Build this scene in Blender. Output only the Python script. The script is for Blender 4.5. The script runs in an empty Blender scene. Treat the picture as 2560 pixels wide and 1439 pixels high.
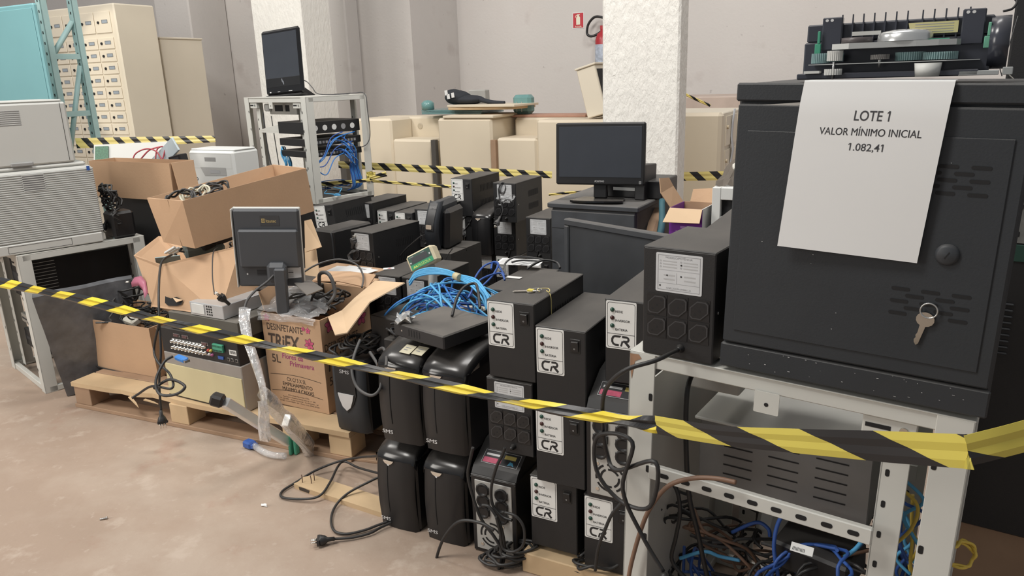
import bpy, math, random
from mathutils import Vector, Matrix
R = math.radians
random.seed(7)
SC = bpy.context.scene
COL = SC.collection

# ---------------- camera, world, lights, exposure ----------------
FPX, PITCH, ROLL, HCAM = 1900.0, R(15.6), R(-1.95), 1.38
CAM = Vector((0, 0, HCAM))
_f = Vector((0, math.cos(PITCH), -math.sin(PITCH)))
_r0 = Vector((1, 0, 0)); _u0 = _r0.cross(_f)
_r = _r0 * math.cos(ROLL) + _u0 * math.sin(ROLL)
_u = _u0 * math.cos(ROLL) - _r0 * math.sin(ROLL)
cd = bpy.data.cameras.new('camera'); cam = bpy.data.objects.new('camera', cd); COL.objects.link(cam)
cd.sensor_width = 36; cd.lens = FPX / 2560 * 36; cd.clip_start = 0.05; cd.clip_end = 200
m = Matrix((_r, _u, -_f)).transposed().to_4x4(); m.translation = CAM
cam.matrix_world = m; SC.camera = cam
SC.view_settings.view_transform = 'Standard'; SC.view_settings.look = 'None'
SC.view_settings.gamma = 1; SC.view_settings.use_curve_mapping = False
SC.view_settings.exposure = -0.1
w = bpy.data.worlds.new('warehouse_daylight'); SC.world = w; w.use_nodes = True
w.node_tree.nodes['Background'].inputs[0].default_value = (0.95, 0.97, 1.0, 1)
w.node_tree.nodes['Background'].inputs[1].default_value = 0.33
def area(name, loc, target, sx, sy, power, col=(1, 1, 1), spread=180):
    l = bpy.data.lights.new(name, 'AREA'); l.shape = 'RECTANGLE'; l.size = sx; l.size_y = sy
    l.energy = power; l.color = col; l.spread = R(spread)
    o = bpy.data.objects.new(name, l); COL.objects.link(o); o.location = loc
    o.rotation_euler = (Vector(target) - Vector(loc)).to_track_quat('-Z', 'Y').to_euler()
    return o
area('unseen_overhead_area', (-2.6, 0.8, 5.2), (-0.8, 4.6, 0.4), 2.0, 1.2, 205, (1.0, 0.97, 0.92))  # added overhead area lamp, unseen, the soft key from the left
area('unseen_overhead_area', (-4.2, 4.5, 5.4), (-2.6, 7.0, 0.6), 1.2, 1.0, 130, (1.0, 0.96, 0.9))  # unseen overhead lamp added and aimed at the back left
area('unseen_overhead_area', (0.9, 3.0, 5.3), (1.6, 7.6, 1.0), 2.0, 1.2, 190, (1.0, 0.97, 0.93))  # unseen overhead lamp added to brighten the back wall
area('unseen_left_area', (-5.5, 0.5, 2.4), (-0.5, 3.6, 0.2), 1.6, 2.0, 110, (1.0, 0.95, 0.88))  # added area lamp, out of view, lighting from the left
sl = bpy.data.lights.new('locker_sun_spot', 'SPOT'); sl.energy = 1800; sl.spot_size = R(7); sl.spot_blend = .15; sl.shadow_soft_size = .05; sl.color = (1.0, .93, .80)  # added spot standing in for the low sun on the lockers
so = bpy.data.objects.new('locker_sun_spot', sl); COL.objects.link(so); so.location = (-7.5, -1.5, 3.4)
so.rotation_euler = (Vector((-3.95, 6.75, 1.65)) - Vector(so.location)).to_track_quat('-Z', 'Y').to_euler()

# ---------------- placing helpers ----------------
def ray(px, py): return _f + _r * ((px - 1280) / FPX) - _u * ((py - 719.5) / FPX)
def pd(px, py, D): return CAM + ray(px, py) * D
def at(px, py, z):
    d = ray(px, py); return CAM + d * ((z - HCAM) / d.z)
def onv(px, py, p, yaw):
    n = Vector((-math.sin(R(yaw)), math.cos(R(yaw)), 0)); d = ray(px, py)
    return CAM + d * ((Vector(p) - CAM).dot(n) / d.dot(n))
def U(yaw): return Vector((math.cos(R(yaw)), math.sin(R(yaw)), 0))
def V(yaw): return Vector((-math.sin(R(yaw)), math.cos(R(yaw)), 0))
A = -28.0                       # the lot stands turned this much from the camera

# ---------------- materials ----------------
MATS = {}
def mat(name, col, rough=0.5, metal=0.0, spec=0.5, var=0.08, scale=9.0, dust=0.0, dustcol=(0.30, 0.27, 0.235),
        bump=0.0, bscale=60.0, coat=0.0, trans=0.0, alpha=1.0, detail=4):
    if name in MATS: return MATS[name]
    mt = bpy.data.materials.new(name); mt.use_nodes = True; MATS[name] = mt
    nt = mt.node_tree; b = nt.nodes['Principled BSDF']; L = nt.links.new
    b.inputs['Roughness'].default_value = rough; b.inputs['Metallic'].default_value = metal
    b.inputs['Specular IOR Level'].default_value = spec
    b.inputs['Coat Weight'].default_value = coat
    b.inputs['Transmission Weight'].default_value = trans; b.inputs['Alpha'].default_value = alpha
    tc = nt.nodes.new('ShaderNodeTexCoord')
    nz = nt.nodes.new('ShaderNodeTexNoise'); nz.inputs['Scale'].default_value = scale; nz.inputs['Detail'].default_value = detail
    L(tc.outputs['Object'], nz.inputs['Vector'])
    mx = nt.nodes.new('ShaderNodeMix'); mx.data_type = 'RGBA'
    mx.inputs[6].default_value = (*[max(0, c * (1 - var * 2)) for c in col], 1)
    mx.inputs[7].default_value = (*[min(1, c * (1 + var * 2)) for c in col], 1)
    L(nz.outputs['Fac'], mx.inputs[0]); out = mx.outputs[2]
    if dust > 0:
        g = nt.nodes.new('ShaderNodeNewGeometry'); sp = nt.nodes.new('ShaderNodeSeparateXYZ'); L(g.outputs['Normal'], sp.inputs[0])
        mr = nt.nodes.new('ShaderNodeMapRange'); mr.inputs[1].default_value = 0.35; mr.inputs[2].default_value = 0.95
        mr.inputs[3].default_value = 0.03 * dust; mr.inputs[4].default_value = dust; L(sp.outputs['Z'], mr.inputs[0])
        n2 = nt.nodes.new('ShaderNodeTexNoise'); n2.inputs['Scale'].default_value = 5; n2.inputs['Detail'].default_value = 7
        L(tc.outputs['Object'], n2.inputs['Vector'])
        m2 = nt.nodes.new('ShaderNodeMapRange'); m2.inputs[1].default_value = 0.25; m2.inputs[2].default_value = 0.7; m2.inputs[3].default_value = 0.35
        L(n2.outputs['Fac'], m2.inputs[0])
        mu = nt.nodes.new('ShaderNodeMath'); mu.operation = 'MULTIPLY'; L(mr.outputs[0], mu.inputs[0]); L(m2.outputs[0], mu.inputs[1])
        d = nt.nodes.new('ShaderNodeMix'); d.data_type = 'RGBA'; L(mu.outputs[0], d.inputs[0]); L(out, d.inputs[6])
        d.inputs[7].default_value = (*dustcol, 1); out = d.outputs[2]
        rr = nt.nodes.new('ShaderNodeMapRange'); rr.inputs[3].default_value = rough; rr.inputs[4].default_value = 0.9
        L(mu.outputs[0], rr.inputs[0]); L(rr.outputs[0], b.inputs['Roughness'])
    L(out, b.inputs['Base Color'])
    if bump > 0:
        n3 = nt.nodes.new('ShaderNodeTexNoise'); n3.inputs['Scale'].default_value = bscale; n3.inputs['Detail'].default_value = 3
        L(tc.outputs['Object'], n3.inputs['Vector'])
        bp = nt.nodes.new('ShaderNodeBump'); bp.inputs['Strength'].default_value = bump; bp.inputs['Distance'].default_value = 0.01
        L(n3.outputs['Fac'], bp.inputs['Height']); L(bp.outputs[0], b.inputs['Normal'])
    return mt
BLK = mat('black_steel', (0.013, 0.0132, 0.0145), 0.5, dust=0.30, bump=0.05, bscale=300)
BLK2 = mat('black_plastic', (0.012, 0.012, 0.0132), 0.38, dust=0.14)
GLOSS = mat('glossy_black_plastic', (0.009, 0.009, 0.010), 0.12, dust=0.30, dustcol=(0.22, 0.2, 0.18))
DARK = mat('dark_recess', (0.008, 0.008, 0.009), 0.7)
SLATE = mat('dusty_slate_plastic', (0.034, 0.038, 0.044), 0.5, dust=0.2)
SCREEN = mat('dark_screen', (0.040, 0.045, 0.055), 0.22, spec=0.6, var=0.05)
WHT = mat('white_label', (0.74, 0.74, 0.72), 0.45, var=0.03)
STK = mat('grey_sticker', (0.60, 0.61, 0.62), 0.5, var=0.08, scale=30)
INK = mat('black_ink', (0.02, 0.02, 0.022), 0.5)
GINK = mat('grey_ink', (0.30, 0.30, 0.31), 0.6)
LOGOW = mat('silver_logo', (0.62, 0.62, 0.62), 0.4)
RACKP = mat('rack_grey_paint', (0.60, 0.60, 0.56), 0.42, var=0.06, scale=5, dust=0.25, dustcol=(0.45, 0.40, 0.34))
STEEL = mat('bare_steel', (0.55, 0.55, 0.54), 0.35, metal=0.9)
ALU = mat('brushed_aluminium', (0.80, 0.80, 0.78), 0.32, metal=0.85)
CHROME = mat('nickel', (0.75, 0.72, 0.66), 0.25, metal=1.0)
CARD = mat('cardboard', (0.50, 0.325, 0.20), 0.85, var=0.07, scale=4, bump=0.06, bscale=90)
CARD2 = mat('pale_cardboard_inner', (0.62, 0.45, 0.29), 0.85, var=0.07, scale=4)
CREAM = mat('cream_laminate', (0.68, 0.595, 0.46), 0.55, var=0.04, scale=2.2, dust=0.25, dustcol=(0.62, 0.50, 0.40))
LOCK = mat('cream_enamel', (0.70, 0.63, 0.51), 0.45, var=0.03, scale=2)
TEAL = mat('teal_enamel', (0.21, 0.44, 0.47), 0.5, var=0.05, scale=2)
TEALP = mat('pale_teal_enamel', (0.38, 0.55, 0.54), 0.5, var=0.06)
PRT = mat('printer_grey_plastic', (0.56, 0.56, 0.53), 0.5, var=0.03, scale=3)
PRTW = mat('printer_white_plastic', (0.70, 0.71, 0.69), 0.5, var=0.03, scale=3)
CAB = mat('black_cable', (0.020, 0.020, 0.021), 0.42, var=0.1, dust=0.12)
CABG = mat('dusty_cable', (0.060, 0.060, 0.062), 0.55, dust=0.22)
BLUE = mat('blue_patch_cable', (0.045, 0.22, 0.62), 0.4, var=0.1)
BLUED = mat('dark_blue_cable', (0.035, 0.10, 0.36), 0.42, var=0.1)
SKY = mat('light_blue_cable', (0.10, 0.40, 0.70), 0.42, var=0.1)
YEL = mat('yellow_cable', (0.70, 0.50, 0.08), 0.45)
COPPER = mat('brown_cable', (0.20, 0.115, 0.075), 0.5, var=0.15)
WOOD = mat('pale_pine', (0.58, 0.42, 0.25), 0.75, var=0.14, scale=6, bump=0.05)
WOODD = mat('weathered_pine', (0.36, 0.235, 0.15), 0.8, var=0.16, scale=6, bump=0.06)
GREEN = mat('green_plastic', (0.06, 0.30, 0.19), 0.45)
PAPER = mat('white_paper', (0.76, 0.76, 0.75), 0.7, var=0.01)
LENS = mat('amber_lens', (0.60, 0.50, 0.40), 0.15, spec=0.8)
LEDG = mat('green_led', (0.015, 0.06, 0.04), 0.2)
LEDR = mat('red_led', (0.05, 0.012, 0.010), 0.2)

# ---------------- mesh builder ----------------
_txt = {}
def text_mesh(s, off):
    k = (s, off)
    if k not in _txt and 'M' in s and off > 0:
        v_, f_, a_, b_ = text_mesh(s, 0.0); n_ = len(v_)
        _txt[k] = ([(x - off, y) for x, y in v_] + [(x + off, y) for x, y in v_], f_ + [tuple(i + n_ for i in f) for f in f_], a_ - off, b_ + off)
    if k not in _txt:
        cu = bpy.data.curves.new('t', 'FONT'); cu.body = s; cu.size = 1; cu.offset = off; cu.resolution_u = 4
        o = bpy.data.objects.new('t', cu); COL.objects.link(o)
        bpy.context.view_layer.update()
        dg = bpy.context.evaluated_depsgraph_get(); me = bpy.data.meshes.new_from_object(o.evaluated_get(dg))
        vs = [(v.co.x, v.co.y) for v in me.vertices]; fs = [tuple(p.vertices) for p in me.polygons]
        fl = [me.polygons[i].normal.z < 0 for i in range(len(fs))]
        fs = [tuple(reversed(f)) if q else f for f, q in zip(fs, fl)]
        bpy.data.objects.remove(o); bpy.data.curves.remove(cu); bpy.data.meshes.remove(me)
        xs = [v[0] for v in vs] or [0, 1]
        _txt[k] = (vs, fs, min(xs), max(xs))
    return _txt[k]
def T(x=0, y=0, z=0): return Matrix.Translation((x, y, z))
def RX(a): return Matrix.Rotation(R(a), 4, 'X')
def RY(a): return Matrix.Rotation(R(a), 4, 'Y')
def RZ(a): return Matrix.Rotation(R(a), 4, 'Z')
def FRONT(x, y, z): return T(x, y, z) @ RX(90)                 # decal plane facing -y
def RIGHT(x, y, z): return T(x, y, z) @ RZ(90) @ RX(90)        # decal plane facing +x
def BACKF(x, y, z): return T(x, y, z) @ RZ(180) @ RX(90)
def smooth_path(pts, n=6, closed=False):
    P = [Vector(p) for p in pts]; out = []; N = len(P)
    if N < 3: return P
    rng = N if closed else N - 1
    for i in range(rng):
        if closed: a, b, c, d = P[i - 1], P[i], P[(i + 1) % N], P[(i + 2) % N]
        else: a, b, c, d = P[max(i - 1, 0)], P[i], P[i + 1], P[min(i + 2, N - 1)]
        for k in range(n):
            t = k / n
            out.append(0.5 * ((2 * b) + (c - a) * t + (2 * a - 5 * b + 4 * c - d) * t * t + (3 * b - a - 3 * c + d) * t ** 3))
    if not closed: out.append(P[-1])
    return out
class MB:
    def __init__(s, mt=None): s.v = []; s.f = []; s.m = []; s.sm = []; s.mats = []; s.M = Matrix.Identity(4); s.uv = {}; s.mt = mt
    def mi(s, mt):
        mt = mt or s.mt
        if mt not in s.mats: s.mats.append(mt)
        return s.mats.index(mt)
    def add(s, vs, fs, mt=None, sm=False):
        o = len(s.v); k = s.mi(mt); s.v += [s.M @ Vector(v) for v in vs]
        for f in fs: s.f.append(tuple(o + i for i in f)); s.m.append(k); s.sm.append(sm)
        return s
    def box(s, x0, x1, y0, y1, z0, z1, mt=None, bv=0.0):
        if x0 > x1: x0, x1 = x1, x0
        if y0 > y1: y0, y1 = y1, y0
        if z0 > z1: z0, z1 = z1, z0
        b = min(bv, (x1 - x0) * .45, (y1 - y0) * .45, (z1 - z0) * .45)
        if b <= 0:
            vs = [(x0, y0, z0), (x1, y0, z0), (x1, y1, z0), (x0, y1, z0), (x0, y0, z1), (x1, y0, z1), (x1, y1, z1), (x0, y1, z1)]
            return s.add(vs, [(0, 3, 2, 1), (4, 5, 6, 7), (0, 1, 5, 4), (1, 2, 6, 5), (2, 3, 7, 6), (3, 0, 4, 7)], mt)
        X, Y, Z = (x0, x1), (y0, y1), (z0, z1); vs = []; ix = {}
        for i in (0, 1):
            for j in (0, 1):
                for k in (0, 1):
                    sx, sy, sz = (1, -1)[i], (1, -1)[j], (1, -1)[k]
                    for a, p in (('x', (X[i], Y[j] + sy * b, Z[k] + sz * b)), ('y', (X[i] + sx * b, Y[j], Z[k] + sz * b)), ('z', (X[i] + sx * b, Y[j] + sy * b, Z[k]))):
                        ix[(a, i, j, k)] = len(vs); vs.append(p)
        fs = []
        for i in (0, 1):
            q = [ix[('x', i, j, k)] for j, k in ((0, 0), (1, 0), (1, 1), (0, 1))]; fs.append(q if i else q[::-1])
            q = [ix[('y', j, i, k)] for j, k in ((0, 0), (0, 1), (1, 1), (1, 0))]; fs.append(q if i else q[::-1])
            q = [ix[('z', j, k, i)] for j, k in ((0, 0), (1, 0), (1, 1), (0, 1))]; fs.append(q if i else q[::-1])
        for i in (0, 1):
            for j in (0, 1):
                q = [ix[('x', i, j, 0)], ix[('y', i, j, 0)], ix[('y', i, j, 1)], ix[('x', i, j, 1)]]; fs.append(q if i != j else q[::-1])
                q = [ix[('y', 0, i, j)], ix[('z', 0, i, j)], ix[('z', 1, i, j)], ix[('y', 1, i, j)]]; fs.append(q if i != j else q[::-1])
                q = [ix[('z', i, 0, j)], ix[('x', i, 0, j)], ix[('x', i, 1, j)], ix[('z', i, 1, j)]]; fs.append(q if i != j else q[::-1])
                for k in (0, 1):
                    q = [ix[('x', i, j, k)], ix[('y', i, j, k)], ix[('z', i, j, k)]]; fs.append(q if (i + j + k) % 2 == 0 else q[::-1])
        return s.add(vs, [tuple(f) for f in fs], mt)
    def prism(s, poly, h0, h1, mt=None, sm=False):      # polygon in local xy, extruded along local z
        n = len(poly); vs = [(x, y, h0) for x, y in poly] + [(x, y, h1) for x, y in poly]
        fs = [tuple(range(n, 2 * n)), tuple(reversed(range(n)))]
        s.add(vs, fs, mt, False); o = len(s.v) - 2 * n; k = s.mi(mt)
        for i in range(n):
            j = (i + 1) % n; s.f.append((o + i, o + j, o + n + j, o + n + i)); s.m.append(k); s.sm.append(sm)
        return s
    def cyl(s, r, h0, h1, mt=None, n=20, r2=None):       # along local z
        r2 = r if r2 is None else r2
        c = [(math.cos(2 * math.pi * i / n), math.sin(2 * math.pi * i / n)) for i in range(n)]
        vs = [(r * a, r * b, h0) for a, b in c] + [(r2 * a, r2 * b, h1) for a, b in c]
        s.add(vs, [tuple(range(n, 2 * n)), tuple(reversed(range(n)))], mt); o = len(s.v) - 2 * n; k = s.mi(mt)
        for i in range(n):
            j = (i + 1) % n; s.f.append((o + i, o + j, o + n + j, o + n + i)); s.m.append(k); s.sm.append(True)
        return s
    def ring(s, r0, r1, h, mt=None, n=24, a0=0, a1=360):
        st = max(3, int(n * abs(a1 - a0) / 360)); vs = []
        for i in range(st + 1):
            a = R(a0 + (a1 - a0) * i / st); c, d = math.cos(a), math.sin(a)
            vs += [(r0 * c, r0 * d, h), (r1 * c, r1 * d, h)]
        return s.add(vs, [(2 * i, 2 * i + 1, 2 * i + 3, 2 * i + 2) for i in range(st)], mt)
    def disc(s, r, h, mt=None, n=16):
        return s.add([(r * math.cos(2 * math.pi * i / n), r * math.sin(2 * math.pi * i / n), h) for i in range(n)], [tuple(range(n))], mt)
    def poly(s, pts, h=0.0, mt=None): return s.add([(x, y, h) for x, y in pts], [tuple(range(len(pts)))], mt)
    def rect(s, x0, x1, y0, y1, h=0.0, mt=None): return s.poly([(x0, y0), (x1, y0), (x1, y1), (x0, y1)], h, mt)
    def frame(s, x0, x1, y0, y1, t, h=0.0, mt=None):
        s.rect(x0, x1, y0, y0 + t, h, mt); s.rect(x0, x1, y1 - t, y1, h, mt); s.rect(x0, x0 + t, y0 + t, y1 - t, h, mt); return s.rect(x1 - t, x1, y0 + t, y1 - t, h, mt)
    def stroke(s, pts, w, h=0.0, mt=None):
        P = [Vector((p[0], p[1])) for p in pts]; vs = []
        for i, p in enumerate(P):
            d = (P[min(i + 1, len(P) - 1)] - P[max(i - 1, 0)]).normalized(); n = Vector((-d.y, d.x)) * w / 2
            vs += [(p.x + n.x, p.y + n.y, h), (p.x - n.x, p.y - n.y, h)]
        return s.add(vs, [(2 * i, 2 * i + 1, 2 * i + 3, 2 * i + 2) for i in range(len(P) - 1)], mt)
    def text(s, t, x, y, h, mt=None, z=0.0, off=0.0, align='l', wid=None, shear=0.0):
        off = min(off, .012); vs, fs, a, b = text_mesh(t, off); k = h / 0.73; kx = (wid / (b - a)) if wid else k
        W = (b - a) * kx; x0 = x - a * kx - (W / 2 if align == 'c' else W if align == 'r' else 0)
        return s.add([(x0 + p * kx + q * k * shear, y + q * k, z) for p, q in vs], fs, mt)
    def tube(s, pts, r, mt=None, n=6, smooth=6, closed=False, cap=True, r2=None):
        P = smooth_path(pts, smooth, closed) if smooth > 1 else [Vector(p) for p in pts]
        N = len(P); vs = []; up = Vector((0, 0, 1)); pn = None
        for i, p in enumerate(P):
            if closed: d = P[(i + 1) % N] - P[i - 1]
            else: d = P[min(i + 1, N - 1)] - P[max(i - 1, 0)]
            if d.length < 1e-9: d = Vector((0, 0, 1))
            d.normalize()
            if pn is None:
                q = up if abs(d.z) < 0.9 else Vector((1, 0, 0)); pn = (q - d * q.dot(d)).normalized()
            else:
                q = pn - d * pn.dot(d); pn = q.normalized() if q.length > 1e-6 else pn
            b = d.cross(pn); rr = r if r2 is None else r + (r2 - r) * i / (N - 1)
            for k in range(n):
                a = 2 * math.pi * k / n; vs.append(p + (pn * math.cos(a) + b * math.sin(a)) * rr)
        fs = []
        for i in range(N if closed else N - 1):
            j = (i + 1) % N
            for k in range(n):
                l = (k + 1) % n; fs.append((i * n + k, i * n + l, j * n + l, j * n + k))
        s.add(vs, fs, mt, True)
        if cap and not closed:
            o = len(s.v) - N * n; k = s.mi(mt)
            s.f += [tuple(o + i for i in reversed(range(n))), tuple(o + (N - 1) * n + i for i in range(n))]; s.m += [k, k]; s.sm += [False, False]
        return s
    def lathe(s, prof, mt=None, n=20):                  # profile (r, z) about local z
        vs = []
        for r, z in prof: vs += [(r * math.cos(2 * math.pi * k / n), r * math.sin(2 * math.pi * k / n), z) for k in range(n)]
        fs = [(i * n + k, i * n + (k + 1) % n, (i + 1) * n + (k + 1) % n, (i + 1) * n + k) for i in range(len(prof) - 1) for k in range(n)]
        return s.add(vs, fs, mt, True)
    def grid(s, P, mt=None, sm=True):                   # P[i][j] points
        n = len(P[0]); vs = [p for row in P for p in row]
        return s.add(vs, [(i * n + j, i * n + j + 1, (i + 1) * n + j + 1, (i + 1) * n + j) for i in range(len(P) - 1) for j in range(n - 1)], mt, sm)
    def build(s, name, parent=None, loc=None, solid=0.0, off=0.0):
        me = bpy.data.meshes.new(name); me.from_pydata([tuple(v) for v in s.v], [], s.f)
        for mt in s.mats: me.materials.append(mt)
        me.polygons.foreach_set('material_index', s.m); me.polygons.foreach_set('use_smooth', s.sm); me.update()
        o = bpy.data.objects.new(name, me); COL.objects.link(o)
        if parent: o.parent = parent
        if loc is not None: o.location = loc
        if solid:
            md = o.modifiers.new('thickness', 'SOLIDIFY'); md.thickness = solid; md.offset = off
        return o
def tag(o, label, cat, group=None, kind=None):
    o['label'] = label; o['category'] = cat
    if group: o['group'] = group
    if kind: o['kind'] = kind
    return o
def thing(name, label, cat, loc=(0, 0, 0), yaw=0.0, group=None, tilt=None):
    o = bpy.data.objects.new(name, None); COL.objects.link(o); o.empty_display_size = 0.05
    M_ = Matrix.Translation(loc) @ RZ(yaw)
    if tilt is not None: M_ = M_ @ tilt
    o.matrix_world = M_
    return tag(o, label, cat, group)
def single(mb, name, label, cat, group=None, kind=None, solid=0.0, loc=None, off=0.0):
    """one-mesh thing built in world coordinates: its origin goes to the base of the mesh"""
    if loc is None:
        xs = [v.x for v in mb.v]; ys = [v.y for v in mb.v]; zs = [v.z for v in mb.v]
        loc = Vector(((min(xs) + max(xs)) / 2, (min(ys) + max(ys)) / 2, min(zs)))
    mb.v = [v - Vector(loc) for v in mb.v]
    return tag(mb.build(name, None, loc, solid, off), label, cat, group, kind)
def copy_tree(root, loc, yaw, label, group=None, tilt=None, scale=None):
    r = root.copy(); COL.objects.link(r)
    M_ = Matrix.Translation(loc) @ RZ(yaw)
    if tilt is not None: M_ = M_ @ tilt
    if scale is not None: M_ = M_ @ Matrix.Diagonal((*scale, 1))
    r.matrix_world = M_; r['label'] = label
    if group: r['group'] = group
    for ch in root.children:
        c = ch.copy(); COL.objects.link(c); c.parent = r
        for g in ch.children:
            d = g.copy(); COL.objects.link(d); d.parent = c
    return r
def struct(mb, name, loc=None):
    if loc is not None: mb.v = [v - Vector(loc) for v in mb.v]
    o = mb.build(name, None, loc); o['kind'] = 'structure'; return o

# ---------------- the setting ----------------
def floor_mat():
    mt = mat('worn_concrete', (0.365, 0.272, 0.208), 0.62, var=0.07, scale=1.6, detail=8, bump=0.10, bscale=40)
    nt = mt.node_tree; L = nt.links.new; b = nt.nodes['Principled BSDF']; src = b.inputs['Base Color'].links[0].from_socket
    tc = nt.nodes['Texture Coordinate']
    def layer(src, scale, lo, hi, col, k, det=8, rough=0.62):
        n = nt.nodes.new('ShaderNodeTexNoise'); n.inputs['Scale'].default_value = scale; n.inputs['Detail'].default_value = det; n.inputs['Roughness'].default_value = rough
        L(tc.outputs['Object'], n.inputs['Vector'])
        r = nt.nodes.new('ShaderNodeMapRange'); r.inputs[1].default_value = lo; r.inputs[2].default_value = hi; r.inputs[4].default_value = k
        L(n.outputs['Fac'], r.inputs[0]); x = nt.nodes.new('ShaderNodeMix'); x.data_type = 'RGBA'
        L(r.outputs[0], x.inputs[0]); L(src, x.inputs[6]); x.inputs[7].default_value = (*col, 1); return x.outputs[2]
    s = layer(src, 1.3, 0.46, 0.62, (0.46, 0.372, 0.30), 0.75)
    s = layer(s, 5.0, 0.58, 0.66, (0.52, 0.43, 0.355), 0.6)
    s = layer(s, 22.0, 0.60, 0.68, (0.50, 0.41, 0.34), 0.45)
    s = layer(s, 3.1, 0.60, 0.68, (0.34, 0.20, 0.145), 0.45)
    L(s, b.inputs['Base Color']); return mt
def wall_mat(name, col, stain):
    mt = mat(name, col, 0.85, var=0.03, scale=1.2, bump=0.18, bscale=35)
    nt = mt.node_tree; L = nt.links.new; b = nt.nodes['Principled BSDF']; src = b.inputs['Base Color'].links[0].from_socket
    tc = nt.nodes['Texture Coordinate']
    for sc, lo, hi, c, k in ((2.3, 0.60, 0.74, (0.42, 0.37, 0.35), stain), (14, 0.70, 0.76, (0.30, 0.27, 0.26), stain * 1.2), (1.1, 0.5, 0.75, (0.60, 0.53, 0.50), 0.35)):
        n = nt.nodes.new('ShaderNodeTexNoise'); n.inputs['Scale'].default_value = sc; n.inputs['Detail'].default_value = 7
        L(tc.outputs['Object'], n.inputs['Vector'])
        r = nt.nodes.new('ShaderNodeMapRange'); r.inputs[1].default_value = lo; r.inputs[2].default_value = hi; r.inputs[4].default_value = k
        L(n.outputs['Fac'], r.inputs[0]); x = nt.nodes.new('ShaderNodeMix'); x.data_type = 'RGBA'
        L(r.outputs[0], x.inputs[0]); L(src, x.inputs[6]); x.inputs[7].default_value = (*c, 1); src = x.outputs[2]
    L(src, b.inputs['Base Color']); return mt
FLOOR = floor_mat(); WALL = wall_mat('stained_plaster', (0.63, 0.60, 0.575), 0.5)
COLM = mat('rough_whitewash', (0.80, 0.78, 0.73), 0.9, var=0.04, scale=14)
def plaster_relief(mt):
    nt = mt.node_tree; L = nt.links.new; tc = nt.nodes['Texture Coordinate']; mp = nt.nodes.new('ShaderNodeMapping'); mp.inputs['Scale'].default_value = (38, 38, 17)
    L(tc.outputs['Object'], mp.inputs['Vector']); n = nt.nodes.new('ShaderNodeTexNoise'); n.inputs['Scale'].default_value = 1.0; n.inputs['Detail'].default_value = 6; n.inputs['Roughness'].default_value = .62; n.inputs['Distortion'].default_value = .25
    L(mp.outputs[0], n.inputs['Vector']); b = nt.nodes.new('ShaderNodeBump'); b.inputs['Strength'].default_value = .8; b.inputs['Distance'].default_value = .012
    L(n.outputs['Fac'], b.inputs['Height']); L(b.outputs[0], nt.nodes['Principled BSDF'].inputs['Normal'])
plaster_relief(COLM)
struct(MB(FLOOR).box(-14, 12, -6, 16, -0.2, 0), 'floor')
WY = -30.0
W0 = pd(1446, 50, 8.0); W0.z = 0
C1 = onv(1146, 100, W0, WY); C1.z = 0
C2 = onv(1030, 100, C1, WY + 90); C2.z = 0
def wallbox(p, yaw, length, thick, name, side=1, h=5.2):
    """slab whose front face starts at p and runs along yaw; thickness goes away from the camera"""
    mb = MB(WALL); mb.M = T(*p) @ RZ(yaw); mb.box(0, length, 0, thick, 0, h); return struct(mb, name, p)
wallbox(C1, WY, 9.0, 0.25, 'wall_back')
k = (C2 - C1).length
mb = MB(WALL); mb.M = T(*C2) @ RZ(WY); mb.box(-9.0, 0, 0, k + 0.25, 0, 5.2); struct(mb, 'wall_back_left', C2)
def pilaster(px, wd, th, name):
    q = onv(px, 100, C2 - V(WY) * th, WY); q.z = 0
    mb = MB(WALL); mb.M = T(*q) @ RZ(WY); mb.box(-wd, 0, 0, th - 0.002, 0, 5.2, None, 0.015); return struct(mb, name, q)
pilaster(868, 0.55, 0.22, 'trim_1'); pilaster(482, 0.6, 0.55, 'trim_2')
def column(pxl, pxr, D, depth, name):
    a = pd(pxl, 150, D); b = onv(pxr, 150, a, A); a.z = b.z = 0
    wd = (b - a).length; mb = MB(COLM); mb.M = T(*a) @ RZ(A); mb.box(0, wd, 0, depth, 0, 5.2, None, 0.012); return struct(mb, name, a)
column(1505, 1699, 4.4, 0.17, 'column_1')
column(642, 764, 7.2, 0.40, 'column_2')

# ---------------- background, along the back wall ----------------
def tape_mat(name, y=(0.78, 0.62, 0.10), k=(0.02, 0.02, 0.022), period=0.13, slope=1.0, cut=.5):
    mt = bpy.data.materials.new(name); mt.use_nodes = True; nt = mt.node_tree; L = nt.links.new; b = nt.nodes['Principled BSDF']
    uv = nt.nodes.new('ShaderNodeUVMap'); uv.uv_map = 'UVMap'; sp = nt.nodes.new('ShaderNodeSeparateXYZ'); L(uv.outputs[0], sp.inputs[0])
    ml = nt.nodes.new('ShaderNodeMath'); ml.operation = 'MULTIPLY_ADD'; ml.inputs[1].default_value = slope; L(sp.outputs['Y'], ml.inputs[0]); L(sp.outputs['X'], ml.inputs[2])
    md = nt.nodes.new('ShaderNodeMath'); md.operation = 'DIVIDE'; md.inputs[1].default_value = period; L(ml.outputs[0], md.inputs[0])
    fr = nt.nodes.new('ShaderNodeMath'); fr.operation = 'FRACT'; L(md.outputs[0], fr.inputs[0])
    gt = nt.nodes.new('ShaderNodeMath'); gt.operation = 'GREATER_THAN'; gt.inputs[1].default_value = cut; L(fr.outputs[0], gt.inputs[0])
    mx = nt.nodes.new('ShaderNodeMix'); mx.data_type = 'RGBA'; L(gt.outputs[0], mx.inputs[0]); mx.inputs[6].default_value = (*y, 1); mx.inputs[7].default_value = (*k, 1)
    L(mx.outputs[2], b.inputs['Base Color']); b.inputs['Roughness'].default_value = 0.32
    return mt
TAPE = tape_mat('barrier_tape_film')
TAPEB = tape_mat('barrier_tape_film_pale', y=(0.74, 0.62, 0.22), period=0.125, slope=1.0, cut=.58)
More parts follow.
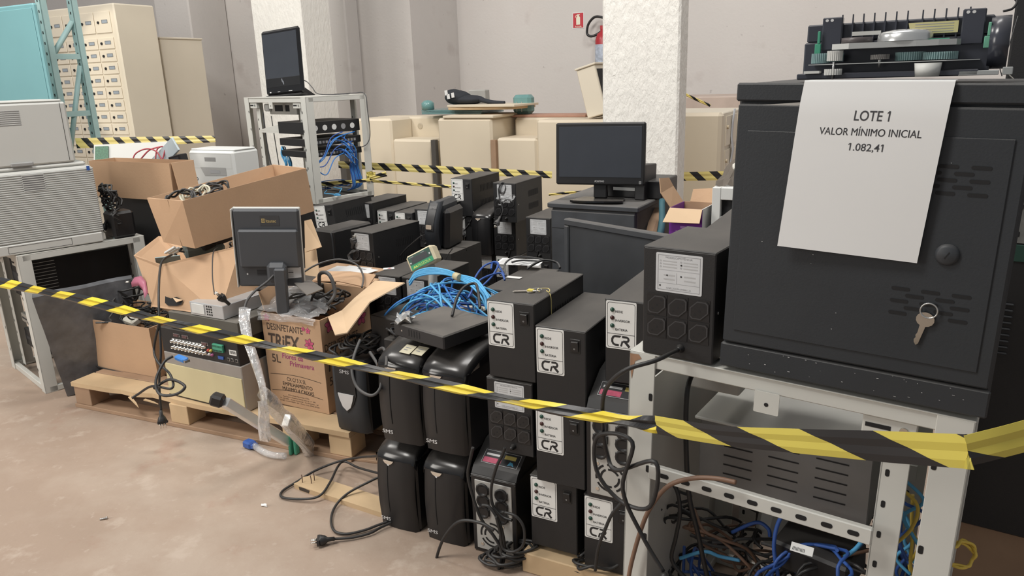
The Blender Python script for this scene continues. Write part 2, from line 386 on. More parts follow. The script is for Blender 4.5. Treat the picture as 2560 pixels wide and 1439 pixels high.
def tape(name, pts, widths, label, mt=TAPE, up=(0, 0, 1), twist=0.0, crease=0.004, across=4, group=None, u0=0.0):
    P = smooth_path(pts, 14); n = len(P); vs = []; uv = []; u = u0
    for i, p in enumerate(P):
        if i: u += (p - P[i - 1]).length
        t = i / (n - 1) * (len(widths) - 1); k = min(int(t), len(widths) - 2); wd = widths[k] + (widths[k + 1] - widths[k]) * (t - k)
        d = (P[min(i + 1, n - 1)] - P[max(i - 1, 0)]).normalized(); up_ = Vector(up); s_ = (up_ - d * up_.dot(d)).normalized(); nn = d.cross(s_)
        a = twist * math.sin(i * 0.35); s2 = s_ * math.cos(a) + nn * math.sin(a)
        for j in range(across + 1):
            q = j / across - 0.5
            vs.append(p + s2 * (q * wd) + nn * (crease * (1 if j % 2 else -1))); uv.append((u, q * 0.06))
    fs = [(i * (across + 1) + j, (i + 1) * (across + 1) + j, (i + 1) * (across + 1) + j + 1, i * (across + 1) + j + 1) for i in range(n - 1) for j in range(across)]
    loc = Vector(P[0]); me = bpy.data.meshes.new(name); me.from_pydata([tuple(v - loc) for v in vs], [], fs); me.materials.append(mt)
    l = me.uv_layers.new(name='UVMap')
    for poly in me.polygons:
        for li in poly.loop_indices: l.data[li].uv = uv[me.loops[li].vertex_index]
    o = bpy.data.objects.new(name, me); COL.objects.link(o); o.location = loc
    md = o.modifiers.new('thickness', 'SOLIDIFY'); md.thickness = 0.0008
    return tag(o, label, 'barrier tape', group)
def floorpt(p): return Vector((p.x, p.y, 0))

# lockers
p = floorpt(pd(337, 347, 7.3)); e = onv(289, 6, p, A); HT = e.z; sd = onv(434, 345, p, A + 90); DP = (floorpt(sd) - p).length
lk = thing('letter_locker', 'tall cream steel locker with rows of small numbered doors behind the pale teal rack', 'locker', p, A)
W_ = 1.35; z0 = onv(335, 338, p, A).z
mb = MB(LOCK); mb.box(-W_, 0, 0, DP, 0, HT, None, 0.012); mb.build('body', lk)
cw, rh = 0.238, 0.113
TAG_ = mat('locker_tag', (0.30, 0.34, 0.38), 0.4)
rows = [z0 + (i - 6) * rh for i in range(14)]; rows = [z for z in rows if z > 0.1]
ztop_small = max(rows) + rh
def locker_door(x, z, h):
    mb = MB(LOCK); mb.box(x, x + cw - 0.014, -0.010, -0.001, z + 0.006, z + h - 0.006, None, 0.003)
    d = mb.build('door', lk)
    k = MB(STEEL); cx, cz = x + 0.055, z + h * 0.5
    k.M = FRONT(cx, -0.010, cz); k.cyl(0.013, 0, 0.008, DARK, 10); k.build('lock', d)
    t = MB(TAG_); t.M = FRONT(cx + 0.09, -0.010, cz + 0.006); t.frame(-0.042, 0.042, -0.016, 0.016, 0.004, 0.0025, STEEL); t.rect(-0.042, 0.042, -0.016, 0.016, 0.0015); t.build('number_plate', d)
for c in range(5):
    x = -0.05 - (c + 1) * cw
    for z in rows: locker_door(x, z, rh)
    locker_door(x, ztop_small + 0.03, HT - ztop_small - 0.09)
# plain cabinet behind
q = pd(437, 345, 7.3 + DP + 0.25); q = floorpt(onv(437, 345, sd + V(A) * 0.10 + U(A) * 0.0, A)); zt = onv(400, 92, q, A).z; r_ = onv(537, 340, q, A + 90)
mb = MB(LOCK); mb.M = T(*q) @ RZ(A); d2 = (floorpt(r_) - q).length
pc = thing('steel_cabinet', 'plain cream steel cabinet side behind the letter locker', 'cabinet', q, A)
m1 = MB(LOCK); m1.box(-0.9, 0, 0, d2, 0, zt - 0.02, None, 0.006); m1.build('body', pc)
m1 = MB(LOCK); m1.box(-0.91, 0.008, -0.008, d2 + 0.008, zt - 0.02, zt, None, 0.006); m1.build('top_panel', pc)

# teal cabinet and teal upright frame
p = floorpt(pd(122, 228, 5.3)); zt = onv(88, 6, p, A).z
tc_ = thing('teal_cabinet', 'solid teal steel cabinet at the far left behind the stacked printers', 'cabinet', p, A)
mb = MB(TEAL); mb.box(-1.0, 0, 0, 0.035, 0, zt, None, 0.010); mb.build('body', tc_)
mb = MB(TEAL); mb.box(-0.985, -0.012, -0.006, -0.0005, 0.06, zt - 0.03, None, 0.004); mb.build('door', tc_)
p = floorpt(pd(141, 228, 5.75)); h_ = 2.6; q = onv(238, 345, p, A + 90); dd = (floorpt(q) - p).length
fr = thing('rack_upright_frame', 'pale teal slotted upright frame with diagonal braces in front of the lockers', 'rack', p, A)
for y in (0, dd):
    mb = MB(TEALP); mb.box(-0.055, 0, y, y + 0.006, 0, h_); mb.box(-0.006, 0, y, y + 0.05, 0, h_)
    for i in range(30): mb.M = FRONT(-0.028, y - 0.0006, 0.3 + i * 0.075); mb.rect(-0.006, 0.006, -0.01, 0.01, 0, DARK); mb.M = Matrix.Identity(4)
    mb.build('upright', fr)
def zz(px, py): return onv(px, py, p, A + 90).z
for (a, b) in ((zz(165, 141), zz(165, 141)), (zz(212, 283), zz(212, 283))):
    MB(TEALP).box(-0.035, -0.005, 0.02, dd, a - 0.02, a + 0.02).build('cross_bar', fr)
for a, b in ((zz(138, 148), zz(190, 55)), (zz(190, 55) + 0.05, zz(190, 55) + 0.7), (zz(138, 148) - 0.75, zz(138, 148) - 0.05)):
    MB(TEALP).tube([(-0.03, 0.02, a), (-0.03, dd, b)], 0.022, n=4, smooth=1).build('diagonal_brace', fr)

# stepped cream counters
def counter(p, yaw, w, d, h, low, x0, x1, label, name='stepped_counter', hole=None):
    t = thing(name, label, 'counter', p, yaw)
    b = 0.018
    mb = MB(CREAM)
    if low is None: mb.box(0, w, 0, d, 0, h, None, b); mb.build('body', t); return t
    mb.box(x0, x1, 0.0, d * 0.55, 0, low, None, b); mb.build('lower_step', t)
    mb = MB(CREAM); o0, o1 = (0, x0) if x0 > 0.01 else (x1, w)
    mb.box(o0, o1, 0, d * 0.55, 0, h, None, b); mb.box(0, w, d * 0.55, d, 0, h, None, b); mb.build('body', t)
    if hole:
        mb = MB(DARK); mb.M = FRONT(hole[0], d * 0.55 - 0.001, hole[1]); mb.lathe([(0.028, 0), (0.024, 0.003), (0.016, 0.002), (0.0, 0.001)], mat('hole_ring', (0.5, 0.43, 0.32), 0.5), 14); mb.build('cable_grommet', t)
    return t
ca = pd(883, 297, 6.7); pa = floorpt(ca); zA = ca.z
e1 = onv(980, 348, pa, WY); e2 = onv(1078, 348, pa, WY); wA = (floorpt(e2) - pa).length
counter(pa, WY, wA, 0.55, zA, e1.z, (floorpt(e1) - pa).length, wA, 'stepped cream counter with a grommet hole, tall on its left, beside the metal rack', hole=((floorpt(onv(1050, 312, pa + V(WY) * 0.3, WY)) - pa).dot(U(WY)), e1.z + 0.09))
pb = floorpt(onv(1092, 300, pa - V(WY) * 0.03, WY)); eb = onv(1228, 300, pb, WY); wB = (floorpt(eb) - pb).length; zB = onv(1092, 296, pb, WY).z
tb = counter(pb, WY, wB, 0.6, zB, None, 0, 0, 'full height cream counter with a lipped top in the middle of the row', 'counter_block')
MB(CREAM).box(0.06, wB + 0.02, -0.004, 0.5, zB, zB + 0.022, None, 0.005).build('top_lip', tb)
pc_ = floorpt(onv(1240, 350, pb, WY)); c1 = onv(1341, 345, pc_, WY); zC = onv(1342, 300, pc_, WY).z; wC = 0.98
counter(pc_, WY, wC, 0.55, zC, onv(1240, 345, pc_, WY).z, 0.0, (floorpt(c1) - pc_).length, 'stepped cream counter, low on its left, partly behind the upright monitor')
# cream machine right of the column
pm = floorpt(pd(1716, 430, 5.0)); em = onv(1798, 430, pm, A); zM = onv(1716, 283, pm, A).z; wM = (floorpt(em) - pm).length
mm = thing('cream_cabinet', 'rounded cream cabinet with a drawer side right of the white column', 'cabinet', pm - U(A) * 0.3, A)
wM += 0.3
MB(CREAM).box(0, wM, 0, 0.10, 0, zM, None, 0.02).build('front_panel', mm)
MB(LOCK).box(0.01, wM - 0.008, 0.102, 0.75, 0, zM - 0.004, None, 0.006).build('body', mm)
for a, b in ((0.06, 0.40), (0.42, 0.73)):
    for z in (zM - 0.22, zM - 0.44):
        m1 = MB(LOCK); m1.M = RIGHT(wM - 0.008, a + 0.1, z); m1.prism([(0, 0), (b - a - 0.02, 0), (b - a - 0.02, 0.19), (0, 0.19)], 0, 0.008); d_ = m1.build('drawer', mm)
        m1 = MB(STEEL); m1.M = RIGHT(wM, a + 0.12, z + 0.12); m1.cyl(0.012, 0, 0.012, mat('cream_knob', (0.6, 0.5, 0.35), 0.4), 12); m1.build('knob', d_)
s = MB(PAPER); yy = onv(1830, 300, pm + U(A) * (wM - 0.3), A + 90); ya = (floorpt(yy) - pm).dot(V(A))
s.M = T(*(pm - U(A) * 0.3)) @ RZ(A); s.grid([[(wM + 0.003 + (0.012 if i < 1 else 0.004 * i * (i % 2)), ya - 0.03 + j * 0.03, zM + 0.01 - i * 0.09) for j in range(3)] for i in range(6)], mat('grey_strip', (0.55, 0.57, 0.60), 0.5))
single(s, 'paper_strip', 'pale grey paper strip hanging down the side of the cream cabinet', 'paper strip', solid=0.002)
# pink dusty box behind it
m1 = MB(mat('dusty_pink_board', (0.52, 0.42, 0.36), 0.7)); pk = floorpt(pd(1712, 262, 6.4)); m1.M = T(*pk) @ RZ(A); m1.box(-0.25, 0.9, 0.1, 0.7, 0, onv(1730, 243, pk, A).z, None, 0.01)
single(m1, 'pinkish_cabinet', 'dusty pinkish cabinet top behind the rounded cream cabinet', 'cabinet')

# boards, glass and cloth lying on the counters
zb = zB + 0.022
def on_counter(px, py, y=0.0): v = onv(px, py, pa + V(WY) * y, WY); return Vector((v.x, v.y, 0))
g = MB(mat('glass_edge_green', (0.20, 0.36, 0.36), 0.15, trans=0.3, spec=0.7)); c = on_counter(1046, 285, 0.12)
L_ = [-0.02]
for i in range(3):
    g = MB(mat('glass_edge_green', (0.2, 0.36, 0.36), 0.15)); g.M = T(c.x, c.y, 0) @ RZ(WY + 1.5 * i); z_ = zB + 0.024 + i * 0.012
    g.box(0, .60, 0.05, 0.42, z_, z_ + 0.010)
    single(g, 'glass_sheet', ('bottom', 'middle', 'uppermost')[i] + ' green-edged glass sheet of the stack lying across the counters', 'glass sheet', 'glass sheets on the counters')
zg = zB + 0.024 + 0.036
c = on_counter(1124, 280, 0.12)
for i, (x0, w_, h0, lab) in enumerate(((0.0, 0.62, 0.02, 'lower pale pine board on the glass sheets'), (-0.01, 0.66, 0.018, 'upper cream board on the pine board'), )):
    b_ = MB((WOOD, CREAM)[i]); b_.M = T(c.x, c.y, 0) @ RZ(WY - 3 * i); b_.box(x0, x0 + w_, -0.02, 0.36, zg, zg + h0, None, 0.003); zg += h0 + 0.001
    single(b_, 'board', lab, 'board')
c = on_counter(1290, 280, 0.30); tb_ = MB(mat('terracotta_board', (0.44, 0.25, 0.18), 0.75)); tb_.M = T(c.x, c.y, 0) @ RZ(WY); zt_ = zC + 0.001
tb_.box(-0.05, 0.62, 0.0, 0.22, zt_, zt_ + 0.02, None, 0.003); single(tb_, 'terracotta_board', 'reddish board lying along the back of the stepped counter', 'board')
# black bag
def blob(mb, pts, mt, n=10):
    for (x, y, z, a, b, c) in pts:
        g = [[(x + a * math.sin(math.pi * i / n) * math.cos(2 * math.pi * j / n) * (1 + .12 * math.sin(3 * j + i)), y + b * math.sin(math.pi * i / n) * math.sin(2 * math.pi * j / n), z + c * math.cos(math.pi * i / n)) for j in range(n + 1)] for i in range(n + 1)]
        mb.grid(g, mt)
cb = onv(1145, 268, pa + V(WY) * 0.30, WY); zz_ = zB + 0.06 + 0.04
bag = thing('black_bag', 'crumpled black bag with white tags heaped on the boards', 'bag', Vector((cb.x, cb.y, zz_ )), WY)
CLOTH = mat('black_cloth', (0.022, 0.025, 0.032), 0.8, var=0.2)
mb = MB(CLOTH); blob(mb, [(0, 0, 0.055, 0.12, 0.10, 0.06), (0.10, 0, 0.035, 0.16, 0.09, 0.04), (-0.05, 0.02, 0.075, 0.08, 0.07, 0.05)], CLOTH)
mb.tube([(0.08, 0, 0.05), (0.2, -0.02, 0.04), (0.36, -0.03, 0.012), (0.48, -0.03, 0.008)], 0.028, r2=0.012, n=8); mb.build('cloth', bag)
for x, z in ((-0.03, 0.045), (0.015, 0.055), (-0.05, 0.075)):
    k = MB(PAPER); k.M = FRONT(x, -0.108, z) @ RZ(8); k.prism([(0, 0), (0.028, 0), (0.028, 0.04), (0, 0.04)], 0, 0.003); k.build('tag', bag)
cg = onv(1070, 270, pa + V(WY) * 0.22, WY); k = MB(mat('teal_glass', (0.15, 0.30, 0.29), 0.25)); k.M = T(cg.x, cg.y, zB + 0.06) @ RZ(WY); k.lathe([(0.0, 0), (0.055, 0), (0.055, 0.055), (0.03, 0.075), (0, 0.08)], None, 16); single(k, 'teal_jar', 'small teal dome left of the black bag on the glass', 'jar')
cg = onv(1280, 275, pa + V(WY) * 0.34, WY); k = MB(mat('teal_glass', (0.15, 0.3, 0.29), 0.25)); k.M = T(cg.x, cg.y, zC + 0.024) @ RZ(WY); k.box(0, 0.17, 0, 0.10, 0, 0.155, None, 0.025); k.box(0.045, 0.05, -0.003, 0, 0.02, 0.1, STEEL); k.box(0.09, 0.095, -0.003, 0, 0.02, 0.1, STEEL); single(k, 'teal_box', 'small rounded teal box right of the black bag', 'box')
cg = onv(1172, 262, pa + V(WY) * 0.48, WY); k = MB(mat('grey_box_paint', (0.42, 0.41, 0.38), 0.6)); k.M = T(cg.x, cg.y, zB + 0.024 ) @ RZ(WY); k.box(0, 0.17, 0.0, 0.08, 0, 0.185, None, 0.006); single(k, 'grey_box', 'grey box standing behind the black bag', 'box')
# tilted cream cupboard
ct = onv(1478, 296, pa + V(WY) * 0.12, WY); 
tcb = thing('tilted_cupboard', 'narrow cream cupboard leaning to the left behind the white column', 'cupboard', Vector((ct.x, ct.y, zC + 0.004)), WY - 2, tilt=RY(-15))
MB(LOCK).box(-0.005, 0.15, -0.05, 0.25, 0.0, 0.36, None, 0.006).build('body', tcb)
MB(LOCK).box(-0.012, 0.16, -0.06, 0.26, 0.36, 0.375, None, 0.004).build('top_panel', tcb)
MB(DARK).box(0.150, 0.152, -0.03, 0.23, 0.08, 0.33).build('opening', tcb)

# fire sign and extinguisher on the wall
q = onv(1432, 72, W0, WY); q2 = onv(1460, 30, W0, WY); sw = (Vector((q2.x, q2.y, 0)) - Vector((q.x, q.y, 0))).length; sh = q2.z - q.z
RED = mat('sign_red', (0.52, 0.035, 0.05), 0.4, var=0.02)
sg = thing('fire_sign', 'red fire extinguisher sign reading ÁGUA on the back wall', 'sign', q - V(WY) * 0.004, WY)
mb = MB(PAPER); mb.box(0, sw, 0, 0.004, 0, sh); mb.M = FRONT(0, -0.0006, 0)
mb.rect(sw * .05, sw * .95, sh * .04, sh * .96, 0, RED)
mb.M = FRONT(0, -0.0012, 0); PG = mat('sign_cream', (0.8, 0.78, 0.62), 0.5)
cx = sw * .5
mb.poly([(cx - sw * .17, sh * .24), (cx + sw * .17, sh * .24), (cx + sw * .17, sh * .68), (cx + sw * .10, sh * .76), (cx - sw * .10, sh * .76), (cx - sw * .17, sh * .68)], 0, PG)
mb.rect(cx - sw * .08, cx + sw * .08, sh * .76, sh * .84, 0, PG); mb.rect(cx - sw * .1, cx + sw * .15, sh * .83, sh * .88, 0, PG)
mb.stroke([(cx - sw * .08, sh * .84), (cx - sw * .2, sh * .80), (cx - sw * .25, sh * .68)], sw * .05, 0, PG)
mb.text('ÁGUA', cx, sh * .08, sh * .085, PG, off=0.02, align='c', wid=sw * .6); mb.build('plate', sg)
q = onv(1508, 190, W0 - V(WY) * 0.10, WY)
ex = thing('fire_extinguisher', 'red fire extinguisher hanging on the wall half behind the white column', 'fire extinguisher', q, WY)
REDX = mat('extinguisher_red', (0.42, 0.03, 0.04), 0.35); mb = MB(REDX)
mb.lathe([(0, 0), (0.075, 0), (0.082, 0.02), (0.082, 0.36), (0.06, 0.42), (0.03, 0.44), (0.03, 0.46), (0, 0.46)], None, 20); mb.build('cylinder', ex)
mb = MB(mat('extinguisher_label', (0.45, 0.50, 0.62), 0.5, var=0.35, scale=30)); mb.lathe([(0.0825, 0.06), (0.0835, 0.065), (0.0835, 0.31), (0.0825, 0.315)], None, 20); mb.build('label_band', ex)
mb = MB(BLK2); mb.tube([(0, 0, 0.46), (-0.06, 0, 0.42), (-0.13, -0.01, 0.40), (-0.175, -0.01, 0.43), (-0.16, -0.01, 0.52), (-0.09, -0.01, 0.585), (0.0, -0.01, 0.575), (0.06, 0, 0.54)], 0.013, n=8); mb.build('hose', ex)
mb = MB(REDX); mb.box(-0.03, 0.09, -0.015, 0.015, 0.46, 0.50, None, 0.004); mb.build('handle', ex)

# barrier tapes at the back
def bt(px, py, D): return pd(px, py, D)
tape('barrier_tape', [bt(190, 358, 5.6), bt(360, 353, 5.55), bt(538, 347, 5.5)], [0.075, 0.065, 0.045], 'yellow and black tape stretched in front of the lockers', TAPEB, crease=0.001)
tape('barrier_tape', [bt(846, 411, 5.4), bt(1100, 424, 5.25), bt(1380, 437, 5.1)], [0.05, 0.052, 0.045], 'upper yellow and black tape across the cream counters', TAPEB, crease=0.001)
tape('barrier_tape', [bt(928, 452, 4.98), bt(1030, 460, 5.0), bt(1134, 467, 5.0)], [0.02, 0.02, 0.022], 'lower twisted yellow and black tape running from the knot to the right', TAPEB, crease=0.003)
tape('barrier_tape', [bt(786, 462, 5.1), bt(860, 456, 5.05), bt(926, 450, 4.98)], [0.03, 0.028, 0.02], 'short twisted yellow and black tape inside the metal rack', TAPEB, crease=0.003)
tape('barrier_tape', [bt(924, 446, 4.96), bt(945, 440, 4.93), bt(966, 434, 4.9)], [0.02, 0.03, 0.034], 'loose tape end sticking out of the knot on the rack post', TAPEB, crease=0.003)
tape('barrier_tape', [bt(1372, 487, 5.0), bt(1420, 482, 5.0), bt(1475, 478, 5.0)], [0.015, 0.018, 0.015], 'thin low tape behind the upright monitor', TAPEB)
tape('barrier_tape', [bt(1705, 441, 4.75), bt(1760, 440, 4.75), bt(1835, 438, 4.75)], [0.055, 0.056, 0.055], 'wide yellow and black tape right of the white column', TAPEB, crease=0.001)
tape('barrier_tape', [bt(1708, 233, 6.0), bt(1740, 248, 6.0), bt(1776, 264, 6.0)], [0.02, 0.022, 0.02], 'thin tape slanting down above the cream cabinet', TAPEB)
mb = MB(mat('post_and_gap_dark', (0.075, 0.068, 0.06), 0.6)); p = floorpt(pd(866, 480, 6.3)); mb.M = T(*p) @ RZ(A); mb.box(-0.04, 0.02, 0, 0.05, 0, onv(866, 378, p, A).z); single(mb, 'dark_upright', 'dark square post seen through the metal rack', 'post')
for x_, y0_, mt_, nm_, lab_ in ((1085, 350, mat('post_and_gap_dark', (0.075, 0.068, 0.06), 0.6), 'dark_upright', 'dark bar standing in for the shaded gap left of the full height counter'), (1234, 350, WOODD, 'brown_post', 'brown post in the gap right of the full height counter')):  # first bar is added dark filler for the shade in the gap
    p = floorpt(onv(x_, 400, pa - V(WY) * .05, WY)); mb = MB(mt_); mb.M = T(*p) @ RZ(WY); mb.box(-.022, .022, 0, .04, 0, onv(x_, y0_, p, WY).z); single(mb, nm_, lab_, 'post')

# ---------------- power units (inverters, UPS towers) ----------------
PARK = Vector((0, 0, 0))
def cr_logo(mb, x, y, k, mt):
    """bold two-letter mark, width about 1.75 k"""
    s = 0.20 * k
    mb.stroke([(x + .80 * k, y + .90 * k), (x + .36 * k, y + .90 * k), (x + .20 * k, y + .82 * k), (x + .10 * k, y + .62 * k), (x + .10 * k, y + .38 * k), (x + .20 * k, y + .18 * k), (x + .36 * k, y + .10 * k), (x + .72 * k, y + .10 * k)], s, 0, mt)
    mb.poly([(x + .80 * k, y + .8 * k), (x + .96 * k, y + 1.0 * k), (x + .80 * k, y + 1.0 * k)], 0, mt)
    mb.stroke([(x + 1.02 * k, y + .90 * k), (x + 1.45 * k, y + .90 * k), (x + 1.58 * k, y + .82 * k), (x + 1.62 * k, y + .68 * k), (x + 1.56 * k, y + .54 * k), (x + 1.42 * k, y + .48 * k), (x + 1.12 * k, y + .48 * k)], s, 0, mt)
    mb.stroke([(x + 1.30 * k, y + .46 * k), (x + 1.70 * k, y + .0 * k)], s * 1.15, 0, mt)
    mb.stroke([(x + 1.06 * k, y + .50 * k), (x + .92 * k, y + .0 * k)], s * .8, 0, mt)
def rrect(x0, x1, y0, y1, r, n=4):
    o = []
    for cx, cy, a in ((x1 - r, y1 - r, 0), (x0 + r, y1 - r, 90), (x0 + r, y0 + r, 180), (x1 - r, y0 + r, 270)):
        o += [(cx + r * math.cos(R(a + 90 * i / n)), cy + r * math.sin(R(a + 90 * i / n))) for i in range(n + 1)]
    return o
UW, UD, UH = 0.143, 0.34, 0.222
def vents(mb, w, d, z0, z1, y0, y1, n, mt=DARK, side=1):
    mb.M = RIGHT(w + 0.0005, 0, 0)
    for i in range(n):
        y = y0 + (y1 - y0) * i / (n - 1); mb.rect(y, y + (y1 - y0) / n * 0.45, z0, z1, 0, mt)
    mb.M = Matrix.Identity(4)
def case(t, w=UW, d=UD, h=UH, mt=BLK, slots=None):
    mb = MB(mt)
    if slots:
        mb.M = RIGHT(w + 0.0012, 0, 0); y0, st, sw, rows = slots
        for a, b in rows:
            for i in range(10): mb.rect(y0 + i * st, y0 + i * st + sw, a, b, 0, DARK)
        mb.M = Matrix.Identity(4)
    mb.box(0, w, 0, d, 0, h - 0.002, None, 0.0025); mb.box(-0.001, w + 0.001, 0.001, d, h - 0.006, h, None, 0.002)
    return mb.build('case', t)
def make_inverter(label, loc, yaw, group=None):
    t = thing('inverter', label, 'power inverter', loc, yaw, group); w, d, h = UW, UD, UH
    case(t, slots=(0.10, 0.017, 0.006, ((0.045, 0.085), (0.135, 0.175))))
    mb = MB(WHT); lw, lh, x0 = 0.080, 0.126, 0.003; z0 = h - 0.004 - lh
    mb.M = FRONT(x0, -0.0012, z0); mb.prism(rrect(0, lw, 0, lh, 0.004), -0.001, 0)
    mb.M = FRONT(x0, -0.0016, z0); o = rrect(0.0035, lw - .0035, .0035, lh - .0035, 0.006); i = rrect(.0045, lw - .0045, .0045, lh - .0045, 0.0052); n = len(o)
    mb.add([(a, b, 0) for a, b in o] + [(a, b, 0) for a, b in i], [(k, (k + 1) % n, n + (k + 1) % n, n + k) for k in range(n)], INK)
    mb.rect(.004, lw - .004, .0395, .0408, 0, INK)
    for k, s in enumerate(('REDE', 'INVERSOR', 'BATERIA')): mb.text(s, 0.025, 0.096 - k * 0.0235, 0.0062, INK, off=0.012)
    cr_logo(mb, 0.014, 0.008, 0.0285, INK); mb.text('energia', 0.046, 0.0055, 0.0022, GINK)
    mb.build('front_label', t)
    for k, m_ in enumerate((LEDG, LEDR, LEDG)):
        l = MB(m_); l.M = FRONT(x0 + .017, -0.0012, z0 + 0.103 - k * 0.021); l.lathe([(0.0058, 0), (0.0054, 0.0025), (0.003, 0.0048), (0, 0.0054)], None, 12); l.build('indicator_light', t)
    mb = MB(BLK2); mb.box(0.100, 0.128, -0.0015, 0, h - 0.062, h - 0.024, None, 0.001); mb.M = T(0.114, -0.003, h - 0.043) @ RX(8); mb.box(-0.010, 0.010, -0.003, 0.004, -0.014, 0.014, None, 0.001)
    mb.M = FRONT(0.114, -0.0072, h - 0.05); mb.text('O', 0, 0, 0.004, LOGOW, align='c'); mb.M = FRONT(0.114, -0.0052, h - 0.037); mb.text('I', 0, 0, 0.004, LOGOW, align='c')
    mb.build('rocker_switch', t)
    return t
def socket(mb, x, z, s):
    """three-pin hexagon outlet, drawn in the plane"""
    hx = [(-.36, -.48), (.10, -.48), (.48, -.10), (.48, .48 * .75), (.36, .48), (-.10, .48), (-.48, .10), (-.48, -.36)]
    mb.prism([(x + a * s, z + b * s) for a, b in hx], 0, 0.0022, BLK2)
    i = [(x + a * s * .93, z + b * s * .93) for a, b in hx]; mb.poly(i, 0.0023, mat('outlet_rim', (.05, .05, .053), .35))  # rim coloured lighter, standing in for highlights along the ridge
    mb.poly([(x + a * s * .82, z + b * s * .82) for a, b in hx], 0.0026, BLK2)
    for a, b in ((-.2, -.22), (.04, -.02), (.25, .25)):
        mb.M = mb.M @ T(x + a * s, z + b * s, 0.0028); mb.disc(s * .06, 0, DARK, 8); mb.M = mb.M @ T(-x - a * s, -z - b * s, -0.0028)
def make_outlet_unit(label, loc, yaw, group=None):
    t = thing('outlet_inverter', label, 'power inverter', loc, yaw, group); w, d, h = UW, UD, UH
    case(t, slots=(0.16, 0.013, 0.006, ((0.05, 0.085), (0.125, 0.16))))
    mb = MB(STK); mb.M = FRONT(0.026, -0.0012, h - 0.088); W_, H_ = 0.092, 0.078; mb.prism(rrect(0, W_, 0, H_, .003), -0.001, 0)
    mb.M = FRONT(0.026, -0.0016, h - 0.088)
    for a, b, c, e in ((.004, W_ - .004, .004, .005), (.004, W_ - .004, H_ - .005, H_ - .004), (.004, W_ - .004, .018, .0185), (.004, W_ - .004, .044, .0445), (.004, .005, .004, H_ - .004), (W_ - .005, W_ - .004, .004, H_ - .004), (.042, .0425, .018, .04)): mb.rect(a, b, c, e, 0, GINK)
    mb.text('MODELO/POTÊNCIA', W_ / 2, H_ - .0105, .0042, GINK, align='c')
    for r_ in range(3):
        for c_ in (0.008, 0.049): mb.frame(c_, c_ + .003, .049 + r_ * .0058, .052 + r_ * .0058, .0005, 0, GINK); mb.rect(c_ + .006, c_ + .034, .0495 + r_ * .0058, .0515 + r_ * .0058, 0, mat('faint_ink', (0.46, 0.46, 0.46), 0.6))
    for r_ in range(2):
        for c_ in (0.008, 0.049): mb.rect(c_ + .008, c_ + .03, .025 + r_ * .008, .0275 + r_ * .008, 0, mat('faint_ink', (0.46, 0.46, 0.46), 0.6))
    for a, b in ((.051, .0565), (.023, .034), (.051, .034), (.009, .0125)): mb.M = FRONT(0.026 + a, -0.0018, h - 0.088 + b); mb.disc(.0018, 0, INK, 8)
    mb.M = FRONT(0.026, -0.0016, h - 0.088); mb.text('CNPJ 25329167/0001-21', W_ / 2, .0068, .0036, GINK, align='c'); mb.build('rating_sticker', t)
    for r_ in range(2):
        for c_ in range(3):
            mb = MB(BLK2); mb.M = FRONT(0, -0.0005, 0); cx, cz = 0.029 + c_ * 0.0425, h - 0.116 - r_ * 0.046
            mb.prism([(cx - .0205, cz - .022), (cx + .0205, cz - .022), (cx + .0205, cz + .022), (cx - .0205, cz + .022)], 0, 0.0012); mb.M = FRONT(0, -0.0017, 0); socket(mb, cx, cz, 0.040); mb.build('outlet', t)
    mb = MB(BLK2); mb.M = FRONT(0.079, 0, 0.022); mb.lathe([(0.009, 0), (0.008, 0.006), (0.005, 0.012), (0.005, 0.016), (0, 0.016)], None, 12); mb.build('cord_gland', t)
    mb = MB(STEEL); mb.M = RIGHT(w, 0.03, 0.1); mb.cyl(0.003, 0, 0.002, None, 8); mb.build('screw', t); return t
def sms(mb, x, y, h, mt=LOGOW): mb.text('SMS', x, y, h, mt, off=0.035, wid=h * 3.0, shear=0.12)
def vent_grid(mb, w):
    mb.M = RIGHT(w + 0.0004, 0, 0)
    for i in range(9):
        for j in range(7): mb.rect(0.13 + i * 0.02, 0.142 + i * 0.02, 0.06 + j * 0.022, 0.065 + j * 0.022, 0, DARK)
    mb.M = Matrix.Identity(4)
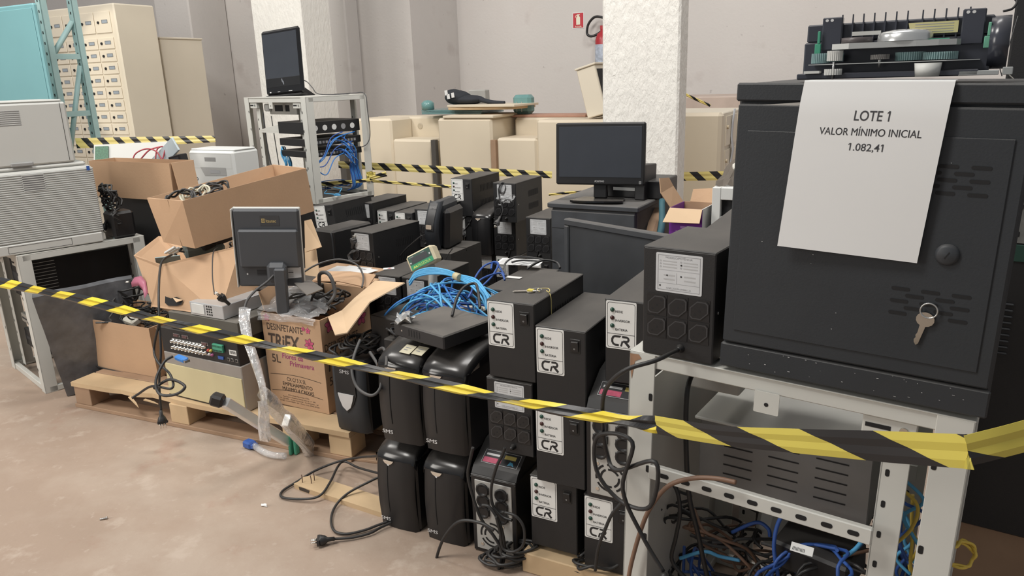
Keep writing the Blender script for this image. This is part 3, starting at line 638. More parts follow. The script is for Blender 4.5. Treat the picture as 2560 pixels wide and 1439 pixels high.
def make_tower(label, loc, yaw, group=None, glossy=True):
    """tall narrow UPS with a rounded glossy hood that curves down to the front"""
    t = thing('ups_tower', label, 'ups', loc, yaw, group); w, d, h = 0.15, 0.36, 0.30
    sh = 0.240                                     # height where the hood meets the front
    def prof(z0, z1, arc): pass
    side = [(0.0, 0.0)] + [(-0.010 * math.sin(math.pi * k / 8), sh * k / 8) for k in range(1, 8)] + [(0.0, sh)]
    front = side
    mb = MB(BLK2); P = []
    for y, z in front: P.append([(0.004, y + 0.012, z), (0.012, y, z), (w * .36, y - 0.004, z), (w * .5, y - .005, z), (w * .64, y - 0.004, z), (w - .012, y, z), (w - .004, y + 0.012, z)])
    mb.grid([list(reversed(r_)) for r_ in P][::-1]); mb.rect(0.004, w - 0.004, 0.01, 0.03, 0.0, None); mb.build('front_panel', t)
    mb = MB(DARK); mb.grid([[(w * .345, y - 0.0048, z), (w * .36, y - 0.0052, z)] for y, z in front if z > 0.05][::1]); mb.grid([[(w * .36, y - 0.0052, z), (w * .345, y - 0.0048, z)] for y, z in front if z > 0.05][::1]); mb.build('seam', t)
    mb = MB(BLK2); mb.box(0.0, w, 0.012, d, 0, sh + 0.012, None, 0.006); vent_grid(mb, w); mb.build('case', t)
    arc = [(0.0, sh - 0.004), (.004, sh + .008), (.014, sh + .020), (.035, sh + .032), (.08, sh + .046), (.14, sh + .057), (.22, sh + .064), (.30, sh + .066), (d, sh + .063)]
    mb = MB(GLOSS); rows_ = []
    for y, z in arc:
        rows_.append([(-0.001, y + .010, z - .022), (0.002, y + .004, z - .008), (0.010, y, z - .001), (w * .3, y - .003, z + .003), (w * .7, y - .003, z + .003), (w - .010, y, z - .001), (w - .002, y + .004, z - .008), (w + .001, y + .010, z - .022)])
    mb.grid(rows_[::-1]); mb.grid([[(x, y, sh + 0.008) for (x, y, z) in rows_[-1]], rows_[-1]])
    for s_ in (0, -1): mb.grid([[(r_[s_][0], r_[s_][1], sh + 0.006), r_[s_]] for r_ in (rows_ if s_ else rows_[::-1])])
    mb.build('hood', t)
    mb = MB(LENS); mb.M = FRONT(w * .40, -0.0085, sh - 0.006) ; k = [(-.019, .005), (.019, .005), (.014, -.002), (.007, -.006), (0, -.0075), (-.007, -.006), (-.014, -.002)]
    mb.prism(k, 0, 0.003); mb.M = FRONT(w * .40, -0.0118, sh - 0.004)
    mb.poly([(a * .25, b * .5 - .010) for a, b in k], 0, LOGOW); mb.build('indicator_lens', t)
    mb = MB(LOGOW); mb.M = FRONT(0.014, -0.0112, 0.026); sms(mb, 0, 0, 0.0125); mb.build('logo', t)
    return t
def make_grey_back(label, loc, yaw, group=None):
    t = thing('ups_socket_unit', label, 'ups', loc, yaw, group); w, d, h = 0.148, 0.34, 0.275
    case(t, w, d, h - 0.02, BLK2)
    mb = MB(BLK2); pr = [(0.0, h - 0.03), (0.02, h), (0.10, h + 0.05), (0.2, h + 0.072), (d, h + 0.072), (d, h - 0.03)]
    mb.M = RY(90) @ RZ(90); mb.M = Matrix(((0, 0, 1, 0), (1, 0, 0, 0), (0, 1, 0, 0), (0, 0, 0, 1))); mb.prism(pr, 0.0, w, None); mb.build('rounded_top', t)
    PL = mat('grey_backplate', (0.42, 0.41, 0.385), 0.5, var=0.06)
    mb = MB(PL); mb.box(0.014, w - 0.012, -0.003, 0.001, 0.012, h - 0.034, None, 0.002); mb.build('back_plate', t)
    for c_ in range(2):
        for r_ in range(3):
            mb = MB(BLK2); x, z = 0.042 + c_ * 0.062, h - 0.062 - r_ * 0.036 - c_ * 0.004
            mb.M = FRONT(x, -0.003, z); mb.lathe([(0.021, 0), (0.021, 0.006), (0.017, 0.007), (0.014, 0.003), (0.0, 0.002)], None, 14); mb.box(-.021, .021, -.012, .012, 0, 0.0035, None, 0.003)
            for a, b in ((-.006, 0), (.006, 0), (0, -.004)): mb.M = FRONT(x + a, -0.0058, z + b); mb.disc(.0022, 0, DARK, 8)
            mb.build('outlet', t)
    mb = MB(DARK); cx, cz = 0.068, 0.068
    for r_, g in ((0.041, 0.006), (0.028, 0.006)):
        for q in range(4): mb.M = FRONT(cx, -0.0035, cz); mb.ring(r_ - g, r_, 0, None, 32, q * 90 + 8 + (20 if g else 0), q * 90 + 82 + (20 if g else 0))
    for a, b in ((-.035, .037), (.035, .037), (-.035, -.037), (.035, -.037)): mb.M = FRONT(cx + a, -0.003, cz + b); mb.cyl(.005, 0, 0.002, CHROME, 10)
    mb.build('fan_grille', t)
    S = [(0.02, 0.03), (w - 0.02, 0.03)]
    mb = MB(INK); mb.M = T(0.02, 0.03, h + 0.0085) @ RX(30); mb.rect(0, w - 0.03, 0, 0.045, 0, mat('sticker_border', (0.6, 0.6, 0.6), .4)); mb.rect(.001, w - .031, .001, .044, .0003, INK)
    PK = mat('sticker_pink', (0.45, 0.08, 0.14), .4, var=0.2, scale=90); BL = mat('sticker_blue', (0.08, 0.28, 0.42), .4); GO = mat('sticker_gold', (0.4, 0.33, 0.10), .4)
    mb.rect(.004, .062, .003, .020, .0006, PK); mb.rect(.008, .060, .027, .034, .0006, mat('sticker_border', (0.6, 0.6, 0.6), .4)); mb.rect(.068, .105, .024, .037, .0006, GO); mb.poly([(.085, .004), (.096, .008), (.106, .004), (.100, .016), (.09, .018)], .0006, BL)
    mb.build('warning_sticker', t); return t

_P = {}
def cr(loc, yaw, label, tilt=None, group='inverters with a white indicator label'):
    if 'cr' not in _P: _P['cr'] = make_inverter(label, loc, yaw, group); return _P['cr']
    return copy_tree(_P['cr'], loc, yaw, label, group, tilt)
def ob(loc, yaw, label, tilt=None, scale=None, group='inverters showing their outlet side'):
    if 'ob' not in _P: _P['ob'] = make_outlet_unit(label, loc, yaw, group); return _P['ob']
    return copy_tree(_P['ob'], loc, yaw, label, group, tilt, scale)
def tower(loc, yaw, label, tilt=None, scale=None, group='tall UPS towers with rounded hoods'):
    if 'tw' not in _P:
        _P['tw'] = make_tower(label, loc, yaw, group); return _P['tw']
    return copy_tree(_P['tw'], loc, yaw, label, group, tilt, scale)
def gb(loc, yaw, label):
    if 'gb' not in _P: _P['gb'] = make_grey_back(label, loc, yaw, 'grey socket-backed UPS units'); return _P['gb']
    return copy_tree(_P['gb'], loc, yaw, label, 'grey socket-backed UPS units')
def ft(px, py, ztop): return at(px, py, ztop)

# --- the near stack: positions in metres, read along the lot's front line ---
O = Vector((-0.452, 2.172, 0)); u, v = U(A), V(A)
def lot(a, b, z): q = O + u * a + v * b; q.z = z; return q
cr(lot(0.432, 0.0, 0.580), A, 'inverter with a small key lying on its dusty top, labelled front')
cr(lot(0.579, -0.005, 0.525), A, 'inverter with a dusty empty top just right of the one carrying the key')
cr(lot(0.580, -0.02, 0.302), A, 'labelled inverter in the middle of the near stack, third tier from the top')
cr(lot(0.548, 0.0, 0.079), A, 'labelled inverter at the foot of the near stack beside the grey socket unit')
cr(lot(0.716, -0.012, 0.066), A, 'lowest labelled inverter tucked behind the foreground rack leg')
cr(lot(0.765, 0.02, 0.612), A, 'labelled inverter left of the outlet inverter on the foreground rack')
ob(lot(0.418, 0.004, 0.352), A, 'outlet inverter under the one with the key, cable hanging from its bottom', scale=(1.04, 1, 1.02))
gb(lot(0.352, 0.0, 0.004), A, 'grey socket-backed UPS standing on the floor with cables spilling from it')
gb(lot(0.727, -0.02, 0.290), A, 'grey socket-backed UPS behind the foreground rack leg, with a fan grille')
tower(lot(0.0, 0.0, 0.001), A, 'lower glossy UPS tower on the left, standing on the floor', scale=(1.06, 1, 1))
tower(lot(0.178, 0.0, 0.001), A, 'lower glossy UPS tower speckled with white dots, next to the grey socket unit', scale=(1.0, 1, 1))
tower(lot(0.035, 0.0, 0.311), A, 'upper left UPS tower with cream stickers on its hood', scale=(1.05, 1, 1.02))
tower(lot(0.196, 0.0, 0.311), A, 'upper right UPS tower, taped across its hood, left of the key inverter', scale=(1.03, 1, 1.02))
# sheet of wood under the inverters
mb = MB(WOOD); mb.M = T(*lot(0.53, -0.03, 0)) @ RZ(A); mb.box(0, 0.42, 0, 0.5, 0.0, 0.064, None, 0.003); single(mb, 'wood_block', 'low pale wood base under the labelled inverters near the rack leg', 'wood')
# little stickers on the hood of the upper left tower
for i, (a, b, lab) in enumerate(((0.128, 0.045, 'left cream sticker on the hood of the upper left tower'), (0.170, 0.048, 'right cream sticker on the hood of the upper left tower'))):
    k = MB(mat('cream_sticker', (0.70, 0.65, 0.48), 0.5)); k.M = T(*lot(a, b, 0.311 + 0.2765 * 1.02 + .006)) @ RZ(A - 6) @ RX(18); k.box(-0.02, 0.02, -0.02, 0.02, 0, 0.0012); k.M = k.M @ T(0, 0, 0.0016)
    k.rect(-.012, .008, .004, .007, 0, GINK); k.rect(-.012, .002, -.006, -.003, 0, GINK); single(k, 'hood_sticker', lab, 'sticker')
# the tower with a silver triangle, standing on the pallet edge
p = at(838, 1072, 0.122); w, d, h = 0.155, 0.34, 0.285
t = thing('ups_tower', 'UPS tower with a silver triangle on its face beside the printed carton', 'ups', p, A)
MB(BLK2).box(0, w, 0.02, d, 0, h, None, 0.012).build('case', t)
mb = MB(SLATE); mb.grid([[(x, y0 + (0.02 if abs(q) == 1 else -0.006 * (1 - q * q)), z) for x, q in ((w * .98, 1), (w * .9, .8), (w * .7, .4), (w * .5, 0), (w * .3, -.4), (w * .1, -.8), (w * .02, -1))] for z, y0 in ((h, .012), (h * .97, .004), (h * .6, .0), (h * .3, .0), (.01, .008), (0, .016))]); mb.build('front_panel', t)
mb = MB(BLK2); mb.M = FRONT(w * .5, -0.0068, 0); mb.prism([(-.045, h * .96), (-.045, h * .55), (-.03, h * .42), (0, h * .3), (.03, h * .42), (.045, h * .55), (.045, h * .96)], -0.004, 0.002); mb.build('face_inset', t)
mb = MB(mat('silver_triangle', (0.62, 0.61, 0.60), 0.35)); mb.M = FRONT(w * .5, -0.009, 0); mb.prism([(-.036, h * .56), (.036, h * .56), (.030, h * .48), (.018, h * .38), (0, h * .33), (-.018, h * .38), (-.030, h * .48)], 0, 0.004); mb.build('triangle_badge', t)
mb = MB(LOGOW); mb.M = FRONT(w * .5 - .022, -0.0092, h * .84); sms(mb, 0, 0, 0.0145); mb.build('logo', t)
# flat black set-top box on the towers
p = Vector((-0.364, 2.194, 0.632)); fb = thing('flat_black_box', 'thin dusty black electronics box lying on the hoods of the UPS towers', 'electronics box', p, -43)
BLKF = mat('black_steel_dusty', (0.018, 0.018, 0.02), 0.55, dust=0.5)
MB(BLKF).box(0, 0.225, 0, 0.21, 0, 0.042, None, 0.004).build('case', fb)
mb = MB(DARK); mb.M = FRONT(0, -0.0006, 0)
for i in range(5): mb.rect(0.07 + i * .012, 0.074 + i * .012, .012, .032)
mb.M = FRONT(0.04, -.0008, 0.022); mb.disc(.003, 0, STEEL, 10); mb.build('vent_slots', fb)

# --- the field of units further back; the tiers stand on low platforms ---
def ab(p): q = Vector((p.x, p.y, 0)) - O; return q.dot(u), q.dot(v)
def C2_(a, b, top, lab, scale=None, yaw=A, tilt=None):
    t = copy_tree(_P['cr'], lot(a, b, top - UH), yaw, lab, 'inverters with a white indicator label', tilt, scale); return t
def B2_(a, b, top, lab, scale=None, yaw=A):
    return copy_tree(_P['ob'], lot(a, b, top - UH), yaw, lab, 'inverters showing their outlet side', None, scale)
a7, b7 = ab(at(1132, 537, 0.584))
C2_(a7 + .005, b7 - 0.01, 0.806, 'far inverter on top of the tallest stack of labelled fronts, under the barrier tape')
C2_(a7, b7, 0.584, 'far inverter with a coiled cable and plug hanging over its label')
C2_(a7 - .012, b7 - 0.01, 0.362, 'far inverter just right of the green scale display, bottom of the tall stack')
a12, b12 = a7 + 0.290, b7 - 0.02
ax_, bx_ = ab(at(1232, 456, 0.806)); B2_(ax_, bx_, 0.806, 'far outlet unit with its cable bundled in clear film, top of its stack')
B2_(a12, b12, 0.584, 'far outlet unit directly below the one wrapped in film')
C2_(a12 + .005, b12, 0.362, 'far inverter mostly hidden under papers, below the stacked outlet units')
a13, b13 = ab(at(1314, 542, 0.666))
B2_(a13, b13, 0.666, 'far outlet unit leaning against the black floor cabinet')
C2_(a13, b13, 0.444, 'far inverter just below the outlet unit beside the black floor cabinet')
B2_(a7 + .146, b7 - 0.005, 0.362, 'far outlet unit under the rounded black tower, only its sticker showing', (0.96, 1, 1))
copy_tree(_P['tw'], lot(a7 + .148, b7 - 0.04, 0.363), A, 'far rounded UPS tower between the labelled stack and the outlet stack', 'tall UPS towers with rounded hoods', None, (0.9, 0.9, 0.92))
p = at(790, 514, 0.72); C2_(*ab(p), 0.720, 'leaning labelled inverter below the left post of the metal rack', tilt=RY(-6))
bs = 1.80; ns = (0.855, 1, 1); a3 = ab(at(933, 527, .655))[0]
B2_(a3 - .150, bs - .03, 0.700, 'far outlet unit right of the leaning inverter, below the metal rack')
C2_(a3, bs, 0.655, 'far labelled inverter left of its twin in the back row', ns)
C2_(a3 + .1245, bs, 0.650, 'far labelled inverter right of its twin in the back row', ns)
B2_(a3 + .249, bs + .02, 0.672, 'far outlet unit between the twin inverters and the curved tower', (0.83, .9, 1))
p = at(876, 576, 0.690); B2_(*ab(p), 0.690, 'outlet unit with a coiled plug lead resting below its sticker, centre of the field', yaw=-34)
p = at(934, 684, 0.545); a20, b20 = ab(p)
B2_(a20, b20, 0.545, 'low outlet unit right of the flat carton with a red and white sticker on top')
B2_(a20 + .152, b20, 0.545, 'low outlet unit behind the blue cables under the scale display')
B2_(.081, .60, 0.640, 'outlet unit behind the key inverter with a white label on its top')
B2_(.235, .555, 0.640, 'dusty unit in front of the blank screen, cables lying on its top', (1, .5, 1))
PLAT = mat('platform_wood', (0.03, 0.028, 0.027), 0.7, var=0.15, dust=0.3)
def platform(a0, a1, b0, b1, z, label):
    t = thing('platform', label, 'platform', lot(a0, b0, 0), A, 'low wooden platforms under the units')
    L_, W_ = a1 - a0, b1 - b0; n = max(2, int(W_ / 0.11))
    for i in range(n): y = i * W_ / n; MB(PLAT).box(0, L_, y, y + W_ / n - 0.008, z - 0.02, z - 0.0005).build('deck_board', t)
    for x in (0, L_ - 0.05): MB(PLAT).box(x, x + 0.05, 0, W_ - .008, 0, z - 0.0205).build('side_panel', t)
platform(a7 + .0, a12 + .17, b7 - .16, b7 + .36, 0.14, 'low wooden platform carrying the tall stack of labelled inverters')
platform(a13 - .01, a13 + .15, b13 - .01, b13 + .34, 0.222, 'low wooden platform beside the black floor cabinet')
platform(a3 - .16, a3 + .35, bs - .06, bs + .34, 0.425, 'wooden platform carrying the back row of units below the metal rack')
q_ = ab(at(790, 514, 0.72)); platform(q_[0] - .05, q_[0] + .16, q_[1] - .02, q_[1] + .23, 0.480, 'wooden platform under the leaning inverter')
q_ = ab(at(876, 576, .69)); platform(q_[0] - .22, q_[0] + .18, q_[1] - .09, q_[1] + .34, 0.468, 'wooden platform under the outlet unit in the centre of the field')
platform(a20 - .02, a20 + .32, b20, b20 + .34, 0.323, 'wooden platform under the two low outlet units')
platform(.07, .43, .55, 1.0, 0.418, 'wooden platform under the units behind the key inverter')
# curved SMS tower, seen from the front right
p = pd(1072, 622, 3.9); platform(*[x + y for x in ab(p)[:1] for y in (-.02, .17)], ab(p)[1] - .06, ab(p)[1] + .25, p.z, 'wooden platform under the curved tower')
sw_ = thing('ups_tower', 'curved dusty UPS tower with an amber lens, left of the tall stack', 'ups', p, -20, tilt=RY(4))
w, h = 0.068, 0.25; mb = MB(SLATE)
mb.grid([[(x, -0.05 * math.sin(math.pi * min(1, z / h)) + (0.03 if q in (0, 4) else 0) - 0.02 * (1 - z / h), z) for q, x in enumerate((w, w * .92, w * .5, w * .08, 0))] for z in (h, h * .95, h * .8, h * .6, h * .4, h * .2, 0)]); mb.box(0, w, 0.01, 0.22, 0, h - .004, None, .02); mb.build('case', sw_)
mb = MB(BLK2); mb.grid([[(x, -0.052 * math.sin(math.pi * min(1, z / h)) - 0.02 * (1 - z / h) - .004, z) for x in (w * .8, w * .2)] for z in (h * .97, h * .8, h * .6, h * .45)]); mb.build('face_inset', sw_)
mb = MB(LENS); mb.M = FRONT(w * .45, -0.066, h * .52); mb.prism(rrect(-.015, .015, -.011, .011, .004), 0, .003); mb.build('indicator_lens', sw_)
mb = MB(LOGOW); mb.M = FRONT(w * .3, -0.036, h * .88); sms(mb, 0, 0, 0.012); mb.build('logo', sw_)
MB(BLK2).box(w + .001, w + .042, 0.0, 0.20, 0, h * .85, None, .02).build('side_housing', sw_)
# black unit with a light curved edge at the left of the field
p = at(790, 668, 0.469); t = thing('black_ups', 'black unit with a grey curved edge right of the monitor back', 'ups', p, -34)
MB(BLK).box(0, 0.145, 0, 0.28, 0, 0.20, None, 0.01).build('case', t)
MB(SLATE).tube([(0.137, -0.004, 0.19), (0.146, -0.006, 0.16), (0.146, -0.006, 0.05), (0.135, -0.006, 0.02)], 0.004, n=6).build('edge_trim', t)
# pallets under the field
def pallet(name, c, yaw, L_, W_, h, label, mt=WOODD):
    t = thing(name, label, 'pallet', c, yaw, 'wooden pallets')
    for i in range(7): x = i * (L_ - 0.1) / 6; MB(mt).box(x, x + 0.1, 0, W_, h - 0.02, h, None, 0.003).build('deck_board', t)
    for y in (0, W_ / 2 - 0.045, W_ - 0.09):
        for x in (0, L_ / 2 - 0.05, L_ - 0.1): MB(mt).box(x, x + 0.1, y, y + 0.09, 0.02, h - 0.02, None, 0.003).build('block', t)
        MB(mt).box(0, L_, y, y + 0.09, 0, 0.02, None, 0.003).build('bottom_board', t)
    return t

# ---------------- shared builders: racks, cartons, cables, plugs ----------------
def make_rack(label, loc, yaw, w, d, h, name='open_rack', inner=True, tilt=None, skip_left=False):
    t = thing(name, label, 'rack', loc, yaw, None, tilt); pw = 0.055
    for x in (0, w - pw):
        for y in (0, d - pw):
            mb = MB(RACKP); o = 1 if x == 0 else -1; q = 1 if y == 0 else -1
            xe = x if x == 0 else x + pw - 0.004; ye = y if y == 0 else y + pw - 0.004
            mb.box(x, x + pw, ye, ye + 0.004, 0, h, None, .001); mb.box(xe, xe + 0.004, y, y + pw, 0, h, None, .001)
            if q == 1:
                for k in range(5):
                    z = h - 0.09 - k * (h - 0.2) / 4; mb.M = FRONT(x + (pw * .88 if o == 1 else pw * .12), ye - 0.0006, z); mb.poly(rrect(-.004, .004, -.008, .008, .003, 3), 0, DARK); mb.M = Matrix.Identity(4)
            mb.build('post', t)
    for z0 in (h - 0.03, 0.0):
        for y in (0, d - 0.025): MB(RACKP).box(pw * .2, w - pw * .2, y + .004, y + 0.026, z0 + .0005, z0 + 0.03, None, .002).build('cross_rail', t)
        for x in (0, w - 0.026): MB(RACKP).box(x + .004, x + 0.026, .02, d - .02, z0 + .0015, z0 + 0.029, None, .002).build('side_rail', t)
    mb = MB(RACKP); mb.box(0, w, 0, 0.05, h - 0.001, h + 0.002, None, .001); mb.box(0, w, d - 0.05, d, h - 0.001, h + 0.002, None, .001); mb.box(0, .05, 0.05, d - .05, h - 0.001, h + 0.002); mb.box(w - .05, w, 0.05, d - .05, h - 0.001, h + 0.002); mb.build('top_frame', t)
    mb = MB(RACKP); mb.M = FRONT(w * .42, 0.002, h - 0.068); mb.prism(rrect(0, .045, 0, .042, .002, 2), 0, .002); mb.M = FRONT(w * .42 + .0225, -0.0006, h - .05); mb.disc(.004, 0, DARK, 10); mb.build('lock_tab', t)
    if inner:
        for x in (pw + 0.03, w - pw - 0.075):
            for y in (0.035, d - 0.04):
                if skip_left and x < w / 2 and y < .1: continue
                mb = MB(RACKP); mb.box(x, x + 0.045, y, y + 0.003, 0.03, h - 0.03, None, .001); mb.box(x, x + .003, y, y + .05, .03, h - .03)
                for k in range(int((h - .12) / 0.062)):
                    mb.M = FRONT(x + 0.012, y - 0.0006, 0.08 + k * 0.062); mb.poly(rrect(-.0035, .0035, -.007, .007, .003, 3), 0, DARK); mb.M = Matrix.Identity(4)
                mb.build('mounting_rail', t)
            if skip_left and x < w / 2: continue
            mb = MB(RACKP); mb.box(x - 0.035, x + 0.05, 0.012, 0.034, h - 0.066, h - 0.031, None, .002); mb.M = FRONT(x - .03, 0.0114, h - .052); mb.rect(0, .04, 0, .008, 0, DARK); mb.M = FRONT(x + .03, .012, h - .048); mb.cyl(.007, 0, .003, CHROME, 12); mb.build('rail_bracket', t)
    return t
def carton(name, label, bottom, top, mt=CARD, cat='cardboard box', th=0.005, skip=(), group=None, floor_=True, extra=None):
    """open carton through matching bottom and top corner loops (world points)"""
    loc = sum((Vector(p) for p in bottom), Vector()) / len(bottom); loc.z = min(p.z for p in bottom)
    t = thing(name, label, cat, loc, 0, group); n = len(bottom); mb = MB(mt)
    B = [Vector(p) - loc for p in bottom]; Tp = [Vector(p) - loc for p in top]; c = sum(B, Vector()) / n
    def inset(L_): m_ = sum(L_, Vector()) / n; return [p + (m_ - p).normalized() * th * 1.5 for p in L_]
    Bi, Ti = inset([b + Vector((0, 0, th)) for b in B]), inset(Tp); vs = B + Tp + Bi + Ti; fs = []
    for i in range(n):
        j = (i + 1) % n; fs += [(i, j, n + j, n + i), (2 * n + j, 2 * n + i, 3 * n + i, 3 * n + j), (n + i, n + j, 3 * n + j, 3 * n + i)]
    mb.add(vs, fs, mt); mb.add(B, [tuple(reversed(range(n)))], mt); mb.add(Bi, [tuple(range(n))], CARD2)
    mb.build('body', t); return t, loc
def flap(t, loc, pts, mt=CARD2, th=0.004, name='flap'):
    """a flap: two matching rows of world points, hinge row first"""
    mb = MB(mt); mb.grid([[Vector(p) - loc for p in row] for row in pts], None, False); o = mb.build(name, t, None, th); return o
def coil(mb, c, r, turns, rad, rng, M_=None, flat=0.35, mt=None, n=6, squash=0.75):
    rad *= .75; pts = []; N = int(turns * 10); M_ = M_ or Matrix.Identity(4)
    for i in range(N + 1):
        a = 2 * math.pi * i / 10 + rng.uniform(-.1, .1); rr = r * (1 + rng.uniform(-.18, .18))
        p = Vector((rr * math.cos(a), rr * squash * math.sin(a), rng.uniform(-1, 1) * r * flat)); pts.append(Vector(c) + (M_ @ p))
    mb.tube(pts, rad, mt, n, 4); return mb
def tangle(mb, c, size, npts, rad, rng, mt=None, n=5, sm=5):
    rad *= .75; pts = []; p = Vector((0, 0, 0)); d = Vector((rng.uniform(-1, 1), rng.uniform(-1, 1), 0))
    for i in range(npts):
        d = (d + Vector((rng.uniform(-1, 1), rng.uniform(-1, 1), rng.uniform(-.5, .5))) * .9).normalized()
        p = p + Vector((d.x * size[0], d.y * size[1], d.z * size[2])) * .55
        p = Vector((max(-1, min(1, p.x / size[0])) * size[0], max(-1, min(1, p.y / size[1])) * size[1], max(-1, min(1, p.z / size[2])) * size[2]))
        pts.append(Vector(c) + p)
    mb.tube(pts, rad, mt, n, sm); return mb
def plug_at(parent_or_none, M_, mt=CAB, pins=3):
    """three-pin mains plug pointing along local -y"""
    mb = MB(mt); mb.M = M_ @ RX(90)
    mb.prism([(-.017, -.010), (.017, -.010), (.020, 0), (.017, .010), (-.017, .010), (-.020, 0)], -0.0, 0.008)
    mb.lathe([(0.0, -.045), (.0065, -.044), (.007, -.024), (.013, -.016), (.017, -.004), (.017, 0), (0, 0)], None, 12)
    pn = MB(CHROME); pn.M = M_ @ RX(90)
    for k in range(pins): x = (k - (pins - 1) / 2) * .0095; pn.M = M_ @ RX(90) @ T(x, 0.002 if k == 1 else 0, 0); pn.cyl(.0023, .008, .028, None, 8)
    return mb, pn
def cable(pts, rad, label, mt=CAB, group=None, n=7, plug=None, name='cable', cat='cable', sm=7, kind=None):
    rad *= .78
    """a cable thing in world points; plug = matrix of a mains plug at its end"""
    if plug is None:
        mb = MB(mt); mb.tube(pts, rad, None, n, sm); return single(mb, name, label, cat, group, kind)
    P = [Vector(p) for p in pts]; base = Vector((sum(p.x for p in P) / len(P), sum(p.y for p in P) / len(P), min(p.z for p in P)))
    t = thing(name, label, cat, base, 0, group); mb = MB(mt); mb.M = T(*-base); mb.tube(pts, rad, None, n, sm); mb.build('wire', t)
    a, b = plug_at(None, T(*-base) @ plug, mt); o = a.build('plug', t); b.build('pins', o); return t
def fit_plane(M_):
    return M_
def lookm(p, d, roll=0):
    """matrix at p whose local -y points along d"""
    q = Vector(d).normalized().to_track_quat('-Y', 'Z'); return Matrix.Translation(p) @ q.to_matrix().to_4x4() @ RY(roll)
def printed(M_, items):
    pass

# ---------------- left side: rack with printers, cartons, pallet ----------------
rng = random.Random(3)
LY = -44.0                     # the left rack is turned a little more
lc = Vector((-2.225, 3.355, 0)); uL, vL = U(LY), V(LY)
lr = make_rack('low pale grey open rack at the left edge carrying two stacked printers', lc - uL * 0.56, LY, 0.56, 0.56, 0.668)
def LR(a, b, z): q = lc - uL * (0.56 - a) + vL * b; q.z = z; return q
# louvred equipment inside
for i, (z, h_, lab) in enumerate(((0.41, 0.20, 'black louvred equipment at the top inside the left rack'), (0.265, 0.045, 'thin grey shelf unit in the middle of the left rack'), (0.14, 0.09, 'black switch low inside the left rack'))):
    t = thing('rack_equipment', lab, 'rack equipment', LR(0.13, 0.06, z), LY)
    MB((BLK, mat('old_beige_metal', (0.33, 0.31, 0.27), .6), BLK)[i]).box(.006, 0.292, 0, 0.455, 0, h_, None, .002).build('case', t)
    mb = MB(RACKP if i < 2 else BLK2); mb.M = RIGHT(0.293, 0, 0)
    for r_ in range(int(h_ / 0.016)):
        mb.rect(.02, .12, 0.01 + r_ * .016, 0.0125 + r_ * .016)
    mb.M = FRONT(0, -.001, 0); mb.rect(.02, .28, h_ * .4, h_ * .6, 0, SLATE); mb.build('louvres', t)
    mb = MB(RACKP); mb.box(.293, .30, 0, .01, 0, .02); mb.build('mounting_ear', t)
for i in range(7):
    mb = MB((SKY, BLUED, CAB)[i % 3]); tangle(mb, LR(0.40 + 0.02 * rng.random(), 0.28, 0.085), (0.06, 0.18, 0.055), 10, 0.004, rng)
    single(mb, 'network_cable', 'loose network cable lying in the bottom of the left rack', 'cable', 'network cables in the left rack')
# printers
PY = 43.5; uP, vP = U(PY), V(PY)
p0 = Vector((-2.27, 3.338, 0.6705))
t = thing('laser_printer', 'large grey printer with ridged side standing directly on the left rack', 'printer', p0, PY)
X1, Hh = 0.425, 0.388; RDG = mat('ridged_grey_plastic', (0.54, 0.55, 0.53), 0.5, var=0.02)
mb = MB(PRT); mb.box(-0.22, X1, 0.004, 0.40, 0.0, Hh - .02, None, .01); mb.box(-0.22, X1 - .02, 0.02, 0.40, Hh - .02, Hh, None, .008); mb.build('body', t)
mb = MB(RDG); zz_ = 0.055
prof = []
while zz_ < Hh - 0.03: prof += [(0.0, zz_), (-0.0045, zz_ + .002), (-0.0045, zz_ + .0055), (0.0, zz_ + .0075)]; zz_ += 0.0098
mb.grid([[(-0.2, y + .002, z), (X1 - .006, y + .002, z), (X1 + .001, y + .008, z)] for y, z in prof], None, False)
mb.M = FRONT(0.13, -0.0032, 0.28)
for i in range(9):
    for j in range(3): pass
mb.rect(0, 0.085, 0, 0.07, 0, mat('grille_shadow', (0.16, 0.16, 0.16), .6))
for i in range(8): mb.M = FRONT(0.13, -0.0040, 0.28 + i * .0098); mb.rect(-0.002, .087, -.002, .0025, 0, RDG)
mb.build('ridged_panel', t)
mb = MB(PRT); mb.box(-0.22, X1 - .01, -.006, .0035, .003, .050, None, .004); mb.M = FRONT(.02, -.0066, .012); mb.frame(0, .26, 0, .03, .0015, 0, DARK); mb.build('lower_tray', t)
mb = MB(BLUED); mb.M = FRONT(X1 - .028, -.005, Hh - .03); mb.rect(0, .014, -.012, .008); mb.build('blue_latch', t)
p1 = p0 + uP * -0.03 + vP * 0.02; p1.z = 0.6705 + Hh + .001
t = thing('laser_printer', 'smooth pale grey printer with a slotted vent on top of the ridged one', 'printer', p1, PY)
X1b, Hb = 0.395, 0.285
mb = MB(PRT); mb.box(-0.22, X1b, 0, 0.38, 0, Hb - .012, None, .008); mb.box(-0.22, X1b - .012, 0.008, .37, Hb - .012, Hb, None, .006); mb.build('body', t)
MB(DARK).box(X1b - .026, X1b - .0245, -.0012, 0, 0.01, Hb - .015).build('seam', t)
mb = MB(PRTW); mb.M = FRONT(.08, -.0012, Hb - .105)
for i in range(8): mb.rect(0, .125, i * .0085, i * .0085 + .003, 0, mat('slot_grey', (0.25, 0.25, 0.25), .6)); mb.rect(0, .125, i * .0085 + .003, i * .0085 + .005, 0.0005, PRTW)
mb.build('vent', t)
mb = MB(mat('grey_handle', (0.30, 0.30, 0.295), .5)); mb.box(.13, .22, -.012, -.0005, -.0, .018, None, .004); mb.build('handle', t)
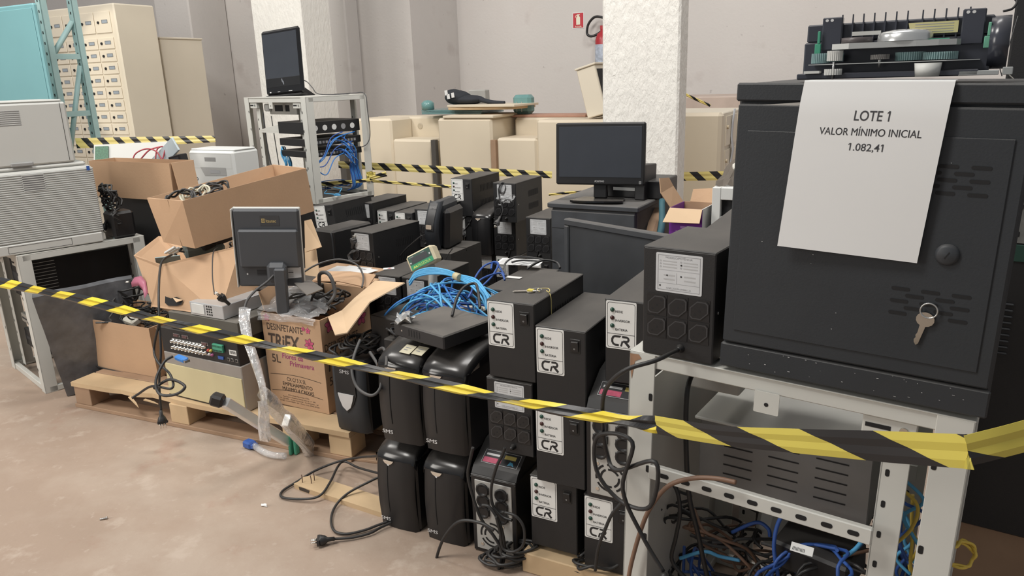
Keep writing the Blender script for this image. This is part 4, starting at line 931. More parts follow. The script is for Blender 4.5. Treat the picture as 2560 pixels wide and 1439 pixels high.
# black adapter and cable bunch on the rack beside the printer
cb = LR(0.50, 0.475, 0.672); t = thing('power_adapter', 'black power supply wound with cables at the right end of the ridged printer', 'power supply', cb, LY)
MB(BLK2).box(-.06, .05, -.05, .06, 0, .13, None, .012).build('case', t)
mb = MB(CAB)
for i in range(5): coil(mb, (-.01, -.02, .17 + i * .012), .062, 1.6, .006, rng, RX(60 + i * 15), .4)
coil(mb, (.03, -.03, .11), .05, 1.5, .006, rng, RX(80), .5); mb.build('cable_bunch', t)
a, b = plug_at(None, T(-.02, -.07, .05) @ RX(60), CAB); o = a.build('plug', t); b.build('pins', o)

# pallet under the cartons
PYAW = -24.0; pl = at(190, 945, 0.122); pl = Vector((-1.995, 3.19, 0)); uQ, vQ = U(PYAW), V(PYAW)
t = thing('pallet', 'weathered wooden pallet with a splintered front board under the cartons and recorder', 'pallet', pl, PYAW)
PLEN, PDEP = 1.50, 0.56
for i in range(6):
    y = i * 0.092
    mb = MB(WOOD if i == 0 else WOODD)
    if i == 0:
        pts = [(0, 0), (.22, .002), (.30, .012), (.38, .006), (.47, .028), (.55, .022), (.62, .012), (.75, .004), (PLEN, 0), (PLEN, .12), (0, .12)]
        mb.prism(pts, .102, .122)
    else: mb.box(0, PLEN, y + .035, y + .11, .102, .122, None, .002)
    mb.build('deck_board', t)
for x in (0.005, 0.585, 0.62 + .56, PLEN - .1):
    for y in (0.0, 0.23, 0.46): MB(WOOD if x > .5 else WOODD).box(x, x + .10, y + .006, y + .10, .018, .102, None, .002).build('block', t)
for y in (0.0, 0.23, 0.46): MB(WOODD).box(0, PLEN, y, y + .10, 0, .018, None, .002).build('bottom_board', t)
for i, (x, l) in enumerate(((.36, .1), (.45, .07))):
    mb = MB(WOOD); mb.M = T(x, -.004, .1) @ RZ(-20 + 30 * i) @ RY(12); mb.prism([(0, 0), (l, .003), (l * .6, .010), (0, .012)], 0, .004); mb.build('splinter', t)

# low carton full of black cables
p = at(228, 913, 0.1235); q = onv(397, 948, p, -25); w_ = (Vector((q.x, q.y, 0)) - Vector((p.x, p.y, 0))).length; uu, vv = U(-25), V(-25); Z = Vector((0, 0, 1)); lowp = Vector(p)
lowc, ll = carton('cable_carton', 'low cardboard box full of black cables standing on the left end of the pallet', [p, p + uu * w_, p + uu * w_ + vv * .30, p + vv * .30], [p + Z * .235 - uu * .005, p + uu * (w_ - .01) + Z * .232, p + uu * (w_ + .005) + vv * .30 + Z * .24, p + vv * .30 + Z * .24])
flap(lowc, ll, [[p + uu * (w_ + .008) + vv * .02 + Z * .232, p + uu * (w_ + .012) + vv * .29 + Z * .232], [p + uu * (w_ + .045) + vv * .06 + Z * .12, p + uu * (w_ + .05) + vv * .27 + Z * .12]], CARD)
for i in range(12):
    c = p + uu * rng.uniform(.08, w_ - .06) + vv * rng.uniform(.07, .22) + Z * rng.uniform(.20, .30); mb = MB((CAB, CAB, CABG)[i % 3])
    if i % 2: coil(mb, c, rng.uniform(.045, .07), rng.uniform(2, 3.5), .0045, rng, RX(rng.uniform(-50, 50)) @ RY(rng.uniform(-40, 40)), .25)
    else: tangle(mb, c, (.09, .09, .05), 12, .005, rng)
    single(mb, 'power_cable', 'black cable heaped in the low carton on the pallet', 'cable', 'black cables in the low carton')
mb = MB(CAB); coil(mb, p + uu * (w_ - .05) + vv * .09 + Z * .25, .058, 5, .0035, rng, RX(20) @ RY(-15), .18); single(mb, 'cable_coil', 'neatly coiled thin black cable at the right corner of the low carton', 'cable')
mb = MB(CAB); cc = p + uu * .12 + vv * .2 + Z * .33; coil(mb, cc, .08, 3.5, .007, rng, RX(15), .5); 
t = single(mb, 'cable_coil', 'thick black cable bunch with pale plug pins on top of the low carton', 'cable')
a, b = plug_at(None, T(.03, -.05, .1) @ RZ(-70), CAB); o = a.build('plug', t); b.build('pins', o)
mb = MB(mat('cream_adapter', (0.62, 0.6, 0.52), .5)); mb.M = T(*(p + uu * (w_ - .17) + vv * .06 + Z * .225)) @ RZ(-40) @ RX(25); mb.box(-.05, .05, -.025, .025, 0, .03, None, .006); single(mb, 'cream_adapter', 'small cream power brick poking out of the low carton', 'power supply')
pk = mat('pink_bag', (0.55, 0.18, 0.27), .4, trans=.2); mb = MB(pk); P0 = [pd(328, 706, 3.3), pd(345, 702, 3.28), pd(356, 715, 3.25), pd(362, 745, 3.22)]
mb.grid([[a + Z * .018 + vv * .02, a, a - Z * .02] for a in P0]); single(mb, 'pink_bag', 'scrap of pink plastic bag on the left side of the middle carton', 'plastic bag', solid=.001)

# plastic-wrapped panel leaning on the rack
WRAP = mat('dusty_wrapped_panel', (0.12, 0.125, 0.135), 0.35, var=0.35, scale=14, bump=.25, bscale=22, coat=.3)
a, b, c_, d_ = at(100, 998, 0.003), at(186, 992, 0.003), pd(330, 697, 3.45), pd(82, 742, 3.22)
a = at(168, 990, 0.004)
bl = at(168, 990, .004); br = bl + U(28) * .30; tl = pd(80, 745, 3.27); tr = pd(330, 695, 3.62)
n_ = (br - bl).cross(tl - bl).normalized()
mb = MB(WRAP); k_ = Vector((n_.x, n_.y, n_.z)) * .035
if k_.y < 0: k_ = -k_
rows_ = [[bl.lerp(br, j / 6).lerp(tl.lerp(tr, j / 6), i / 6) + k_ * (0.12 * math.sin(i * 2.1 + j * 1.7)) for j in range(7)] for i in range(7)]
mb.grid(rows_); mb.grid([list(reversed([q + k_ for q in r_])) for r_ in rows_])
edge = [rows_[0], [r_[-1] for r_ in rows_], rows_[-1][::-1], [r_[0] for r_ in rows_[::-1]]]
for e in edge: mb.grid([[q + k_ for q in e], e])
wp = single(mb, 'wrapped_board', 'dark flat panel wrapped in dusty clear plastic leaning against the left rack', 'panel')

# cream fronted case, recorder and metal devices stacked on the pallet
DY = -29.0; uD, vD = U(DY), V(DY)
p = at(425, 985, 0.1235); q = onv(640, 1040, p, DY); W_ = 0.455
t = thing('cream_fronted_case', 'low steel case with a pale yellow front lying on the pallet', 'case', p, DY)
MB(mat('dull_zinc', (0.36, 0.34, 0.32), .4, metal=.4, dust=.4)).box(0, W_, 0.003, .36, 0, .195, None, .003).build('case', t)
MB(mat('pale_yellow_panel', (0.60, 0.53, 0.32), .5, var=.03)).box(0.002, W_ - .002, -.002, .0025, 0.005, .145, None, .001).build('front_panel', t)
MB(BLK2).box(-.002, W_ + .002, -.001, .003, -.0, .0045).build('bottom_edge', t)
pz = p + Z * .196 + uD * .0 + vD * .004
t = thing('video_recorder', 'black video recorder with rows of camera sockets, lying on the cream-fronted case', 'recorder', pz, DY)
MB(BLK).box(0, W_ - .005, 0, .34, 0, .105, None, .002).build('case', t)
for r_ in range(2):
    for i in range(10):
        mb = MB(CHROME); mb.M = FRONT(.075 + i * .0205, 0, .055 - r_ * .026); mb.lathe([(.0085, 0), (.0085, .003), (.006, .004), (.006, .015), (.0045, .016), (.0045, .008), (0, .008)], None, 12)
        mb.rect(-.0085, .0085, .006 if not r_ else -.010, .010 if not r_ else -.0055, .0006, LOGOW); mb.build('camera_socket', t)
for i, (x, z) in enumerate(((.10, .082), (.152, .082), (.265, .068))):
    mb = MB(STEEL); mb.M = FRONT(x, 0, z); mb.prism([(-.019, -.006), (.019, -.006), (.019, .006), (-.019, .006)], 0, .002); mb.prism([(-.012, -.005), (.012, -.005), (.014, .005), (-.014, .005)], .002, .006, mat('port_maroon', (0.12, 0.06, .06), .5)); mb.build('serial_port', t)
mb = MB(GREEN); mb.box(.318, .376, -.012, 0, .048, .080, None, .002); mb.M = FRONT(0, -.0126, 0)
for i in range(8): mb.rect(.3215 + i * .0067, .3255 + i * .0067, .051, .058, 0, DARK); mb.rect(.3215 + i * .0067, .3255 + i * .0067, .068, .076, 0, mat('green_dark', (.02, .12, .07), .4))
mb.build('terminal_block', t)
for i, (x, c) in enumerate(((.283, (0.5, .05, .04)), (.297, (.6, .5, .08)), (.285, (.65, .65, .65)), (.302, (.4, .1, .25)))):
    mb = MB(mat('rca_%d' % i, c, .4)); mb.M = FRONT(x, 0, .044 - .017 * (i // 2)); mb.lathe([(.006, 0), (.006, .006), (.003, .007), (.003, .01), (0, .01)], None, 10); mb.build('audio_socket', t)
mb = MB(BLUED); mb.M = FRONT(.35, 0, .022); mb.prism([(-.014, -.006), (.014, -.006), (.016, .006), (-.016, .006)], 0, .004); mb.build('vga_port', t)
for x in (.385, .405, .43): mb = MB(STEEL); mb.box(x, x + .013, -.002, 0, .014, .028, None, .001); mb.box(x + .002, x + .011, -.0026, -.002, .016, .026, DARK); mb.build('network_port', t)
mb = MB(WHT); mb.M = FRONT(.40, -.0006, .042); mb.rect(0, .04, 0, .022)
for i in range(9): mb.rect(.004 + i * .0036, .0055 + i * .0036 + (.0008 if i % 3 else 0), .006, .018, .0003, INK)
mb.build('barcode_sticker', t)
pz2 = pz + Z * .1065 + uD * .06 + vD * .006
t = thing('steel_chassis', 'grey olive metal chassis on the video recorder under the middle carton', 'case', pz2, DY)
MB(mat('olive_metal', (0.085, 0.082, 0.07), .5, dust=.45)).box(0, .40, 0, .34, 0, .072, None, .002).build('case', t)
pz3 = pz2 + Z * .0735 + uD * .135 + vD * .004
t = thing('silver_player', 'silver backed drive unit with a blank plate and round ports, right of the middle carton', 'electronics', pz3, DY)
SV = mat('silver_sheet', (0.56, 0.58, 0.60), .35, metal=.5)
MB(SV).box(0, .19, 0, .22, 0, .055, None, .002).build('case', t)
mb = MB(PRTW); mb.box(.012, .085, -.003, -.0002, .010, .05, None, .001); mb.build('blank_plate', t)
mb = MB(DARK)
for i in range(3):
    for j in range(4): mb.M = FRONT(.10 + i * .012, -.0006, .012 + j * .011); mb.disc(.0042, 0, None, 10)
mb.build('port_cluster', t)
t = thing('flat_unit', 'low black unit with open top and loose parts under the monitor stand', 'electronics', pz2 + Z * .0735 + uD * .135 + vD * .24, DY)
MB(BLK).box(0, .34, 0.0, .25, 0, .06, None, .003).build('case', t)
MB(mat('ivory_part', (.55, .52, .45), .5)).lathe([(0, .0605), (.04, .0605), (.035, .09), (.02, .105), (0, .11)], None, 14).build('round_part', t)

# middle carton, ripped, resting on the chassis and the low carton
zc = pz2.z + .074
def pl_(px, py, d): return onv(px, py, p + vD * d, DY)
B_F, B_R = pl_(378, 772, .02), pl_(548, 790, .04); zb_ = max(B_F.z, B_R.z, zc); B_F.z = B_R.z = zc + .001
B_BR = B_R + vD * .22 + uD * .0; B_BL = B_F + vD * .30 - uD * .02; B_L = B_F + vD * .10 - uD * .055
for q in (B_BR, B_BL, B_L): q.z = zc + .001
T_F, T_R = pd(400, 662, 3.16), pd(602, 613, 3.14); T_L = pd(334, 638, 3.42); T_B = pd(396, 590, 3.68); T_BR = T_R + vD * .24 - Z * .01
midc, ml = carton('ripped_carton', 'ripped open cardboard box of cables and metal parts in the middle of the left pile', [B_L, B_F, B_R, B_BR, B_BL], [T_L, T_F, T_R, T_BR, T_B])
mb = MB(DARK); nF = (B_R - B_F).cross(T_F - B_F).normalized(); hc = B_F.lerp(B_R, .33) + (T_F - B_F) * .22; ux, uz = (B_R - B_F).normalized(), (T_F - B_F).normalized()
mb.add([hc + nF * .003 + ux * a + uz * b - ml for a, b in ((-.055, .012), (-.02, .006), (.01, .016), (.05, .004), (.045, -.014), (.02, -.022), (-.025, -.026), (-.048, -.016))], [tuple(range(8))], None); mb.build('tear', midc)
mb = MB(CARD2); mb.add([hc + nF * (.004 + c) + ux * a + uz * b - ml for a, b, c in ((-.01, .010, .0), (.05, .006, .0), (.03, -.006, .012))], [(0, 1, 2)], None); mb.build('torn_edge', midc, None, .002)
mb = MB(mat('packing_tape', (0.46, 0.28, 0.15), .35)); w0, w1 = pl_(455, 700, .05), pl_(520, 735, .05); mb.add([B_F + (B_R - B_F) * a + (T_F - B_F).lerp(T_R - B_R, a) * b + nF * .003 - ml for a, b in ((.45, .25), (.85, .45), (.80, .66), (.5, .55))], [(0, 1, 2, 3)], None); mb.build('old_tape', midc)
ctr = (T_F + T_R + T_BR + T_B) / 4
for i, (px, py, D, lab) in enumerate(((455, 640, 3.12, 'light plastic strip'), (490, 625, 3.1, 'green-grey square'), (530, 628, 3.05, 'dark boxed'))): pass
mb = MB(mat('aqua_metal', (0.42, 0.52, 0.52), .35)); mb.M = T(*pd(415, 655, 3.30)) @ RZ(20) @ RX(-60); mb.box(-.04, .06, -.03, .05, 0, .006, None, .001); single(mb, 'metal_plate', 'pale aqua metal plate sticking out of the ripped carton', 'plate')
mb = MB(PRTW); mb.M = T(*pd(420, 628, 3.36)) @ RZ(10) @ RX(-30) @ RZ(-50)
for k in range(3): mb.box(-.04, .05, k * .018, k * .018 + .013, 0, .01, None, .002)
single(mb, 'plastic_strip', 'white ribbed plastic piece in the ripped carton', 'plastic part')
mb = MB(mat('greenish_case', (0.14, 0.18, 0.17), .45, dust=.2)); mb.M = T(*pd(505, 628, 3.26)) @ RZ(30) @ RX(8); mb.box(-.07, .09, -.04, .06, -.02, .032, None, .01); single(mb, 'green_adapter', 'dark green-grey power box in the ripped carton', 'power supply')
for i in range(6):
    mb = MB(CAB); tangle(mb, pd(450 + i * 22, 638 - i * 4, 3.28), (.05, .06, .03), 9, .006, rng); single(mb, 'power_cable', 'black cable inside the ripped carton', 'cable', 'black cables in the ripped carton')
# black slab between the cartons
sl = T_F.lerp(T_R, .75) + vD * .05; mb = MB(BLK2); bz = max(T_R.z, T_F.z) 
k_ = pd(520, 614, 3.24); mb.M = T(*k_) @ RZ(55) @ RY(-9); mb.box(-.03, .36, -.02, .13, -.012, .028, None, .004); single(mb, 'black_slab', 'flat black device wedged between the two tilted cartons', 'electronics')

# upper long carton
zu = 0.748; F0 = at(488, 621, zu); R0 = onv(786, 527, F0, 60); L0 = onv(409, 605, F0, A); B0 = L0 + (R0 - F0)
F1 = onv(456, 502, F0, 60); R1 = onv(765, 420, F0, 60); L1 = onv(367, 495, F0, A); B1 = L1 + (R1 - F1) * 1.02 + Z * .01
topc, tl_ = carton('long_carton', 'long open cardboard box tilted across the top of the left pile', [L0, F0, R0, B0], [L1, F1, R1, B1])
mb = MB(mat('packing_tape', (0.46, 0.28, 0.15), .35)); nf = (F0 - L0).cross(F1 - F0).normalized()
mb.add([L0.lerp(F0, .35) - tl_ + nf * .002, L0.lerp(F0, .6) - tl_ + nf * .002, L1.lerp(F1, .6) - tl_ + nf * .002, L1.lerp(F1, .35) - tl_ + nf * .002], [(0, 1, 2, 3)], CARD); mb.build('tape_strip', topc)
for i, (c, mt_, lab) in enumerate(((.10, CAB, 'black'), (.22, mat('cream_cable', (.6, .57, .45), .5), 'cream'), (.36, CAB, 'black'), (.30, CABG, 'grey'))):
    mb = MB(mt_); q = F1.lerp(R1, c).lerp(L1.lerp(B1, c), .5) - Z * .015; coil(mb, q, .062, 2.5, .006, rng, RX(20) @ RZ(60), .3)
    single(mb, 'cable_coil', lab + (' coil' if i else ' coil near the left end') + (' of cable nearest the middle' if i == 2 else ' of cable') + ' lying in the long carton', 'cable')
# black lead of the low-hanging plug
hp = [pd(430, 636, 3.25), pd(404, 656, 3.12), pd(397, 720, 2.98), pd(398, 800, 2.93), pd(402, 880, 2.92), pd(398, 960, 2.93), pd(404, 1035, 2.96)]
cable(hp, .006, 'long black lead hanging from the ripped carton to a plug near the floor', plug=lookm(pd(406, 1052, 2.96), (0.05, -.1, -1)))
cable([pd(545, 618, 3.2), pd(533, 632, 3.08), pd(531, 690, 3.02), pd(536, 735, 2.96)], .003, 'thin black lead ending in an upturned plug beside the monitor', plug=lookm(pd(552, 742, 2.93), (-.6, -.1, .7)))
cable([pd(400, 800, 2.9), pd(385, 870, 2.95), pd(395, 905, 2.9), pd(425, 935, 2.85), pd(430, 970, 2.8), pd(380, 965, 2.85), pd(345, 985, 2.9), pd(330, 995, 2.9)], .006, 'black cable dropping between the low carton and the cream-fronted case')
cable([pd(432, 890, 2.88), pd(410, 905, 2.86), pd(390, 950, 2.82), pd(400, 985, 2.8), pd(440, 985, 2.78), pd(462, 965, 2.78), pd(425, 948, 2.82), pd(385, 970, 2.84)], .007, 'looped black cable over the front edge of the pallet')
cable([onv(x, y, lowp - vv * (.006 if i else -.02), -25) for i, (x, y) in enumerate(((235, 792), (222, 797), (200, 815), (192, 850), (203, 893), (240, 914), (285, 926), (320, 934)))], .004, 'thin black cable looping down the left side of the low carton')
mb = MB(BLUE); mb.M = T(*pd(455, 897, 2.84)) @ RZ(DY - 10) @ RX(10); mb.box(-.035, .03, -.012, .012, -.008, .010, None, .004); t = single(mb, 'vga_connector', 'blue cable connector lying at the left end of the cream-fronted case', 'connector')
k = MB(CHROME); k.M = RZ(DY - 10); k.box(.030, .042, -.010, .010, .004, .013); k.build('metal_shell', t)

# carton behind on the left and what sticks out of it
qa = pd(237, 490, 4.1); e1 = onv(437, 505, qa, A); za = qa.z; wl = (Vector((e1.x, e1.y, 0)) - Vector((qa.x, qa.y, 0))).length; ha = onv(237, 402, qa, A).z - za
ba = [qa, qa + u * wl, qa + u * wl + v * .15, qa + v * .15]
backc, bl_ = carton('back_carton', 'wide cardboard box behind the ridged printer, holding circuit boards and red wires', ba, [q + Z * ha for q in ba])
flap(backc, bl_, [[qa + u * (wl + .006) + v * .01 + Z * ha, qa + u * (wl + .006) + v * .14 + Z * ha], [qa + u * (wl + .05) + Z * (ha - .17), qa + u * (wl + .05) + v * .12 + Z * (ha - .17)]], CARD)
mb = MB(BLK); mb.M = T(qa.x, qa.y, 0) @ RZ(A); mb.box(.14, wl + .12, .02, .5, 0, za - .001, None, .004); single(mb, 'black_cabinet', 'black floor cabinet under the wide carton behind the left rack', 'cabinet')
zt_ = za + ha
pcb = thing('circuit_board', 'green circuit board in a grey frame leaning in the wide back carton', 'circuit board', pd(285, 405, 4.3), 10, tilt=RX(-28))
MB(PRT).box(-.11, .30, 0.008, .014, -.02, .115, None, .002).build('frame', pcb); mb = MB(mat('pcb_green', (.05, .14, .08), .5, var=.4, scale=120)); mb.box(-.10, -.03, .0, .007, -.02, .10); mb.build('board', pcb)
pnl = thing('pale_blue_panel', 'pale blue metal panel sticking up out of the wide back carton', 'panel', pd(395, 410, 4.25), -28, tilt=RY(-32))
MB(mat('pale_blue_metal', (.55, .64, .68), .4)).box(-.10, .20, 0, .012, -.03, .05, None, .002).build('panel', pnl)
blk = thing('black_bracket', 'black metal bracket at the right end of the wide back carton', 'bracket', pd(432, 405, 4.15), -28, tilt=RY(-12))
mb = MB(BLK2); mb.box(-.03, .07, 0, .05, -.03, .032, None, .004); mb.build('bracket', blk); mb = MB(SLATE); mb.M = FRONT(0, -.001, 0); mb.rect(-.01, .055, -.01, .02); mb.build('window', blk)
RW = mat('red_wire', (.45, .07, .09), .4)
for i, pts in enumerate(([(330, 412), (338, 385), (365, 372), (390, 378), (405, 400)], [(388, 410), (392, 375), (405, 366), (412, 374), (404, 408)], [(350, 400), (372, 376), (395, 368), (408, 366)])):
    mb = MB(RW); mb.tube([pd(x, y, 4.18 + .02 * i) for x, y in pts], .004, None, 6, 6); single(mb, 'red_wire', ('long red wire arching over the wide back carton', 'tight red wire loop beside the pale blue panel', 'short red wire lying over the other red wires')[i], 'wire')
# white printer behind
wp_ = pd(478, 440, 4.55); t = thing('white_printer', 'white office printer standing behind the long carton', 'printer', Vector((wp_.x, wp_.y, .80)), A)
WW = .37
MB(PRTW).box(0, WW, 0, .20, 0, .215, None, .012).build('body', t)
mb = MB(PRTW); mb.box(.005, WW - .005, .02, .18, .2155, .225, None, .004); mb.M = FRONT(0, -.0008, 0); mb.rect(.135, .225, .155, .178, 0, mat('grey_handle', (.3, .3, .3), .5)); mb.frame(.02, WW - .02, .115, .20, .001, 0, PRT); mb.build('front_door', t)
mb = MB(PRT); mb.M = FRONT(0, -.0012, 0); mb.poly([(.09, .12), (.30, .12), (.30, .075), (.12, .07)], 0, mat('paper_slot', (.42, .42, .41), .5)); mb.rect(.17, .25, .085, .105, .0005, SV); mb.build('slot', t)
mb = MB(DARK); mb.M = FRONT(.025, -.0012, .11)
for k in range(2): mb.rect(0, .012, k * .022, k * .022 + .014)
mb.M = FRONT(.05, -.0014, .05); mb.ring(.006, .010, 0, None, 12); mb.build('ports', t)
mb = MB(BLK); mb.M = T(wp_.x, wp_.y, 0) @ RZ(A); mb.box(-.02, WW + .02, -.02, .4, 0, .799, None, .004); single(mb, 'black_cabinet', 'black floor cabinet carrying the white office printer', 'cabinet')

# monitor seen from behind
mo = pd(676, 716, 2.99); zb_ = .525
t = thing('monitor', 'flat monitor turned backwards, showing a grey back and gold logo, above the printed carton', 'monitor', Vector((mo.x, mo.y, mo.z)), 3, tilt=RX(3) @ RY(2.6) @ Matrix.Diagonal((.83, 1, .95, 1)))
BK = mat('grey_monitor_back', (0.060, 0.064, 0.072), .5, var=.04)
mb = MB(BK); mb.box(-.145, .155, 0, .028, .0, .325, None, .008); mb.box(-.125, .15, -.018, .0, .085, .245, None, .012); mb.build('housing', t)
MB(PRT).box(-.152, -.1455, -.002, .05, -.004, .327, None, .003).build('bezel_edge', t)
MB(PRT).box(-.152, .155, .0285, .045, -.004, .327, None, .004).build('bezel', t)
GO = mat('gold_print', (0.42, 0.32, 0.14), .45); mb = MB(GO); mb.M = FRONT(0, -.0008, 0)
mb.rect(-.021, .066, .258, .30, .0002, mat('logo_patch', (0.045, .046, .05), .5)); mb.text('Itautec', .006, .272, .0135, GO, z=.0006, off=.02, wid=.046)
mb.rect(-.014, .001, .271, .288, .0005, GO); mb.M = FRONT(-.0065, -.0016, .2795); mb.ring(.0035, .0055, 0, INK, 16); mb.build('logo', t)
mb = MB(STK); mb.M = FRONT(.085, -.0008, .035); mb.poly([(0, 0), (.064, .005), (.064, .05), (0, .046)], 0); 
for k in range(5): mb.rect(.006, .028, .010 + k * .006, .0115 + k * .006, .0004, GINK)
mb.rect(.004, .028, .0255, .0285, .0005, INK); mb.build('rating_sticker', t)
mb = MB(BLK2); mb.M = FRONT(0, -.0008, 0)
for k in range(5): mb.rect(-.055, -.012, .05 + k * .005, .0525 + k * .005, 0, DARK)
for k in range(8): mb.rect(-.122, -.112, .12 + k * .014, .124 + k * .014, .0, DARK)
mb.M = FRONT(-.1, -.0008, .055); mb.disc(.004, 0, LOGOW, 10); mb.build('vent_slots', t)
mb = MB(BK); mb.box(.0, .092, -.045, -.0005, .025, .112, None, .016); mb.box(.038, .092, -.062, -.03, -.10, .095, None, .006); mb.build('stand', t)
cable([pd(702, 650, 2.98), pd(700, 668, 2.95), pd(672, 700, 2.92), pd(640, 725, 2.88), pd(618, 750, 2.84), pd(611, 772, 2.82)], .006, 'grey cable curving from the monitor neck down to the silver unit', CABG)

# printed carton of cables
tp = Vector((-1.0, 2.888, 0.1235)); TW, TD, TH = 0.303, 0.30, 0.388
t = thing('printed_carton', 'printed cardboard box with pink flowers, open and full of grey cables, on the pallet', 'cardboard box', tp, A)
mb = MB(CARD); th = .005
mb.box(0, TW, 0, th, 0, TH, None, .001); mb.box(0, TW, TD - th, TD, 0, TH + .05, None, .001); mb.box(0, th, th, TD - th, 0, TH, None, .001); mb.box(TW - th, TW, th, TD - th, 0, TH, None, .001); mb.box(th, TW - th, th, TD - th, 0, th); mb.build('body', t)
BR = mat('box_print_dark', (0.075, 0.050, 0.036), .8, var=.15, scale=60); PU = mat('box_print_magenta', (0.33, 0.05, 0.15), .8); PI = mat('box_print_pink', (0.58, 0.10, 0.20), .8, var=.15, scale=40)
def flower(mb, x, y, r, k=6):
    pts = []; 
    for i in range(k * 6): a = 2 * math.pi * i / (k * 6); pts.append((x + r * (0.80 + .20 * math.cos(k * a)) * math.cos(a + .3), y + r * (0.80 + .20 * math.cos(k * a)) * math.sin(a + .3)))
    mb.poly(pts, .0003, BR); mb.poly([(x + (px - x) * .9, y + (py - y) * .9) for px, py in pts], .0005, PI)
    for i in range(k): a = 2 * math.pi * (i + .5) / k + .3; mb.stroke([(x + r * .15 * math.cos(a), y + r * .15 * math.sin(a)), (x + r * .5 * math.cos(a), y + r * .5 * math.sin(a))], r * .05, .0007, BR)
    mb.poly([(x + r * .22 * math.cos(2 * math.pi * i / 8), y + r * .22 * math.sin(2 * math.pi * i / 8)) for i in range(8)], .0007, PU)
def triex(mb, x, y, h, mt):
    """chunky outlined brand lettering"""
    mb.text('TRiEX', x + .012 * h, y - .02 * h, h, mat('print_shade', (.20, .17, .14), .8), z=.0003, off=.05, wid=h * 2.62, shear=.12)
    mb.text('TRiEX', x, y, h, mt, z=.0006, off=.03, wid=h * 2.6, shear=.12)
mb = MB(BR); mb.M = FRONT(0, -.0006, 0)
mb.text('DESINFETANTE', .025, TH - .068, .028, BR, off=.015, wid=.185); triex(mb, .02, TH - .142, .062, BR)
mb.text('5L', .032, TH - .205, .036, BR, off=.01, wid=.045); mb.text('Flores da', .088, TH - .182, .022, PU, off=.02, wid=.108, shear=.1); mb.text('Primavera', .124, TH - .210, .022, PU, off=.02, wid=.125, shear=.1)
flower(mb, .215, TH - .045, .010, 5); flower(mb, .238, TH - .050, .014, 5); flower(mb, .238, TH - .105, .026, 6); flower(mb, .03, TH - .018, .018, 5); flower(mb, .24, TH - .155, .009, 5)
for yb, s_ in ((.128, 1), (.058, 1)): mb.stroke([(.012 + i * .0265, yb + .010 * math.sin(math.pi * i / 10)) for i in range(11)], .0022, 0, BR)
mb.text('CX C/ 3 X 5L', TW * .49, .110, .0165, BR, off=.025, align='c', wid=.10); mb.text('EMPILHAMENTO', TW * .5, .088, .0165, BR, off=.025, align='c', wid=.155); mb.text('MÁXIMO 4 CAIXAS', TW * .5, .066, .0165, BR, off=.025, align='c', wid=.165)
for k, s_ in enumerate(('IR Produtos Saneantes LTDA', 'Rua Pedro Américo Edson Sales Jr. nº 345', '14.123-000 - Zona Industrial - Sertãozinho - SP', 'CNPJ 14.034/0001-40 - Fone (16) 3945-8730')): mb.text(s_, TW * .5, .046 - k * .0095, .0052, BR, align='c', wid=(.11, .17, .20, .205)[k])
mb.build('printing', t); mb = MB(BR); mb.M = RIGHT(TW + .0006, 0, 0); mb.text('DESINFETANTE', .012, TH - .132, .030, BR, off=.015, wid=.2); triex(mb, .006, TH - .215, .066, BR); flower(mb, .055, TH - .035, .034, 5); flower(mb, .24, TH - .06, .036, 5); mb.text('5L', .02, TH - .275, .036, BR, wid=.045)
mb.build('printing', t)
def TC(a, b, z): return tp + u * a + v * b + Z * z
lt = Vector(tp)
def lflap(rows, mt=CARD2, name='flap'):
    Mi = (T(*tp) @ RZ(A)).inverted(); mb = MB(mt); mb.grid([[Mi @ Vector(q) for q in r_] for r_ in rows], None, False); return mb.build(name, t, None, .004)
lflap([[TC(TW + .002, .045, TH), TC(TW + .002, .13, TH + .002), TC(TW + .002, .21, TH + .03), TC(TW + .01, TD + .04, TH + .07)], [pd(838, 838, 2.55), pd(868, 832, 2.58), pd(925, 755, 2.66), pd(1012, 707, 2.78)]])
lflap([[TC(.005, TD, TH + .05), TC(TW * .5, TD + .004, TH + .06), TC(TW, TD, TH + .05)], [TC(.01, TD + .07, TH + .075), TC(TW * .5, TD + .08, TH + .085), TC(TW, TD + .06, TH + .09)]], CARD)
lflap([[TC(0, .02, TH), TC(0, .15, TH), TC(0, TD - .02, TH + .02)], [TC(-.03, .03, TH + .07), TC(-.035, .15, TH + .09), TC(-.03, TD - .02, TH + .10)]], CARD)
FILM = mat('crumpled_clear_film', (0.85, 0.86, 0.88), 0.12, trans=.55, spec=.8, bump=.9, bscale=38, alpha=.62)
mb = MB(FILM)
def crumple(mb, corners, n, amp, rng):
    a, b, c, d = [Vector(q) for q in corners]; P = []
    for i in range(n + 1):
        r_ = []
        for j in range(n + 1): q = a.lerp(b, j / n).lerp(d.lerp(c, j / n), i / n); r_.append(q + Vector((rng.uniform(-1, 1), rng.uniform(-1, 1), rng.uniform(-1, 1))) * amp)
        P.append(r_)
    mb.grid(P, None, False)
crumple(mb, [TC(-.01, -.008, TH + .004), TC(TW * .95, -.006, TH + .004), TC(TW * .8, .14, TH + .01), TC(.02, .22, TH + .09)], 9, .010, rng); crumple(mb, [TC(-.008, -.010, TH - .03), TC(TW * .9, -.009, TH - .02), TC(TW * .95, -.006, TH + .004), TC(-.01, -.008, TH + .004)], 5, .004, rng)
single(mb, 'plastic_film', 'crumpled clear plastic film over the front rim of the printed carton', 'plastic film')
